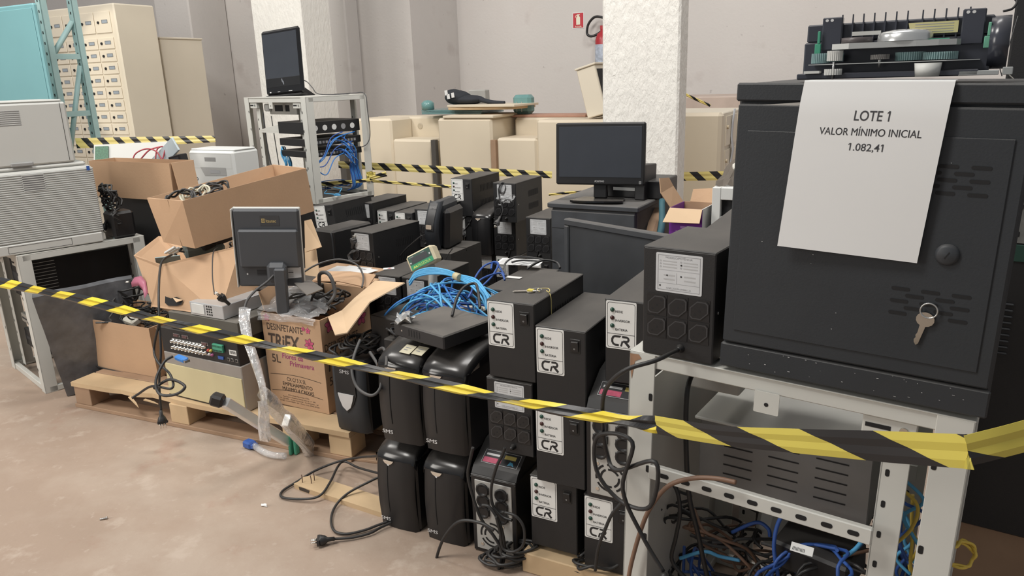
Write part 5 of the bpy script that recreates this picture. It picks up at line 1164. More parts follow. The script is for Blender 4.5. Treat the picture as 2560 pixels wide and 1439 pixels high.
for i in range(9):
    mb = MB((CABG, CAB)[i % 2]); c = TC(rng.uniform(.10, .22), rng.uniform(.10, .22), TH + rng.uniform(-.03, .055))
    if i < 6: coil(mb, c, rng.uniform(.055, .085), rng.uniform(1.6, 3), .0062, rng, RZ(25) @ RX(rng.uniform(-35, 35)), .25, squash=.55)
    else: tangle(mb, c, (.06, .05, .04), 9, .006, rng)
    single(mb, 'power_cable', 'thick grey cable heaped in the printed carton', 'cable', 'cables in the printed carton')
mb = MB(CABG); mb.tube([TC(.14, .2, TH + .02), TC(.16, .18, TH + .12), TC(.22, .17, TH + .13), TC(.25, .16, TH + .06), TC(.24, .12, TH + .02)], .0075, None, 8, 6); single(mb, 'cable_loop', 'thick cable arching highest out of the printed carton', 'cable')
mb = MB(mat('grey_connector', (.13, .13, .135), .5)); mb.M = T(*TC(.18, .07, TH - .01)) @ RZ(-35); mb.box(-.04, .04, -.02, .02, 0, .035, None, .005); mb.box(-.05, -.04, -.016, .016, .008, .028, STEEL); single(mb, 'cable_connector', 'grey cable connector at the front inside the printed carton', 'connector')

# flat carton with papers behind it
fc = at(728, 702, .505); e_ = at(895, 727, .505); fy = math.degrees(math.atan2(e_.y - fc.y, e_.x - fc.x)); wf = (e_ - fc).length; q = at(930, 685, .545)
t = thing('flat_carton', 'flat closed cardboard box with white papers on it, behind the printed carton', 'cardboard box', Vector((fc.x, fc.y, .45)), fy)
dF = .30
MB(CARD).box(0, wf, 0, dF, 0, .075, None, .003).build('body', t); mb = MB(CARD); mb.box(-.05, wf * .4, -.03, dF * .5, .0755, .079, None, .001); mb.build('loose_flap', t)
Mf = T(fc.x, fc.y, .53) @ RZ(fy)
for i, (x, y, a_, lab) in enumerate(((.10, .10, 12, 'lower white paper on the flat carton'), (.125, .12, -4, 'upper white paper with a small stamp on the flat carton'))):
    mb = MB(PAPER); mb.M = Mf @ T(x, y, .0005 + i * .003) @ RZ(a_); mb.box(0, .19, 0, .13, 0, .0012)
    if i: mb.M = mb.M @ T(0, 0, .0015); mb.rect(.08, .13, .10, .115, 0, GINK)
    single(mb, 'paper_sheet', lab, 'paper')
platform(*[ab(fc)[0] + k for k in (-.02, .34)], ab(fc)[1] + .04, ab(fc)[1] + .19, .449, 'low wooden platform under the flat carton with papers')
mb = MB(CARD2); k_ = [pd(762, 552, 3.45), pd(778, 548, 3.42), pd(804, 617, 3.35), pd(764, 630, 3.4)]; mb.add(k_, [(0, 1, 2, 3)]); single(mb, 'carton_flap', 'loose cardboard sheet standing right of the monitor back', 'cardboard', solid=.005)
mb = MB(CARD2); k_ = [pd(762, 620, 3.48), pd(790, 622, 3.46), pd(800, 690, 3.40), pd(765, 700, 3.41)]; mb.add(k_, [(0, 1, 2, 3)]); single(mb, 'carton_scrap', 'small cardboard scrap below the loose cardboard sheet', 'cardboard', solid=.005)
mb = MB(mat('grey_card', (.17, .155, .14), .7)); k_ = [pd(735, 708, 2.98), pd(775, 700, 3.05), pd(808, 722, 2.95), pd(768, 738, 2.88)]; mb.add(k_, [(0, 1, 2, 3)]); single(mb, 'grey_card', 'grey card lying on the flat carton near the monitor stand', 'card', solid=.004)
cable([pd(745, 690, 3.2), pd(790, 662, 3.2), pd(845, 648, 3.2), pd(890, 660, 3.18), pd(908, 690, 3.15), pd(905, 718, 3.1)], .005, 'grey cable arching over the flat carton', CABG)
# plastic wrapped strip and aluminium arms at the pallet's front
mb = MB(FILM); S_ = [(612, 770, 2.78), (610, 800, 2.72), (620, 850, 2.68), (640, 910, 2.66), (655, 960, 2.64), (660, 1000, 2.62)]
rows_ = []
for i, (x, y, D) in enumerate(S_): c = pd(x, y, D); rows_.append([c + U(A) * (.028 - .003 * i) * math.cos(a) + V(A) * .012 * math.sin(a) + Vector((rng.uniform(-1, 1), 0, rng.uniform(-1, 1))) * .004 for a in [2 * math.pi * k / 8 for k in range(9)]])
mb.grid(rows_, None, False); single(mb, 'wrapped_strip', 'upright arm wrapped in clear film hanging in front of the cream-fronted case', 'wrapped part')
def bar(p, q, w_, h_, mb):
    d = (Vector(q) - Vector(p)); mb.M = Matrix.Translation(p) @ d.to_track_quat('X', 'Z').to_matrix().to_4x4(); mb.box(0, d.length, -w_ / 2, w_ / 2, -h_ / 2, h_ / 2, None, .003); mb.M = Matrix.Identity(4)
a_, b_ = pd(560, 1003, 2.62), at(722, 1105, .045)
t = thing('aluminium_bar', 'brushed aluminium arm sloping from the pallet down to the floor', 'arm', b_, 0); Mi = -b_
mb = MB(ALU); bar(a_ + Mi, b_ + Mi, .038, .034, mb); mb.build('bar', t)
mb = MB(BLK2); mb.M = T(*(a_ + Mi)) @ RY(20); mb.box(-.045, .0, -.022, .022, -.022, .02, None, .008); mb.build('end_joint', t)
mb = MB(GREEN)
for k in range(2): mb.M = T(*(b_ + Mi)) @ T(.005 + .02 * k, -.01, 0) @ RZ(-20); mb.prism([(0, -.045), (.02, -.05), (.025, .03), (.012, .04), (0, .03)], 0, .01) if 0 else mb.box(0, .012, -.012, .012, -.044, .035, None, .003)
mb.build('green_clips', t)
a_, b_ = pd(660, 985, 2.55), at(775, 1118, .03)
t = thing('wrapped_bar', 'second metal arm wrapped in clear film leaning down to the green clips', 'arm', b_, 0); Mi = -b_
mb = MB(ALU); bar(a_.lerp(b_, .45) + Mi, b_ + Mi, .03, .05, mb); mb.build('bar', t)
mb = MB(FILM); rows_ = []
for i in range(7): c = a_.lerp(b_, i / 6) + Mi; rows_.append([c + Vector((rng.uniform(-1, 1), rng.uniform(-1, 1), rng.uniform(-1, 1))) * .007 + Vector((.02 * math.cos(a), .012 * math.sin(a), .034 * math.sin(a))) for a in [2 * math.pi * k / 8 for k in range(9)]])
mb.grid(rows_, None, False); rows_ = []
for i in range(5): c = pd(655 + i * 2, 1000 + i * 25, 2.55 + .01 * i) + Mi; rows_.append([c + Vector((.018 * math.cos(a) + rng.uniform(-.005, .005), .01 * math.sin(a), rng.uniform(-.006, .006))) for a in [2 * math.pi * k / 6 for k in range(7)]])
mb.grid(rows_, None, False); mb.build('film', t)
gx = at(628, 1108, .022); t = thing('vga_connector', 'blue connector with a short film-wrapped lead on the floor before the pallet', 'connector', Vector((gx.x, gx.y, 0.002)), -35)
mb = MB(BLUED); mb.box(-.035, .012, -.018, .018, 0, .03, None, .006); mb.box(.012, .026, -.014, .014, .006, .024, None, .002); mb.build('shell', t)
mb = MB(FILM); mb.tube([(.02, 0, .016), (.07, -.01, .014), (.13, -.01, .012), (.19, .01, .014)], .013, None, 7, 4); mb.build('wrapped_lead', t)

# ---------------- right side: foreground rack, wall cabinet, printer mechanism ----------------
FY = -34.5; uF, vF = U(FY), V(FY); fo = Vector((0.232, 1.432, 0)); FW, FH = 0.60, 0.842
def FR_(a, b, z): q = fo + uF * a + vF * b; q.z = z; return q
LEAN = 1.3; rk = make_rack('pale grey open rack in the foreground carrying the black wall cabinet', fo - uF * (FH * math.tan(R(LEAN))), FY, FW, 0.60, FH, tilt=RY(LEAN), skip_left=True)
for x in (.002, FW - .006): MB(RACKP).box(x, x + .003, .07, .54, .05, FH - .10).build('side_panel', rk)
# slotted cross bar at the front
mb = MB(RACKP); mb.box(.05, FW - .125, -.0015, .012, .570, .602, None, .002)
for i in range(9): mb.M = FRONT(.085 + i * .045, -.0022, .586); mb.poly(rrect(-.010, .010, -.005, .005, .0045, 4), 0, DARK); mb.M = Matrix.Identity(4)
mb.build('slotted_bar', rk)
RUST = mat('rust_stain', (0.30, 0.17, 0.10), .8, var=.3, scale=40)
mb = MB(RUST); mb.M = FRONT(0, -.0008, 0); mb.poly([(.001, FH - .005), (.02, FH - .004), (.026, FH - .012), (.012, FH - .02), (.006, FH - .06), (.002, FH - .03)], 0); mb.build('rust_mark', rk)
# louvred unit inside
lu = thing('louvred_unit', 'grey sheet metal unit with three columns of louvres inside the foreground rack', 'rack equipment', FR_(.088, .17, .468), FY)
GM = mat('grey_sheet_metal', (0.19, 0.185, 0.18), .5, dust=.5, dustcol=(.42, .36, .31))
MB(GM).box(0, .35, .006, .38, 0, .175, None, .002).build('case', lu)
MB(RACKP).box(-.01, .36, -.004, .38, .1755, .183, None, .002).build('top_tray', lu)
mb = MB(DARK)
for c_ in range(3):
    for r_ in range(5): mb.M = FRONT(.055 + c_ * .095, .0052, .055 + r_ * .022); mb.rect(0, .062, 0, .0032)
mb.build('louvres', lu)
MB(RACKP).box(-.05, .40, .36, .375, -.04, -.0005).build('support_rail', lu)
# small grey socket box hanging under the top rail
t = thing('socket_box', 'small grey socket box with a thick black cable inside the foreground rack', 'socket box', FR_(.065, .16, .718), FY)
MB(mat('grey_box_paint', (0.42, 0.41, 0.38), 0.6)).box(0, .11, 0, .16, 0, .085, None, .004).build('case', t)
mb = MB(BLK2); mb.M = FRONT(.018, -.0005, .05); mb.cyl(.012, 0, .01, None, 14); mb.build('cable_entry', t)
mb = MB(DARK); mb.M = RIGHT(.1104, 0, 0); mb.rect(.02, .055, .03, .07); mb.rect(.08, .12, .03, .07); mb.build('socket_openings', t)
MB(GM).box(.02, .09, .02, .04, .085, .124).build('hanger', t)
cable([FR_(.083, .145, .768), FR_(.085, .10, .74), FR_(.088, .09, .64), FR_(.095, .10, .50), FR_(.11, .12, .40), FR_(.14, .14, .25), FR_(.2, .16, .12)], .007, 'thick black cable running down from the grey socket box')
# wall cabinet
CW, CD, CH = 0.425, 0.36, 0.505; co = FR_(.186, -.004, FH + .007)
wc = thing('wall_cabinet', 'large black steel cabinet with vent slots and a round lock on the foreground rack', 'cabinet', co, FY, tilt=RY(LEAN))
CABM = mat('blue_black_steel', (0.026, 0.030, 0.035), .5, dust=.28, bump=.05, bscale=300)
mb = MB(CABM); mb.box(0, CW, 0.008, CD, 0, CH, None, .004); mb.build('body', wc)
mb = MB(CABM); mb.box(.003, CW - .003, -.006, .0075, .050, CH - .032, None, .003); mb.box(.022, CW - .022, -.0085, -.0062, .075, CH - .075, None, .0015)
for gx, gz in ((CW - .155, .345), (CW - .155, .150)):
    for i in range(5):
        for j in range(5):
            if (i + j) % 2 == 0: mb.M = FRONT(gx + j * .021, -.0092, gz + i * .010); mb.poly(rrect(0, .026, 0, .0055, .0025, 3), 0, DARK)
mb.M = Matrix.Identity(4); mb.build('door', wc)
mb = MB(CABM); mb.box(-.002, CW + .002, -.004, .0075, CH - .028, CH + .002, None, .003); mb.build('frame_lip', wc); mb = MB(CABM); mb.box(-.001, CW + .001, -.003, .0075, -.0, .046, None, .003); mb.build('frame_lip', wc)
mb = MB(SLATE); mb.M = FRONT(CW - .085, -.0085, .255); mb.lathe([(.017, 0), (.0165, .003), (.012, .006), (0, .007)], None, 20); mb.M = FRONT(CW - .085, -.0157, .255) @ RZ(-30); mb.rect(-.0008, .0008, -.006, .006, 0, DARK); mb.build('lock', wc)
BENT = mat('bent_lip', (0.42, 0.40, 0.37), .5)
mb = MB(DARK); mb.M = FRONT(.012, -.0045, CH - .040); mb.poly([(0, .004), (.14, .016), (.14, .013), (.05, .002), (.0, .0)], 0, BENT); mb.build('bent_gap', wc)
mb = MB(mat('white_scratch', (.6, .6, .6), .6)); rg = random.Random(5); mb.M = FRONT(0, -.0046, 0)
for i in range(26): x, z, l = rg.uniform(.05, CW - .03), rg.uniform(.006, .043), rg.uniform(.0006, .004); mb.rect(x, x + l, z, z + rg.uniform(.0004, .001))
mb.M = FRONT(0, -.0093, 0)
for i in range(10): x, z, l = rg.uniform(.05, CW - .05), rg.uniform(.09, .40), rg.uniform(.0006, .0018); mb.rect(x, x + l, z, z + .0007)
mb.build('scratches', wc)
# key with ring hanging in the lower vent slots
kp = co + uF * (CW - .098) + vF * -.012 + Vector((0, 0, .160))
def key(t, M_):
    mb = MB(CHROME); mb.M = M_; mb.prism([(.011 * math.cos(2 * math.pi * i / 14), .011 * math.sin(2 * math.pi * i / 14) * .9) for i in range(14)], -.0012, .0012); mb.prism([(-.0035, -.009), (.0035, -.009), (.0032, -.034), (.001, -.037), (-.002, -.034), (-.0035, -.03), (-.0022, -.027), (-.0035, -.024), (-.0025, -.020)], -.0011, .0011); mb.build('key_blade', t)
    mb = MB(STEEL); mb.M = M_; mb.tube([(.010 * math.cos(a), .013 + .010 * math.sin(a), .002) for a in [2 * math.pi * i / 16 for i in range(16)]], .0011, None, 6, 2, True); mb.build('key_ring', t)
t = thing('key', 'silver key on a ring hanging from the lower vent slots of the black wall cabinet', 'key', kp, FY); key(t, RX(90) @ T(0, -.018, 0) @ RZ(-14) @ Matrix.Scale(1.2, 4))
# paper
PWD, PHT = 0.21, 0.272; rows_ = []; po = co + uF * .108 + vF * -.006
def PP(x, s):
    """s runs down the sheet from the fold at the top of the cabinet"""
    if s < 0: return Vector((x, .006 - s, CH + .0035))
    b = -.003 - .007 * min(1, s / .04); curl = -.012 * (s / PHT) ** 2 * (1 - .6 * x / PWD) - .003 * math.sin(s * 14)
    return Vector((x - .016 * s / PHT, b + curl, CH + .0035 - s + .004 * (1 - x / PWD) * (s / PHT) - .0 * x))
ps = thing('notice_sheet', 'white paper notice headed LOTE 1 hanging over the front of the black wall cabinet', 'paper notice', po + Vector((0, 0, .0)), FY, tilt=RY(LEAN))
mb = MB(PAPER); ss = [-.03, -.015, -.006, 0, .003, .01, .02] + [.02 + k * (PHT - .02) / 14 for k in range(1, 15)]
mb.grid([[PP(PWD * j / 10, s) for j in range(10, -1, -1)] for s in ss][::1]); mb.build('sheet', ps)
ti = mat('notice_ink', (0.055, 0.055, 0.06), .6)
for txt, s0, hh, wd_, nm, off in (('LOTE 1', .060, .0158, .050, 'heading', .010), ('VALOR MÍNIMO INICIAL', .083, .0118, .145, 'line', .008), ('1.082,41', .106, .0118, .048, 'amount', .008)):
    vs, fs, a, b = text_mesh(txt, off); kx = wd_ / (b - a); ky = hh / .73; mb = MB(ti)
    def W_(x, y): return PP(PWD * .5 - wd_ / 2 + (x - a) * kx + .004, s0 - y * ky) + Vector((0, -.0003, 0))
    mb.add([W_(x, y) for x, y in vs], fs)
    for xl in ([] if nm == 'line' else [b - .085] + ([a + .01] if nm == 'amount' else [])): mb.add([W_(*q) for q in ((xl, .725), (xl - .15, .60), (xl - .15, .50), (xl, .615))], [(0, 1, 2, 3)])
    mb.build(nm, ps)
# outlet inverter on the rack
q = FR_(.028, -.002, FH + .003)
ob(q, FY - 1, 'outlet inverter on the left end of the foreground rack, thick cable leaving its base', scale=(1.0, .62, 0.97))
gl = q + U(FY - 1) * .079 + Z * .022
cable([gl - V(FY) * .012, gl - vF * .07 - uF * .02 - Z * .005, gl - vF * .09 - uF * .075 - Z * .03, gl - vF * .07 - uF * .125 - Z * .09, gl - vF * .05 - uF * .14 - Z * .17, gl - vF * .03 - uF * .14 - Z * .25, gl - vF * .045 - uF * .11 - Z * .27, gl - vF * .06 - uF * .02 - Z * .22, gl - vF * .06 - uF * .03 - Z * .32, gl - vF * .05 - uF * .10 - Z * .335, gl - vF * .05 - uF * .155 - Z * .28, gl - vF * .05 - uF * .15 - Z * .20, gl - vF * .06 - uF * .07 - Z * .19, gl - vF * .06 - uF * .09 - Z * .30, gl - vF * .05 - uF * .05 - Z * .40, gl - vF * .045 - uF * .005 - Z * .47], .0058, 'thick black cable of the rack inverter, looped over the rack leg down to a plug', plug=lookm(gl - vF * .045 + uF * .012 - Z * .51, (.35, .0, -.9)))

# printer mechanism
PMo = co + uF * .088 + vF * .05 + Vector((0, 0, CH + .003)); pm_ = thing('printer_mechanism', 'stripped printer mechanism of gears and black plastic lying on the wall cabinet', 'printer part', PMo, FY + 3, tilt=Matrix.Diagonal((.88, .9, .80, 1)))
MT = mat('shiny_dark_plastic', (0.045, 0.048, 0.062), .2, dust=.15); GE = mat('teal_gear', (0.24, 0.36, 0.36), .5); GW = mat('white_gear', (.62, .62, .59), .5); ZN = mat('zinc_plate', (.45, .46, .45), .4, metal=.5)
def gear(name, x, y, z, r, h_, mt, n=30):
    mb = MB(mt); mb.M = T(x, y, z); pts = []
    for i in range(n): a = 2 * math.pi * i / n; pts += [((r * (1 if k < 2 else .9)) * math.cos(a + k * math.pi * .5 / n), (r * (1 if k < 2 else .9)) * math.sin(a + k * math.pi * .5 / n)) for k in range(4)]
    mb.prism(pts, 0, h_); return mb.build(name, pm_)
L_ = .315
mb = MB(MT); mb.box(0, L_, .075, .13, 0, .075, None, .003); mb.box(0.002, L_, .085, .13, .075, .112, None, .003); mb.build('chassis', pm_)
for i in range(12):
    x = .065 + i * .0185 + (.006 if i > 6 else 0); mb = MB(MT); mb.M = Matrix(((0, 0, 1, x), (1, 0, 0, 0), (0, 1, 0, 0), (0, 0, 0, 1))); mb.prism([(.074, .06), (.12, .06), (.12, .112), (.08, .112), (.074, .128)], 0, .0025); mb.build('fin', pm_)
for x in (.032, .265):
    mb = MB(MT); mb.box(x, x + .036, .068, .084, .058, .124, None, .002); mb.M = FRONT(x + .008, .0675, .118); mb.disc(.003, 0, LOGOW, 10); mb.M = FRONT(x + .017, .0675, .118); mb.disc(.003, 0, LOGOW, 10); mb.build('end_cover', pm_)
mb = MB(mat('yellow_notice', (.55, .50, .25), .6)); mb.M = FRONT(.185, .0732, .082); mb.prism([(0, 0), (.075, 0), (.075, .022), (-.005, .022)], 0, .0015)
for k in range(4): mb.rect(.006, .068, .003 + k * .0048, .0042 + k * .0048, .0018, GINK)
mb.build('yellow_label', pm_)
mb = MB(PRT); mb.M = FRONT(.085, .0732, .085); mb.rect(0, .05, 0, .008); mb.build('pale_strip', pm_)
for x in (.022, .302):
    mb = MB(GREEN if x < .1 else mat('green_lever_plastic', (.16, .42, .29), .4)); mb.box(x, x + .011, .060, .066, .050, .072, None, .001); mb.box(x + .004, x + .009, .060, .066, .072, .097, None, .001); mb.build('green_lever', pm_)
mb = MB(MT); mb.M = T(L_ + .015, .1, .06) @ RY(90); mb.cyl(.05, -.02, .01, None, 24); mb.build('end_drum', pm_)
mb = MB(ZN); mb.M = T(0, 0, .058); mb.prism([(.06, .02), (.09, .012), (.2, .01), (.235, .012), (.262, .02), (.268, .035), (.26, .07), (.06, .07)], 0, .011); mb.build('gear_plate', pm_)
mb = MB(ZN); mb.M = T(0, 0, .0285); mb.prism([(.02, .02), (.09, .014), (.25, .012), (.3, .03), (.3, .074), (.02, .074)], 0, .0018); mb.build('lower_plate', pm_)
gear('gear', .038, .042, .032, .017, .020, GE); gear('gear', .058, .05, .034, .019, .018, GE); gear('gear', .19, .05, .032, .025, .016, GE, 40); gear('gear', .238, .042, .032, .028, .014, GE, 44)
gear('gear', .065, .028, .036, .014, .02, GW, 24); gear('gear', .142, .03, .036, .016, .009, mat('grey_gear', (.2, .19, .18), .5)); gear('white_gear', .066, .014, .008, .0155, .012, GW, 22)
mb = MB(GW); mb.M = T(.222, .018, 0); mb.cyl(.019, 0, .026, None, 24, .022); mb.build('white_roller_gear', pm_)
for i in range(18): pass
mb = MB(STEEL); mb.M = T(.066, .014, 0); mb.cyl(.002, 0, .034, None, 8); mb.build('pin', pm_)
mb = MB(STEEL); mb.M = T(.142, .03, .0); mb.cyl(.003, .02, .046, None, 8); mb.build('pin', pm_)
mb = MB(mat('motor_silver', (.6, .61, .6), .25, metal=.7)); mb.M = T(.178, .052, .0695); mb.lathe([(.046, 0), (.045, .012), (.040, .018), (.02, .022), (0, .022)], None, 28); mb.build('motor_can', pm_)
mb = MB(mat('brown_drum', (.10, .085, .085), .35)); mb.M = T(.098, .05, .0695); mb.cyl(.027, 0, .011, None, 24); mb.build('flywheel', pm_)
mb = MB(GREEN); mb.box(.15, .25, .03, .07, .0692, .0712); mb.build('small_board', pm_)
mb = MB(MT); mb.box(0, .3, .02, .074, 0, .012, None, .002); mb.build('base_plate', pm_)
mb = MB(GW); mb.M = T(.028, .018, .012); mb.prism([(-.014, -.005), (.014, -.006), (.016, .004), (.004, .008), (-.012, .006)], 0, .005); mb.build('white_clip', pm_)
mb = MB(ZN); mb.box(.27, .33, .02, .05, 0, .009, None, .001); mb.box(.335, .35, .02, .045, 0, .014, None, .001); mb.build('zinc_bracket', pm_)

# cabinet standing behind on the far right
rc = pd(2425, 1312, 1.62)
while (rc - fo).dot(vF) < .64: rc = rc + ray(2425, 1312) * .02
rz = rc.z
rcb = thing('tall_cabinet', 'tall black cabinet with louvres at the far right edge behind the foreground rack', 'cabinet', rc, FY)
RCH = 1.66 - rz
xL = (onv(2532, 60, rc, FY) - rc).dot(uF); mb = MB(BLK); mb.box(xL, xL + .65, .0, .5, 0, RCH, None, .004); mb.build('body', rcb)
def rcp(px, py): w_ = onv(px, py, rc, FY); d = w_ - rc; return d.dot(uF), d.z
mb = MB(mat('perforated_grey', (.16, .16, .15), .6, var=.3, scale=30)); x0, z0 = rcp(2515, 605); x1, z1 = rcp(2570, 400); mb.box(x0, x0 + .3, -.002, -.0003, z0, z1, None, .0005)
for i in range(6):
    for j in range(5): mb.M = FRONT(x0 + .02 + i * .03 + (j % 2) * .015, -.0026, z0 + .02 + j * .03); mb.poly(rrect(-.003, .003, -.006, .006, .0025, 3), 0, DARK)
mb.M = Matrix.Identity(4); mb.build('perforated_panel', rcb)
x0, z0 = rcp(2507, 650); x1, z1 = rcp(2560, 612)
MB(mat('dark_green_strip', (.02, .06, .045), .4)).box(x0, x0 + .3, -.004, -.0003, z0, z1, None, .001).build('green_strip', rcb)
x0, z0 = rcp(2472, 880); x1, z1 = rcp(2520, 755)
mb = MB(SLATE)
for k in range(9): z = z0 + k * (z1 - z0) / 8.5; mb.box(x0, x0 + .035, -.005, -.0003, z, z + .0055, None, .002)
mb.build('louvres', rcb)
wb = MB(WOODD); wb.M = T(*rc) @ RZ(FY); wb.box(-.06, .16, .03, .4, -rz + .10, -.0005, None, .003); wb.box(-.06, .16, .05, .35, -rz, -rz + .0995, None, .003); single(wb, 'wood_support', 'brown timber block under the tall black cabinet at the right edge', 'wood')
for i, (pts, lab) in enumerate((([(2545, 40), (2520, 120), (2500, 160), (2505, 190)], 'thin grey wire hanging in front of the tall black cabinet'), ([(2490, 110), (2512, 135), (2515, 175), (2535, 198)], 'thin white wire curling behind the printer mechanism'))):
    cable([pd(x, y, 1.42) for x, y in pts], .0012, lab, (CABG, mat('pale_wire', (.6, .58, .52), .5))[i], name='wire')
cable([pd(2508, 28, 1.45), pd(2530, 22, 1.45), pd(2542, 5, 1.5), pd(2530, -10, 1.5)], .003, 'dark cable loop at the top right corner beside the tall cabinet', CAB)

# cables inside the foreground rack
rg = random.Random(11)
for i in range(70):
    k = i % 10; mt_ = (CAB, CABG, CAB, CAB, COPPER, CAB, BLUED, CAB, CABG, CAB)[k]
    a0 = rg.uniform(.06, .50); b0 = rg.uniform(.10, .42); z0 = rg.uniform(.10, .40) - .35 * (b0 - .1)
    mb = MB(mt_)
    if i % 3: tangle(mb, FR_(a0, b0, max(.09, z0)), (.14, .14, .075), 11, .0052, rg)
    else: coil(mb, FR_(a0, b0, max(.09, z0)), rg.uniform(.06, .10), 2.6, .005, rg, RX(rg.uniform(-40, 40)) @ RY(rg.uniform(-40, 40)), .3)
    nm = {CAB: 'black', CABG: 'grey', COPPER: 'brown', BLUED: 'dark blue'}[mt_]
    single(mb, 'heaped_cable', nm + ' cable in the heap at the bottom of the foreground rack', 'cable', nm + ' cables heaped in the foreground rack')
for i, (pts, mt_, lab) in enumerate((
    ([(1945, 1439), (1935, 1360), (1955, 1290), (2010, 1275), (2060, 1290), (2100, 1300)], BLUED, 'blue cable arching highest behind the slotted bar'),
    ([(2060, 1440), (2100, 1400), (2140, 1370), (2170, 1330)], SKY, 'light blue cable running up to the rack post'),
    ([(1700, 1395), (1760, 1378), (1800, 1390), (1850, 1400)], SKY, 'light blue cable lying over the dark heap'),
    ([(1990, 1430), (2010, 1390), (2060, 1380), (2130, 1380), (2180, 1320)], BLUED, 'dark blue cable curving low under the slotted bar'),
    ([(1830, 1330), (1890, 1305), (1920, 1320), (1925, 1340)], BLUED, 'short dark blue loop behind the slotted bar'))):
    cable([onv(x, y, FR_(0, .14 + .02 * i, 0), FY) for x, y in pts], .0055, lab, mt_)
cable([onv(x, y, FR_(0, -.02, 0), FY) for x, y in ((1840, 1205), (1790, 1195), (1730, 1195), (1670, 1215), (1625, 1270), (1600, 1330), (1580, 1400), (1572, 1439))], .0062, 'brown cable bending over the slotted bar and down the rack leg', COPPER)
cable([onv(x, y, FR_(0, .10, 0), FY) for x, y in ((1650, 1180), (1690, 1220), (1700, 1280), (1690, 1340), (1680, 1400), (1720, 1450))], .006, 'black cable running down just behind the left rack leg')
mb = MB(WHT); mb.M = T(*onv(2005, 1372, FR_(0, .12, 0), FY)) @ RZ(FY) @ RX(50); mb.box(-.022, .022, -.009, .009, 0, .001); mb.M = mb.M @ T(0, 0, .0012)
for k in range(10): mb.rect(-.018 + k * .0025, -.0168 + k * .0025, -.006, .001, 0, INK)
single(mb, 'barcode_label', 'small white barcode label among the cables in the foreground rack', 'label')
mb = MB(BLK2); mb.M = T(*onv(2010, 1400, FR_(0, .15, 0), FY)) @ RZ(FY - 10) @ RX(10); mb.box(-.07, .09, 0, .1, -.05, .02, None, .006); single(mb, 'power_brick', 'black power brick carrying the barcode label in the foreground rack', 'power supply')
mb = MB(PRT); mb.M = T(*onv(1950, 1320, FR_(0, .33, 0), FY)) @ RZ(FY + 30) @ RX(-25) @ RY(15); mb.box(-.05, .06, -.03, .04, -.04, .05, None, .02); single(mb, 'grey_casing', 'grey rounded plastic casing behind the cable heap in the foreground rack', 'plastic part')
# yellow and blue leads at the right rear of the rack
for i in range(9):
    mt_, nm = ((YEL, 'yellow'), (SKY, 'light blue'), (BLUED, 'dark blue'))[i % 3]
    x0 = 2250 + 9 * (i % 4); pts = [(x0 + rg.uniform(-6, 6), 1160 + 22 * i + rg.uniform(-20, 20))]
    for k in range(4): pts.append((x0 + rg.uniform(-18, 55), pts[-1][1] + rg.uniform(35, 70)))
    cable([onv(x, y, FR_(0, .10 + .012 * i, 0), FY) for x, y in pts], .0042, nm + ' network lead hanging between the rail and right post of the foreground rack', mt_, nm + ' leads at the right of the foreground rack')
mb = MB(YEL); coil(mb, onv(2400, 1385, FR_(0, .2, 0), FY), .03, 2.5, .004, rg, RX(70), .3); single(mb, 'cable_coil', 'yellow cable loop right of the foreground rack post', 'cable')
for i, z in enumerate((.70, .66, .60, .52)): pass

# ---------------- middle: metal rack with screen, black cabinet with monitor, carton, scale ----------------
AY = -43.0; rc0 = Vector((-1.219, 4.777, 0)); uA, vA = U(AY), V(AY); AW, AD, AH, AZ = .74, .46, .655, .637
st = MB(BLK); st.M = T(*(rc0 - uA * AW)) @ RZ(AY); st.box(0, AW, 0.0, AD, 0, AZ - .001, None, .004); single(st, 'black_cabinet', 'black floor cabinet under the tall metal rack holding the old screen', 'cabinet')
ro = rc0 - uA * AW; ro.z = AZ
ar = make_rack('pale grey metal rack with blue network cables, an all-in-one screen on its top', ro, AY, AW, AD, AH)
MB(RACKP).box(0.0, AW, 0.0, AD, AH + .0021, AH + .005, None, .001).build('top_plate', ar)
def AR(a, b, z): q = ro + uA * a + vA * b; q.z = AZ + z; return q
def side(px, py, off=0.0): return onv(px, py, rc0 - uA * off, AY + 90)
# patch panel and switches seen through the side
for i, (z, h_, lab) in enumerate(((.43, .075, 'black patch panel with round white stickers in the tall metal rack'), (.355, .045, 'black network switch with cables plugged in, below the patch panel'), (.285, .04, 'lowest black network switch in the tall metal rack'))):
    t = thing('network_switch', lab, 'network switch', AR(.36, .02, z), AY)
    MB(BLK).box(0, .335, 0, .40, 0, h_, None, .002).build('case', t)
    mb = MB(RACKP); mb.M = RIGHT(.3356, 0, 0)
    if i == 0:
        for k in range(5): mb = MB(WHT if k != 3 else GINK); mb.M = RIGHT(.3358, .06 + k * .07, .035); mb.disc(.018, 0, None, 14); mb.build('round_sticker', t)
    else:
        for k in range(14): mb.rect(.03 + k * .024, .046 + k * .024, h_ * .3, h_ * .65, 0, GINK if k % 3 else STEEL)
        mb.build('ports', t)
t = thing('sloped_shelf', 'pale grey sloped shelf tray inside the tall metal rack', 'shelf', AR(.12, .03, .43), AY); mb = MB(RACKP); mb.box(0, .23, 0, .38, 0, .012); mb.M = FRONT(0, 0, 0); mb.prism([(0, .0125), (.23, .0125), (.23, .055), (0, .02)], -.004, 0); mb.build('tray', t)
t = thing('socket_strip', 'grey socket strip with a white plug at the top inside the tall metal rack', 'socket strip', AR(.14, .10, .545), AY); MB(mat('grey_box_paint', (0.42, 0.41, 0.38), 0.6)).box(0, .33, 0, .1, 0, .08, None, .004).build('case', t)
mb = MB(DARK); mb.M = FRONT(0, -.0006, 0); mb.rect(.07, .17, .02, .06); mb.rect(.2, .25, .02, .06); mb.build('sockets', t)
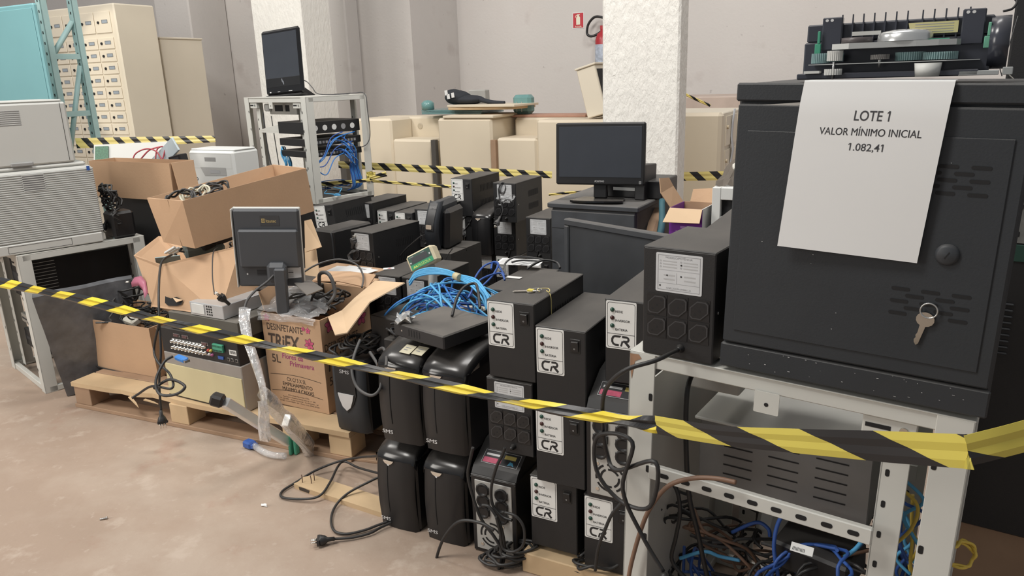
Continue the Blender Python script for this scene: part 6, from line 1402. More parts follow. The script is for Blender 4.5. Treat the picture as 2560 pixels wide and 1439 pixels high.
MB(PRTW).box(-.02, .03, -.03, -.0005, .02, .07, None, .008).build('white_plug', t)
rg = random.Random(21)
cable([AR(.14, .05, .56), AR(.155, .04, .45), AR(.15, .05, .3), AR(.17, .06, .1), AR(.18, .06, .03)], .006, 'grey cable hanging from the white plug in the tall metal rack', CABG)
cable([AR(.24, .05, .54), AR(.25, .05, .4), AR(.25, .06, .2), AR(.26, .06, .04)], .004, 'thin grey cable hanging right of the first one in the tall metal rack', CABG)
for i in range(14):
    y0 = .06 + .024 * i; z0 = .38 + rg.uniform(-.08, .05); zx = rg.uniform(.03, .09)
    mb = MB(BLUE if i % 3 else BLUED); xx = AW - .055
    if i < 9: pts = [(.70, y0 * .5 + .18, z0), (xx + .045, .27, z0 - .02), (xx + .06, .29 + .006 * i, z0 - .08), (xx + .03, .30 + .008 * i, .2), (xx + .03, .31 + .009 * i, .08), (xx - .02, .30, .045)]
    else: pts = [(.70, y0, z0), (xx + .05, .07 + .01 * i, z0 - .03), (xx + .05, .10, z0 - .13), (xx + .03, .07 - .004 * i, .22), (xx + .02, .03, .10), (xx - .02, .03, .04)]
    mb.tube([AR(*q) for q in pts], .0036, None, 6, 6); single(mb, 'patch_cable', 'blue patch cable dropping from the switches in the tall metal rack', 'cable', 'patch cables of the tall metal rack')
for i in range(11):
    mb = MB((BLUE, BLUED, CAB, SKY)[i % 4]); tangle(mb, AR(AW - .16, .20, .072), (.12, .17, .032), 11, .0045, rg); nm = ('blue', 'dark blue', 'black', 'light blue')[i % 4]
    single(mb, 'patch_cable', nm + ' cable lying in the bottom of the tall metal rack', 'cable', nm + ' cables at the bottom of the tall metal rack')
mb = MB(SKY)
for k in range(1): coil(mb, AR(.36, .06, .25), .055, 5, .005, rg, RY(80) @ RZ(90), .25, squash=1.6)
single(mb, 'cable_coil', 'light blue cable coil behind the corner post of the tall metal rack', 'cable')
cable([AR(.62, .30, AH + .010), AR(.66, .42, AH + .012), AR(.75, .44, AH + .005), AR(.765, .44, AH - .1), AR(.765, .445, AH - .25), AR(.76, .42, AH - .31), AR(.75, .38, AH - .33)], .004, 'grey cable draped from the screen over the top edge of the tall metal rack', CABG)
# knot of tape on the post
mb = MB(TAPEB); kn = onv(926, 450, rc0 + vA * (AD - .0), AY); 
me_ = MB(mat('tape_knot_yellow', (0.6, 0.5, 0.12), .35)); 
for k in range(4): crumple(me_, [AR(AW + .006, AD - .06 + .02 * k, .10), AR(AW + .01, AD + .012, .11), AR(AW + .012, AD + .01, .15), AR(AW + .006, AD - .05, .155)], 4, .008, rg)
single(me_, 'tape_knot', 'crumpled knot of yellow and black tape tied round the rack post', 'barrier tape')
# all-in-one screen
ap = AR(.245, .16, AH + .0055); t = thing('all_in_one_screen', 'old black all-in-one screen standing on top of the tall metal rack', 'screen', ap, -34, tilt=RX(-4) @ RY(-3))
AWD = .37; MB(GLOSS).box(-AWD / 2, AWD / 2, 0, .03, .012, .43, None, .014).build('housing', t)
mb = MB(SCREEN); mb.box(-AWD / 2 + .018, AWD / 2 - .018, -.0015, -.0002, .12, .405, None, .0008); mb.build('display', t)
mb = MB(BLK2); mb.box(-AWD / 2 + .018, AWD / 2 - .018, -.0012, -.0002, .065, .122, None, .0005); mb.M = FRONT(0, -.002, .09); 
mb.add([(x, y, 0) for x, y in ((-.014, .02), (-.006, .026), (.0, .012), (.010, .004), (.012, -.014), (.004, -.016), (-.002, -.002), (-.010, .006))], [tuple(reversed(range(8)))], mat('grey_smear', (.16, .17, .19), .3)); mb.build('lower_bezel', t)  # irregular grey smear on the lower bezel
mb = MB(LOGOW); mb.M = FRONT(0, -.0012, .03); mb.rect(-.14, -.125, -.002, .005, 0); mb.rect(-.06, -.035, 0, .003); mb.rect(.05, .085, 0, .003); mb.build('buttons', t)
mb = MB(BLK2); mb.M = Matrix(((0, 0, 1, 0), (1, 0, 0, 0), (0, 1, 0, 0), (0, 0, 0, 1))); mb.prism([(.0305, .16), (.0305, .0), (.16, .0), (.16, .008), (.06, .06)], -.05, .05 + .07); mb.build('stand', t)
MB(BLK2).box(-AWD / 2 + .01, AWD / 2 - .01, -.01, .05, 0, .0115, None, .004).build('foot', t)
cable([ap + U(-40) * .14 + V(-40) * .06 + Z * .10, ap + U(-40) * .2 + V(-40) * .05 + Z * .085, ap + U(-40) * .26 + V(-40) * .04 + Z * .05, ap + U(-40) * .30 + V(-40) * .06 + Z * .008, AR(.69, .33, AH + .009), AR(.64, .4, AH + .009)], .004, 'short grey cable curling from the foot of the all-in-one screen', CABG)

# black floor cabinet with the upright monitor
pc0 = at(1376, 500, .81); PCY = -29.5; up, vp = U(PCY), V(PCY); e = onv(1592, 517, pc0, PCY); PW_ = (Vector((e.x, e.y, 0)) - Vector((pc0.x, pc0.y, 0))).length; pf = Vector((pc0.x, pc0.y, 0)); PDp = .52
t = thing('floor_cabinet', 'black scuffed floor cabinet carrying the upright widescreen monitor', 'cabinet', pf, PCY)
SCUFF = mat('scuffed_slate', (0.045, 0.05, 0.058), .55, var=.25, scale=12, dust=.45)
MB(SCUFF).box(0.004, PW_ - .004, .006, PDp, 0, .775, None, .006).build('body', t)
MB(SCUFF).box(-.012, PW_ + .012, -.012, PDp + .01, .776, .80, None, .004).build('top_plate', t)
mb = MB(SCUFF); mb.box(.006, PW_ - .006, -.008, .0055, .04, .765, None, .004); mb.M = FRONT(0, -.0086, 0); mb.rect(.01, PW_ - .01, .68, .683, 0, DARK)
for k in range(4): mb.rect(.12, .16, .49 + k * .012, .495 + k * .012, 0, DARK)
mb.build('door', t)
def PC(a, b, z): q = pf + up * a + vp * b; q.z = z; return q
m0 = PC(PW_ * .49, .09, .801); t = thing('monitor', 'black widescreen monitor facing the camera on the black floor cabinet', 'monitor', m0, -20, tilt=RX(-3))
MWd, MHt = .42, .285
mb = MB(BLK2); mb.box(-MWd / 2, MWd / 2, 0, .028, .075, .075 + MHt, None, .007); mb.box(-.15, .15, .028, .05, .11, .30, None, .012); mb.build('housing', t)
MB(SCREEN).box(-MWd / 2 + .016, MWd / 2 - .016, -.0015, -.0002, .075 + .036, .075 + MHt - .018, None, .0006).build('display', t)
mb = MB(LOGOW); mb.M = FRONT(0, -.0008, .089); mb.text('POSITIVO', 0, 0, .0075, LOGOW, off=.03, align='c', wid=.044, shear=.1); mb.M = FRONT(.19, -.0008, .083); mb.frame(-.005, .005, 0, .012, .001, 0, LOGOW); mb.rect(-.003, .003, .003, .004, 0); mb.rect(-.003, .003, .006, .007, 0); mb.build('logo', t)
MB(BLK2).box(-.035, .03, .03, .06, .01, .13, None, .006).build('neck', t)
mb = MB(GLOSS); mb.M = T(0, .0, .0) @ RX(0); P_ = []
mb.prism([(-.125, -.06)] + [(.125 * math.sin(R(a)), -.06 - .03 * math.cos(R(a))) for a in range(-80, 81, 20)] + [(.125, -.06), (.10, .10), (-.10, .10)], .001, .010); mb.build('base', t)
t = thing('slim_computer', 'slim black computer box lying behind the widescreen monitor', 'computer', PC(PW_ * .30, .22, .801), PCY); MB(BLK2).box(0, .34, 0, .24, 0, .085, None, .004).build('case', t); mb = MB(PRTW); mb.M = FRONT(0, -.0006, 0); mb.rect(.10, .21, .035, .05); mb.rect(.02, .05, .035, .05); mb.build('labels', t)
t = thing('speaker_box', 'upright black box at the right behind the widescreen monitor', 'box', PC(PW_ - .075, .17, .801), PCY, tilt=RX(-4)); MB(BLK2).box(0, .05, 0, .16, 0, .165, None, .004).build('case', t)

# blank screen panel leaning behind the key inverter
sA = pd(1408, 546, 2.72); n_ = ray(1408, 546).cross(ray(1674, 590)); d_ = n_.cross(Vector((0, 0, 1))); d_ = d_ if d_.x > 0 else -d_
SY = math.degrees(math.atan2(d_.y, d_.x)); sB = onv(1674, 590, sA, SY); wS = (sB - sA).length; hS = .462
t = thing('blank_screen', 'dusty blank flat screen panel standing behind the key inverter', 'screen', sA - Vector((0, 0, hS)), SY)
DS = mat('dusty_black_frame', (0.045, 0.048, 0.053), .5, var=.15, dust=.3)
mb = MB(DS); f = .024; mb.box(0, wS, 0, .03, 0, f, None, .004); mb.box(0, wS, 0, .03, hS - f, hS, None, .004); mb.box(0, f, 0, .03, f, hS - f, None, .004); mb.box(wS - f * 1.4, wS, 0, .03, f, hS - f, None, .004); mb.build('frame', t)
MB(mat('dusty_screen', (0.032, 0.034, 0.037), .5, var=.35, scale=6)).box(f, wS - f * 1.4, .007, .028, f, hS - f).build('display', t)
cable([pd(1500, 745, 2.33), pd(1470, 738, 2.36), pd(1435, 741, 2.40), pd(1415, 755, 2.38)], .007, 'thick dark cable arching behind the second inverter', CABG)

# purple carton and its neighbours
pu = pd(1672, 590, 3.25); pz0 = .52; t = thing('purple_carton', 'purple printed cardboard box with open flaps and a barcode label behind the outlet inverter', 'cardboard box', Vector((pu.x, pu.y, pz0)), -32)
PUR = mat('purple_print', (0.20, 0.035, 0.33), .35, var=.12, scale=10); a_ = .0; pw_, ph_ = .142, .30
mb = MB(PUR); mb.box(0, pw_, 0, .004, 0, ph_); mb.box(0, .004, .004, .18, 0, ph_); mb.box(pw_ - .004, pw_, .004, .18, 0, ph_, PRTW); mb.box(0.004, pw_ - .004, .176, .18, 0, ph_, CARD); mb.box(.004, pw_ - .004, .004, .176, 0, .004, CARD); mb.build('body', t)
mb = MB(CARD2); mb.grid([[(0.002, -.001, ph_), (pw_, -.001, ph_)], [(-.012, -.045, ph_ - .055), (pw_ + .004, -.045, ph_ - .05)]], None, False); mb.build('flap', t, None, .003)
mb = MB(CARD); mb.grid([[(.03, .178, ph_), (pw_, .178, ph_)], [(.03, .215, ph_ + .05), (pw_ + .004, .22, ph_ + .06)]], None, False); mb.build('flap', t, None, .003)
mb = MB(CARD); mb.grid([[(0, .01, ph_), (0, .17, ph_)], [(-.04, .0, ph_ + .06), (-.04, .15, ph_ + .07)], [(-.055, .02, ph_ + .12), (-.05, .12, ph_ + .11)]], None, False); mb.build('flap', t, None, .003)
mb = MB(WHT); mb.M = FRONT(.03, -.0015, .02); mb.rect(0, .10, 0, .085)
for k in range(22): mb.rect(.012 + k * .0035, .0135 + k * .0035 + (.001 if k % 3 == 0 else 0), .008, .032, .0004, INK)
for k in range(3): mb.rect(.012, .06 + .01 * k, .042 + k * .011, .046 + k * .011, .0004, GINK)
mb.build('barcode_label', t)
LI = mat('lilac_print', (.45, .25, .58), .4); mb = MB(LI); mb.M = FRONT(0, -.0013, 0); mb.ring(.012, .02, 0, None, 16) if 0 else None
for k in range(4): mb.frame(.035 + k * .026, .05 + k * .026, .13, .15, .0025, 0, LI)
mb.rect(.03, .12, .19, .205); mb.rect(.05, .11, .215, .225); mb.stroke([(.01, .10), (.04, .155), (.10, .165), (.14, .2)], .004, 0, LI); mb.build('print', t)
platform(ab(pu)[0] - .02, ab(pu)[0] + .16, ab(pu)[1] - .02, ab(pu)[1] + .3, pz0 - .001, 'platform under the purple carton')
tl_c = mat('teal_fabric', (0.035, 0.11, 0.135), .7); mb = MB(tl_c); a0, a1 = pd(1628, 655, 3.32), pd(1655, 500, 3.5); mb.tube([a0 - Z * .10, a0 + Z * .02, a0.lerp(a1, .5) + Vector((.02, 0, 0)), a1], .02, None, 10, 6, r2=.014); single(mb, 'teal_roll', 'dark teal padded roll standing between the floor cabinet and the purple carton', 'roll')
mb = MB(WOODD); b_ = pd(1600, 660, 3.36); mb.add([pd(x, y, D) for x, y, D in ((1590, 700, 3.3), (1622, 690, 3.34), (1652, 520, 3.6), (1628, 520, 3.62))], [(0, 1, 2, 3)]); single(mb, 'brown_board', 'brown board leaning against the side of the floor cabinet', 'board', solid=.008)
cw = pd(1712, 620, 3.6); t = thing('brown_carton', 'plain brown cardboard box behind the purple carton', 'cardboard box', Vector((cw.x + .05, cw.y + .05, 0)), A); MB(CARD).box(0, .33, 0, .3, 0, .80, None, .003).build('body', t)
# small cream rack case behind the wall cabinet
oc = pd(1776, 600, 3.2); t = thing('cream_frame_case', 'small cream metal frame case partly hidden by the black wall cabinet', 'case', Vector((oc.x, oc.y, 0)), A); cz = pd(1776, 463, 3.2).z
for x in (0, .36): MB(PRTW).box(x, x + .035, 0, .03, 0, cz, None, .002).build('post', t)
MB(PRTW).box(.036, .359, 0, .03, cz - .05, cz, None, .002).build('top_rail', t); MB(PRTW).box(.036, .359, .002, .028, cz - .14, cz - .12, None, .002).build('middle_rail', t)
MB(BLK).box(.0, .395, .031, .35, 0, cz - .02, None, .002).build('body', t); MB(PRTW).box(0, .395, .0305, .35, cz - .0199, cz, None, .002).build('top_plate', t)
FW_ = mat('cream_fabric', (.66, .64, .58), .7); mb = MB(FW_); c_ = Vector((oc.x, oc.y, cz)); mb.M = T(c_.x + .16, c_.y + .10, cz + .075) @ RZ(A) @ RY(-38); mb.box(-.04, .13, -.09, .09, -.03, .03, None, .018); mb.box(-.02, .10, -.10, -.091, -.015, .0, SLATE); single(mb, 'white_cover', 'white plastic cover tilted on the small cream case', 'cover')
mb = MB(mat('dark_scrap', (.12, .10, .08), .7)); crumple(mb, [c_ + Vector((.02, .02, .004)), c_ + Vector((.10, .0, .004)), c_ + Vector((.14, .06, .13)), c_ + Vector((.06, .08, .06))], 4, .008, rg); single(mb, 'brown_scrap', 'crumpled brown wrapping in front of the white cover', 'wrapping')
# inverter behind the outlet inverter
zq = 0.95; p_ = at(1762, 572, zq); cr(p_ - Z * UH, A, 'inverter behind the outlet inverter, only the top of its label showing')
platform(ab(p_)[0] - .01, ab(p_)[0] + .2, ab(p_)[1] - .01, ab(p_)[1] + .34, zq - UH - .001, 'platform under the inverter behind the outlet inverter')

# weighing scale display
sp = pd(1052, 648, 2.95); t = thing('scale_display', 'cream weighing scale display with a green label, tilted above the blue cables', 'scale display', Vector((sp.x, sp.y, .50)), -16)
Ms = T(0, 0, sp.z - .50) @ RY(-27) @ RX(-14); CRM = mat('cream_plastic', (.66, .58, .40), .45)
mb = MB(CRM); mb.M = Ms; mb.box(-.062, .062, 0, .055, -.032, .036, None, .008); mb.build('housing', t)
DG = mat('dark_green_display', (.025, .075, .055), .25); LG = mat('label_green', (.02, .30, .13), .4); LY_ = mat('label_lime', (.5, .65, .15), .5)
mb = MB(DG); mb.M = Ms @ FRONT(0, -.0008, 0); mb.rect(-.052, .052, -.026, .030); mb.rect(-.052, .052, -.026, -.006, .0003, LG); mb.rect(-.038, .036, -.002, .020, .0003, SLATE); mb.text('FILIZOLA', .010, -.0215, .0105, LY_, z=.0006, off=.03, align='c', wid=.06)
mb.poly([(-.035, -.021), (-.028, -.011), (-.021, -.021)], .0006, LY_); mb.poly([(-.044, -.021), (-.037, -.011), (-.030, -.021)], .0005, LY_)
mb.rect(-.049, -.043, 0, .006, .0004, LOGOW); mb.rect(.042, .048, .004, .010, .0004, LOGOW); mb.rect(-.045, -.025, .0225, .025, .0005, GINK); mb.rect(.01, .026, .0225, .025, .0005, GINK); mb.build('display_face', t)
mb = MB(PRT); mb.tube([(.03, .03, 0.0), (.032, .03, sp.z - .56), (.022, .03, sp.z - .52)], .02, None, 4, 1); mb.build('post', t)
MB(PRT).box(-.06, .12, -.05, .11, 0, .02, None, .004).build('foot', t)

# heap of blue cables on low boxes
rg = random.Random(33)
hb = Vector((-.215, 2.585, 0))
mb = MB(BLK); mb.M = T(*hb) @ RZ(A); mb.box(-.20, .05, -.15, .22, 0, .50, None, .004); single(mb, 'black_cabinet', 'low black cabinet hidden under the heap of blue cables', 'cabinet')
def hp_(a, b, z): return hb + u * a + v * b + Z * z
for i in range(8):
    mb = MB((PRT, mat('ivory_part', (.55, .52, .45), .5), BLK2, SLATE)[i % 4]); mb.M = T(*hp_(rg.uniform(-.16, .12), rg.uniform(-.10, .16), .502)) @ RZ(rg.uniform(-60, 60)); mb.box(-.05, .05, -.03, .03, 0, .05 + .02 * rg.random(), None, .006)
    single(mb, 'adapter_box', ('grey', 'ivory', 'black', 'slate')[i % 4] + ' adapter box half buried under the blue cables', 'electronics', ('grey', 'ivory', 'black', 'slate')[i % 4] + ' adapters under the blue cables')
for i in range(30):
    mt_ = (SKY, BLUE, SKY, SKY, BLUED)[i % 5]; mb = MB(mt_); nm = {SKY: 'light blue', BLUE: 'blue', BLUED: 'dark blue'}[mt_]
    a0 = rg.uniform(-.27, -.05); a1 = rg.uniform(.06, .27); b0, b1 = rg.uniform(-.10, .12), rg.uniform(-.20, .12); pk_ = rg.uniform(.05, .18)
    pts = [hp_(a0, b0, .54 + rg.uniform(-.03, .07)), hp_(a0 * .5, b0 + rg.uniform(-.06, .06), .53 + pk_ * .8), hp_(rg.uniform(-.05, .05), (b0 + b1) / 2, .52 + pk_), hp_(a1 * .6, b1 + rg.uniform(-.06, .06), .52 + pk_ * .7), hp_(a1, b1, .52 + rg.uniform(-.01, .06))]
    if i % 4 == 0: pts += [hp_(a1 * .7, b1 - .08, .53), hp_(a1 * .2, b1 - .10, .57)]
    mb.tube(pts, .0036, None, 6, 6); single(mb, 'patch_cable', nm + ' network cable in the heap behind the flat black box', 'cable', nm + ' cables of the heap')
for i in range(5):
    mb = MB(SKY); o_ = .006 * i; j_ = [rg.uniform(-6, 6) for _ in range(8)]; mb.tube([pd(1022 + j_[0], 712 - i * 3, 2.72), pd(1040, 694 - i * 4 + j_[1] * .4, 2.70), pd(1075, 684 - i * 3.5, 2.66), pd(1115, 686 - i * 3 + j_[2] * .3, 2.62), pd(1150, 697 - i * 2.5, 2.56), pd(1180 + i * 3, 716 - i * 4, 2.48), pd(1205 + i * 4, 742 + j_[3], 2.42), pd(1212 + i * 4 + j_[4], 775, 2.38)], .0038, None, 6, 6); single(mb, 'patch_cable', 'light blue cable in the thick bundle arching over the heap', 'cable', 'light blue cables of the arching bundle')
mb = MB(mat('bundle_tape', (.55, .48, .3), .5)); mb.tube([pd(1138, 689, 2.575), pd(1150, 694, 2.55)], .013, None, 10, 1); single(mb, 'bundle_tape', 'beige tape wrapped round the arching blue bundle', 'tape')
for i, pts in enumerate(([(1178, 740, 2.5), (1185, 700, 2.55), (1210, 665, 2.62), (1240, 658, 2.66), (1262, 690, 2.6)], [(1200, 720, 2.5), (1230, 690, 2.56), (1246, 660, 2.62), (1232, 655, 2.66), (1228, 672, 2.62)], [(1170, 745, 2.45), (1200, 700, 2.52), (1250, 682, 2.58), (1262, 700, 2.55)])):
    cable([pd(*q) for q in pts], .0045, ('tall', 'small', 'low')[i] + ' dark blue loop rising behind the key inverter', BLUED)
for i in range(7):
    mb = MB(CAB); c_ = hp_(-.14 + .025 * i, -.16 + .02 * rg.random(), .535); (coil if i % 2 else tangle)(*((mb, c_, .05, 2.5, .005, rg) if i % 2 else (mb, c_, (.07, .05, .04), 9, .005, rg))); single(mb, 'power_cable', 'black cable at the front left of the blue heap', 'cable', 'black cables beside the blue heap')
cable([pd(1130, 790, 2.32), pd(1142, 745, 2.36), pd(1160, 718, 2.40), pd(1185, 708, 2.42), pd(1194, 722, 2.40), pd(1200, 770, 2.33)], .006, 'black cable hoop standing over the blue heap beside the key inverter')
mb = MB(mat('silver_foil', (.75, .75, .74), .2, metal=.8)); crumple(mb, [pd(985, 805, 2.28), pd(1040, 800, 2.25), pd(1030, 782, 2.36), pd(995, 785, 2.38)], 5, .012, rg); single(mb, 'foil_part', 'shiny crumpled silver part behind the flat black box', 'metal part')

# key and yellow string on the top inverter
kt = lot(.432, 0, .580 + UH + .003); t = thing('key', 'small silver key with a yellow tag and ring lying on the top inverter', 'key', kt + u * .082 + v * .105, A); key(t, RZ(-62) @ Matrix.Scale(1.35, 4))
MB(mat('yellow_tag', (.66, .55, .10), .5)).box(-.009, .009, -.006, .008, .0016, .0045, None, .001).build('yellow_tag', t)
mb = MB(mat('yellow_string', (.60, .50, .20), .7)); q_ = kt + u * (UW - .001) + v * .10
mb.tube([q_ - u * .03 + v * .0 + Z * .002, q_ - u * .045 + v * .02 + Z * .003, q_ - u * .02 + v * .035 + Z * .003, q_ + Z * .004, q_ - u * .015 + v * .012 + Z * .003, q_ + u * .003 - Z * .005, q_ + u * .0045 - Z * .05, q_ + u * .0035 - Z * .075], .0013, None, 6, 6); single(mb, 'yellow_string', 'frayed yellow string hanging over the edge of the top inverter', 'string')

# papers and cables on the units behind
mb = MB(PAPER); mb.M = T(*at(1300, 655, .66)) @ RZ(A + 10); mb.box(-.09, .09, -.05, .05, 0, .0015); mb.M = mb.M @ T(0, 0, .0018)
for k in range(7): mb.rect(-.08, .05 + .02 * (k % 2), -.04 + k * .011, -.037 + k * .011, 0, GINK)
single(mb, 'printed_paper', 'printed white sheet lying on the unit behind the key inverter', 'paper')
cable([pd(1265, 690, 2.9), pd(1262, 660, 2.95), pd(1290, 642, 3.0), pd(1340, 645, 3.05), pd(1375, 655, 3.05), pd(1310, 650, 3.0), pd(1280, 655, 2.95)], .005, 'dark cable looped over the printed sheet', CABG)
cable([pd(1318, 672, 2.85), pd(1335, 660, 2.85), pd(1360, 650, 2.86), pd(1392, 656, 2.86), pd(1400, 670, 2.84)], .006, 'thick dark cable arching to the blank screen', CAB)
mb = MB(WHT); mb.M = T(*at(1285, 693, .642)) @ RZ(A); mb.box(-.03, .03, -.012, .012, 0, .001); single(mb, 'top_label', 'small white label on top of the outlet unit behind the key inverter', 'label')
mb = MB(PAPER); mb.M = T(*at(972, 671, .547)) @ RZ(10); mb.box(-.025, .025, -.015, .015, 0, .001); mb.poly([(-.01, -.008), (.016, -.004), (.004, .008)], .0013, mat('red_print', (.4, .05, .06), .5)); single(mb, 'warning_label', 'small white and red label on top of the low outlet unit', 'label')

# coils, plugs and leads on the far units
q17 = ab(at(876, 576, .69)); q1 = ab(at(790, 514, .72))
def leads(pts, lab, pl, plugdir=None, r=.0045, mt=CAB, yaw=A):
    P = [onv(x, y, lot(pl[0], pl[1], 0) - V(yaw) * .004, yaw) for x, y in pts]; cable(P, r, lab, mt, plug=None if plugdir is None else lookm(P[-1] + Vector(plugdir) * .03 - V(A) * .008, plugdir))
c_ = onv(1152, 558, lot(a7, b7 - .006, 0), A); mb = MB(CABG); coil(mb, c_, .028, 3, .004, rg, RX(90), .2, squash=1.5); single(mb, 'cable_coil', 'cable coiled over the label of the second tall-stack inverter', 'cable')
leads([(1150, 555), (1165, 540), (1185, 530), (1172, 560), (1150, 590), (1145, 615), (1160, 612), (1158, 575)], 'looped lead with plug hanging over the second tall-stack inverter', (a7, b7), (.0, -.05, -1), .004, CABG)
leads([(1245, 470), (1250, 500), (1257, 525), (1250, 545)], 'grey lead with plug hanging from the film-wrapped outlet unit', (ax_, bx_), (-.5, -.3, -.9), .005, CABG)
mb = MB(CABG); coil(mb, onv(1256, 470, lot(ax_, bx_ - .006, 0), A), .030, 4, .004, rg, RX(90) @ RZ(90), .15, squash=.6); single(mb, 'cable_coil', 'flattened cable coil tied on the front of the film-wrapped outlet unit', 'cable')
mb = MB(FILM); crumple(mb, [onv(x, y, lot(ax_, bx_ - .004, 0), A) for x, y in ((1236, 492), (1290, 488), (1280, 505), (1240, 510))], 5, .008, rg); single(mb, 'plastic_film', 'clear film tied round the cable of the far top outlet unit', 'plastic film')
mb = MB(CABG); coil(mb, onv(890, 640, lot(*q17, 0) - V(-34) * .008, -34), .035, 4, .0045, rg, RX(80), .3); single(mb, 'cable_coil', 'grey cable coil hanging on the front of the centre outlet unit', 'cable')
leads([(890, 650), (895, 632), (888, 618), (884, 612)], 'short grey lead with plug above the coil on the centre outlet unit', q17, (.3, -.2, .9), .004, CABG)
leads([(880, 668), (900, 670), (918, 665)], 'thin black lead under the centre outlet unit', q17, yaw=-34)
leads([(790, 590), (805, 580), (820, 572)], 'grey plug and lead lying under the label of the leaning inverter', q1, (.8, -.3, .3), .006, CABG)
leads([(1000, 640), (1015, 622), (1040, 600), (1055, 588)], 'black lead slanting up behind the scale display', (a20 + .06, b20 + .30))
leads([(1112, 655), (1118, 640), (1132, 620)], 'thin black lead beside the scale display', (a20 + .2, b20 + .34), None, .003)
leads([(1268, 655), (1272, 640), (1277, 622)], 'thin lead dropping from the outlet unit in the film stack', (a12, b12), None, .004)
leads([(1335, 660), (1342, 640), (1346, 625)], 'thin lead dropping from the outlet unit beside the floor cabinet', (a13, b13), None, .004)

# bunch of cable on the silver triangle tower
tp2 = at(838, 1072, 0.122)
for i in range(5):
    mb = MB(CAB); coil(mb, tp2 + u * (.06 + .02 * i) + v * (.05 + .02 * i) + Z * (.305 + .012 * i), .06, 2.2, .0065, rg, RX(rg.uniform(-25, 25)) @ RY(rg.uniform(-25, 25)), .25); single(mb, 'power_cable', 'black cable bunched on top of the silver triangle tower', 'cable', 'black cables on the silver triangle tower')
cable([pd(900, 850, 2.45), pd(885, 890, 2.38), pd(880, 930, 2.35), pd(895, 970, 2.33), pd(930, 988, 2.30), pd(952, 965, 2.30), pd(948, 920, 2.32), pd(925, 880, 2.40)], .0062, 'grey cable hanging in a loop in front of the silver triangle tower', CABG)
cable([pd(945, 875, 2.4), pd(958, 870, 2.36), pd(966, 890, 2.3), pd(965, 915, 2.2)], .006, 'short grey cable between the silver triangle tower and the hooded tower', CABG)
mb = MB(mat('black_cylinder_plastic', (.02, .02, .022), .2)); mb.M = T(*pd(975, 880, 2.42)) @ RZ(A); mb.box(-.03, .045, 0, .25, -.16, .0, None, .02); mb.box(-.03, .045, 0, .25, -.4, -.161, None, .004); single(mb, 'black_unit', 'glossy black rounded unit squeezed behind the left hooded tower', 'electronics')
mb = MB(BLK); mb.M = T(*at(1010, 800, .56)) @ RZ(-40); mb.box(-.16, .02, -.02, .25, -.15, -.001, None, .003); single(mb, 'black_unit', 'dusty black unit beside the flat black box and the printed carton', 'electronics')

# ---------------- foreground: barrier tape, floor leads, plank ----------------
TP = [(-60, 690, 3.02), (0, 706, 2.95), (215, 752, 2.6), (430, 808, 2.34), (660, 862, 2.13), (850, 905, 1.97), (1100, 962, 1.80), (1330, 1012, 1.64), (1560, 1052, 1.475), (1640, 1062, 1.41)]
tape('barrier_tape', [pd(*q) for q in TP], [.042, .040, .036, .032, .030, .028, .026, .026, .028, .034], 'long yellow and black barrier tape stretched across the whole lot', tape_mat('crumpled_barrier_tape', y=(.80, .64, .05), period=.195, slope=-1.8), twist=.35, crease=.003)
TQ = [(1640, 1062, 1.405), (1800, 1088, 1.29), (2000, 1103, 1.17), (2200, 1116, 1.075), (2400, 1128, .985), (2420, 1129, .975)]
tape('barrier_tape', [pd(*q) for q in TQ], [.036, .034, .040, .046, .046, .044], 'wide end of the barrier tape across the front of the foreground rack', tape_mat('flat_barrier_tape', y=(.64, .54, .10), period=.23, slope=1.6), crease=.0008)
tape('barrier_tape', [pd(2420, 1127, .972), pd(2490, 1110, .965), pd(2580, 1086, .96), pd(2700, 1050, .95)], [.044, .045, .045], 'barrier tape section leaving the picture at the right edge', tape_mat('flat_barrier_tape_end', y=(.64, .54, .10), period=.23, slope=1.4), crease=.001)
# plank on the floor with nails
a, b = at(735, 1212, .012), at(1000, 1300, .012); d = (b - a); ya = math.degrees(math.atan2(d.y, d.x)); L_ = d.length
t = thing('wooden_plank', 'pale wooden plank with bent nails lying on the floor before the UPS towers', 'plank', Vector((a.x, a.y, 0)), ya)
mb = MB(WOOD); mb.prism([(0, .0), (.05, -.004), (L_, 0), (L_, .075), (.02, .078), (-.005, .05), (.003, .02)], .0, .018); mb.build('board', t)
mb = MB(mat('charred_end', (.06, .045, .035), .9)); mb.M = FRONT(0, -.0045, 0); mb.poly([(.03, .003), (.075, .002), (.08, .014), (.05, .017), (.028, .015)], 0); mb.build('burn_mark', t)
RUSTY = mat('rusty_nail', (.13, .075, .05), .6)
for x, y in ((.022, .02), (.05, .05), (.055, .03)): MB(RUSTY).tube([(x, y, .017), (x + .001, y, .035), (x - .002, y + .001, .048)], .0016, None, 6, 3).build('nail', t)
q = at(900, 1150, .0); mb = MB(WOODD); mb.M = T(*q) @ RZ(-18); mb.box(-.16, .10, -.01, .06, 0, .012, None, .002); single(mb, 'wood_strip', 'thin worn wood slat on the floor between the towers and the pallet', 'wood')
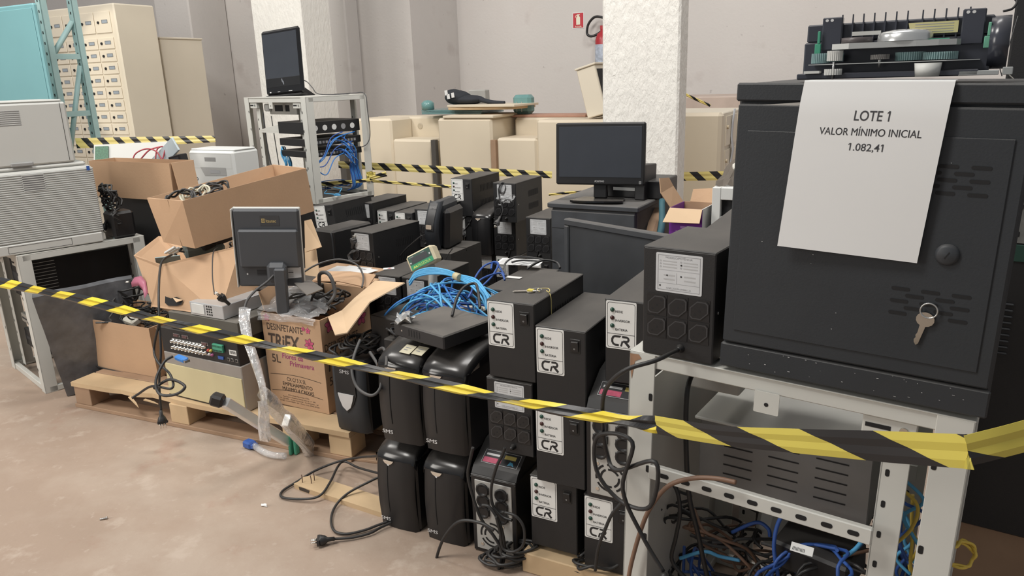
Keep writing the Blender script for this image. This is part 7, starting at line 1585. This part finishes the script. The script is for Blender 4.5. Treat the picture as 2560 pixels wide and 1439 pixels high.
# floor leads
def fl(*pts): return [at(x, y, z) for x, y, z in pts]
cable(fl((962, 1137, .19), (935, 1140, .16), (905, 1142, .10), (850, 1152, .05), (790, 1175, .02), (740, 1205, .01), (705, 1228, .008), (708, 1243, .008), (760, 1247, .012), (800, 1238, .022), (825, 1205, .03), (845, 1165, .03), (862, 1153, .03), (895, 1168, .03), (945, 1182, .05), (962, 1186, .06), (990, 1186, .07)), .0055, 'black lead looping on the floor around the end of the plank')
cable(fl((990, 1190, .07), (955, 1190, .06), (920, 1205, .05), (870, 1232, .028), (840, 1262, .012), (828, 1295, .008), (835, 1325, .008), (865, 1334, .008), (910, 1325, .008), (945, 1312, .01), (990, 1296, .014)), .0055, 'black lead curving on the floor in front of the left UPS tower')
pe = at(822, 1347, .014); cable([at(992, 1300, .016), at(955, 1316, .012), at(925, 1332, .010), at(880, 1343, .010), at(840, 1346, .012), at(828, 1347, .013)], .0055, 'black lead ending in a three-pin plug lying on the bare floor', plug=lookm(at(800, 1350, .018), at(770, 1353, .018) - at(830, 1346, .018)))
# leads of the grey socket unit
def fz(pts, off, yaw=A): return [onv(x, y, lot(0, off, 0), yaw) for x, y in pts]
cable(fz([(1262, 1118), (1255, 1138), (1240, 1170), (1228, 1220), (1232, 1262), (1255, 1290), (1280, 1300)], -.03), .0058, 'black lead hanging from the outlet inverter over the grey socket unit')
cable(fz([(1182, 1118), (1175, 1150), (1170, 1190), (1185, 1250), (1205, 1300), (1235, 1340), (1255, 1380), (1245, 1430)], -.05), .006, 'black lead running down between the speckled tower and the grey socket unit')
cable(fz([(1235, 1325), (1200, 1306), (1150, 1302), (1115, 1335), (1095, 1380), (1088, 1420), (1090, 1445)], -.08), .006, 'black lead arching away from the grey socket unit to the floor')
cable(fz([(1205, 1262), (1225, 1268), (1250, 1310), (1262, 1370), (1255, 1420)], -.045), .006, 'black lead sagging across the fan of the grey socket unit')
rg = random.Random(44)
for i in range(7):
    mb = MB(CAB); coil(mb, at(1255 + i * 8, 1395 - i * 5, .02 + .008 * i), .06 - .003 * i, 1.5, .006, rg, RX(rg.uniform(-14, 14)), .10); single(mb, 'power_cable', 'black cable in the coil on the floor before the grey socket unit', 'cable', 'coiled black cables before the grey socket unit')
cable(fz([(1262, 1280), (1290, 1290), (1310, 1320), (1308, 1360), (1285, 1378), (1258, 1370), (1250, 1330), (1240, 1290)], -.06), .0055, 'upright black cable hoop right of the grey socket unit fan')
cable(fz([(1560, 1250), (1530, 1285), (1510, 1330), (1495, 1370), (1488, 1425)], -.06), .006, 'black lead hanging in front of the lowest labelled inverter')
for i in range(4):
    mb = MB(CAB if i else CABG); coil(mb, at(1480 + i * 6, 1400, .05 + .012 * i), .062, 1.4, .006, rg, RX(rg.uniform(-20, 20)), .2); single(mb, 'power_cable', 'black cable coiled on the floor before the lowest labelled inverter', 'cable', 'coiled cables by the rack leg')
# bits on the floor
t = thing('screw', 'small metal screw lying alone on the open floor', 'screw', at(250, 1300, 0), 20); mb = MB(STEEL); mb.M = T(0, 0, .004) @ RY(90); mb.cyl(.003, 0, .02, None, 8); mb.build('shaft', t); mb = MB(STEEL); mb.M = T(.02, 0, .005) @ RY(90); mb.cyl(.005, 0, .003, None, 10); mb.build('head', t)
mb = MB(PAPER); crumple(mb, fl((652, 1265, .001), (668, 1265, .006), (664, 1258, .008), (654, 1259, .003)), 3, .002, rg); single(mb, 'paper_scrap', 'tiny scrap of white paper on the open floor', 'paper')
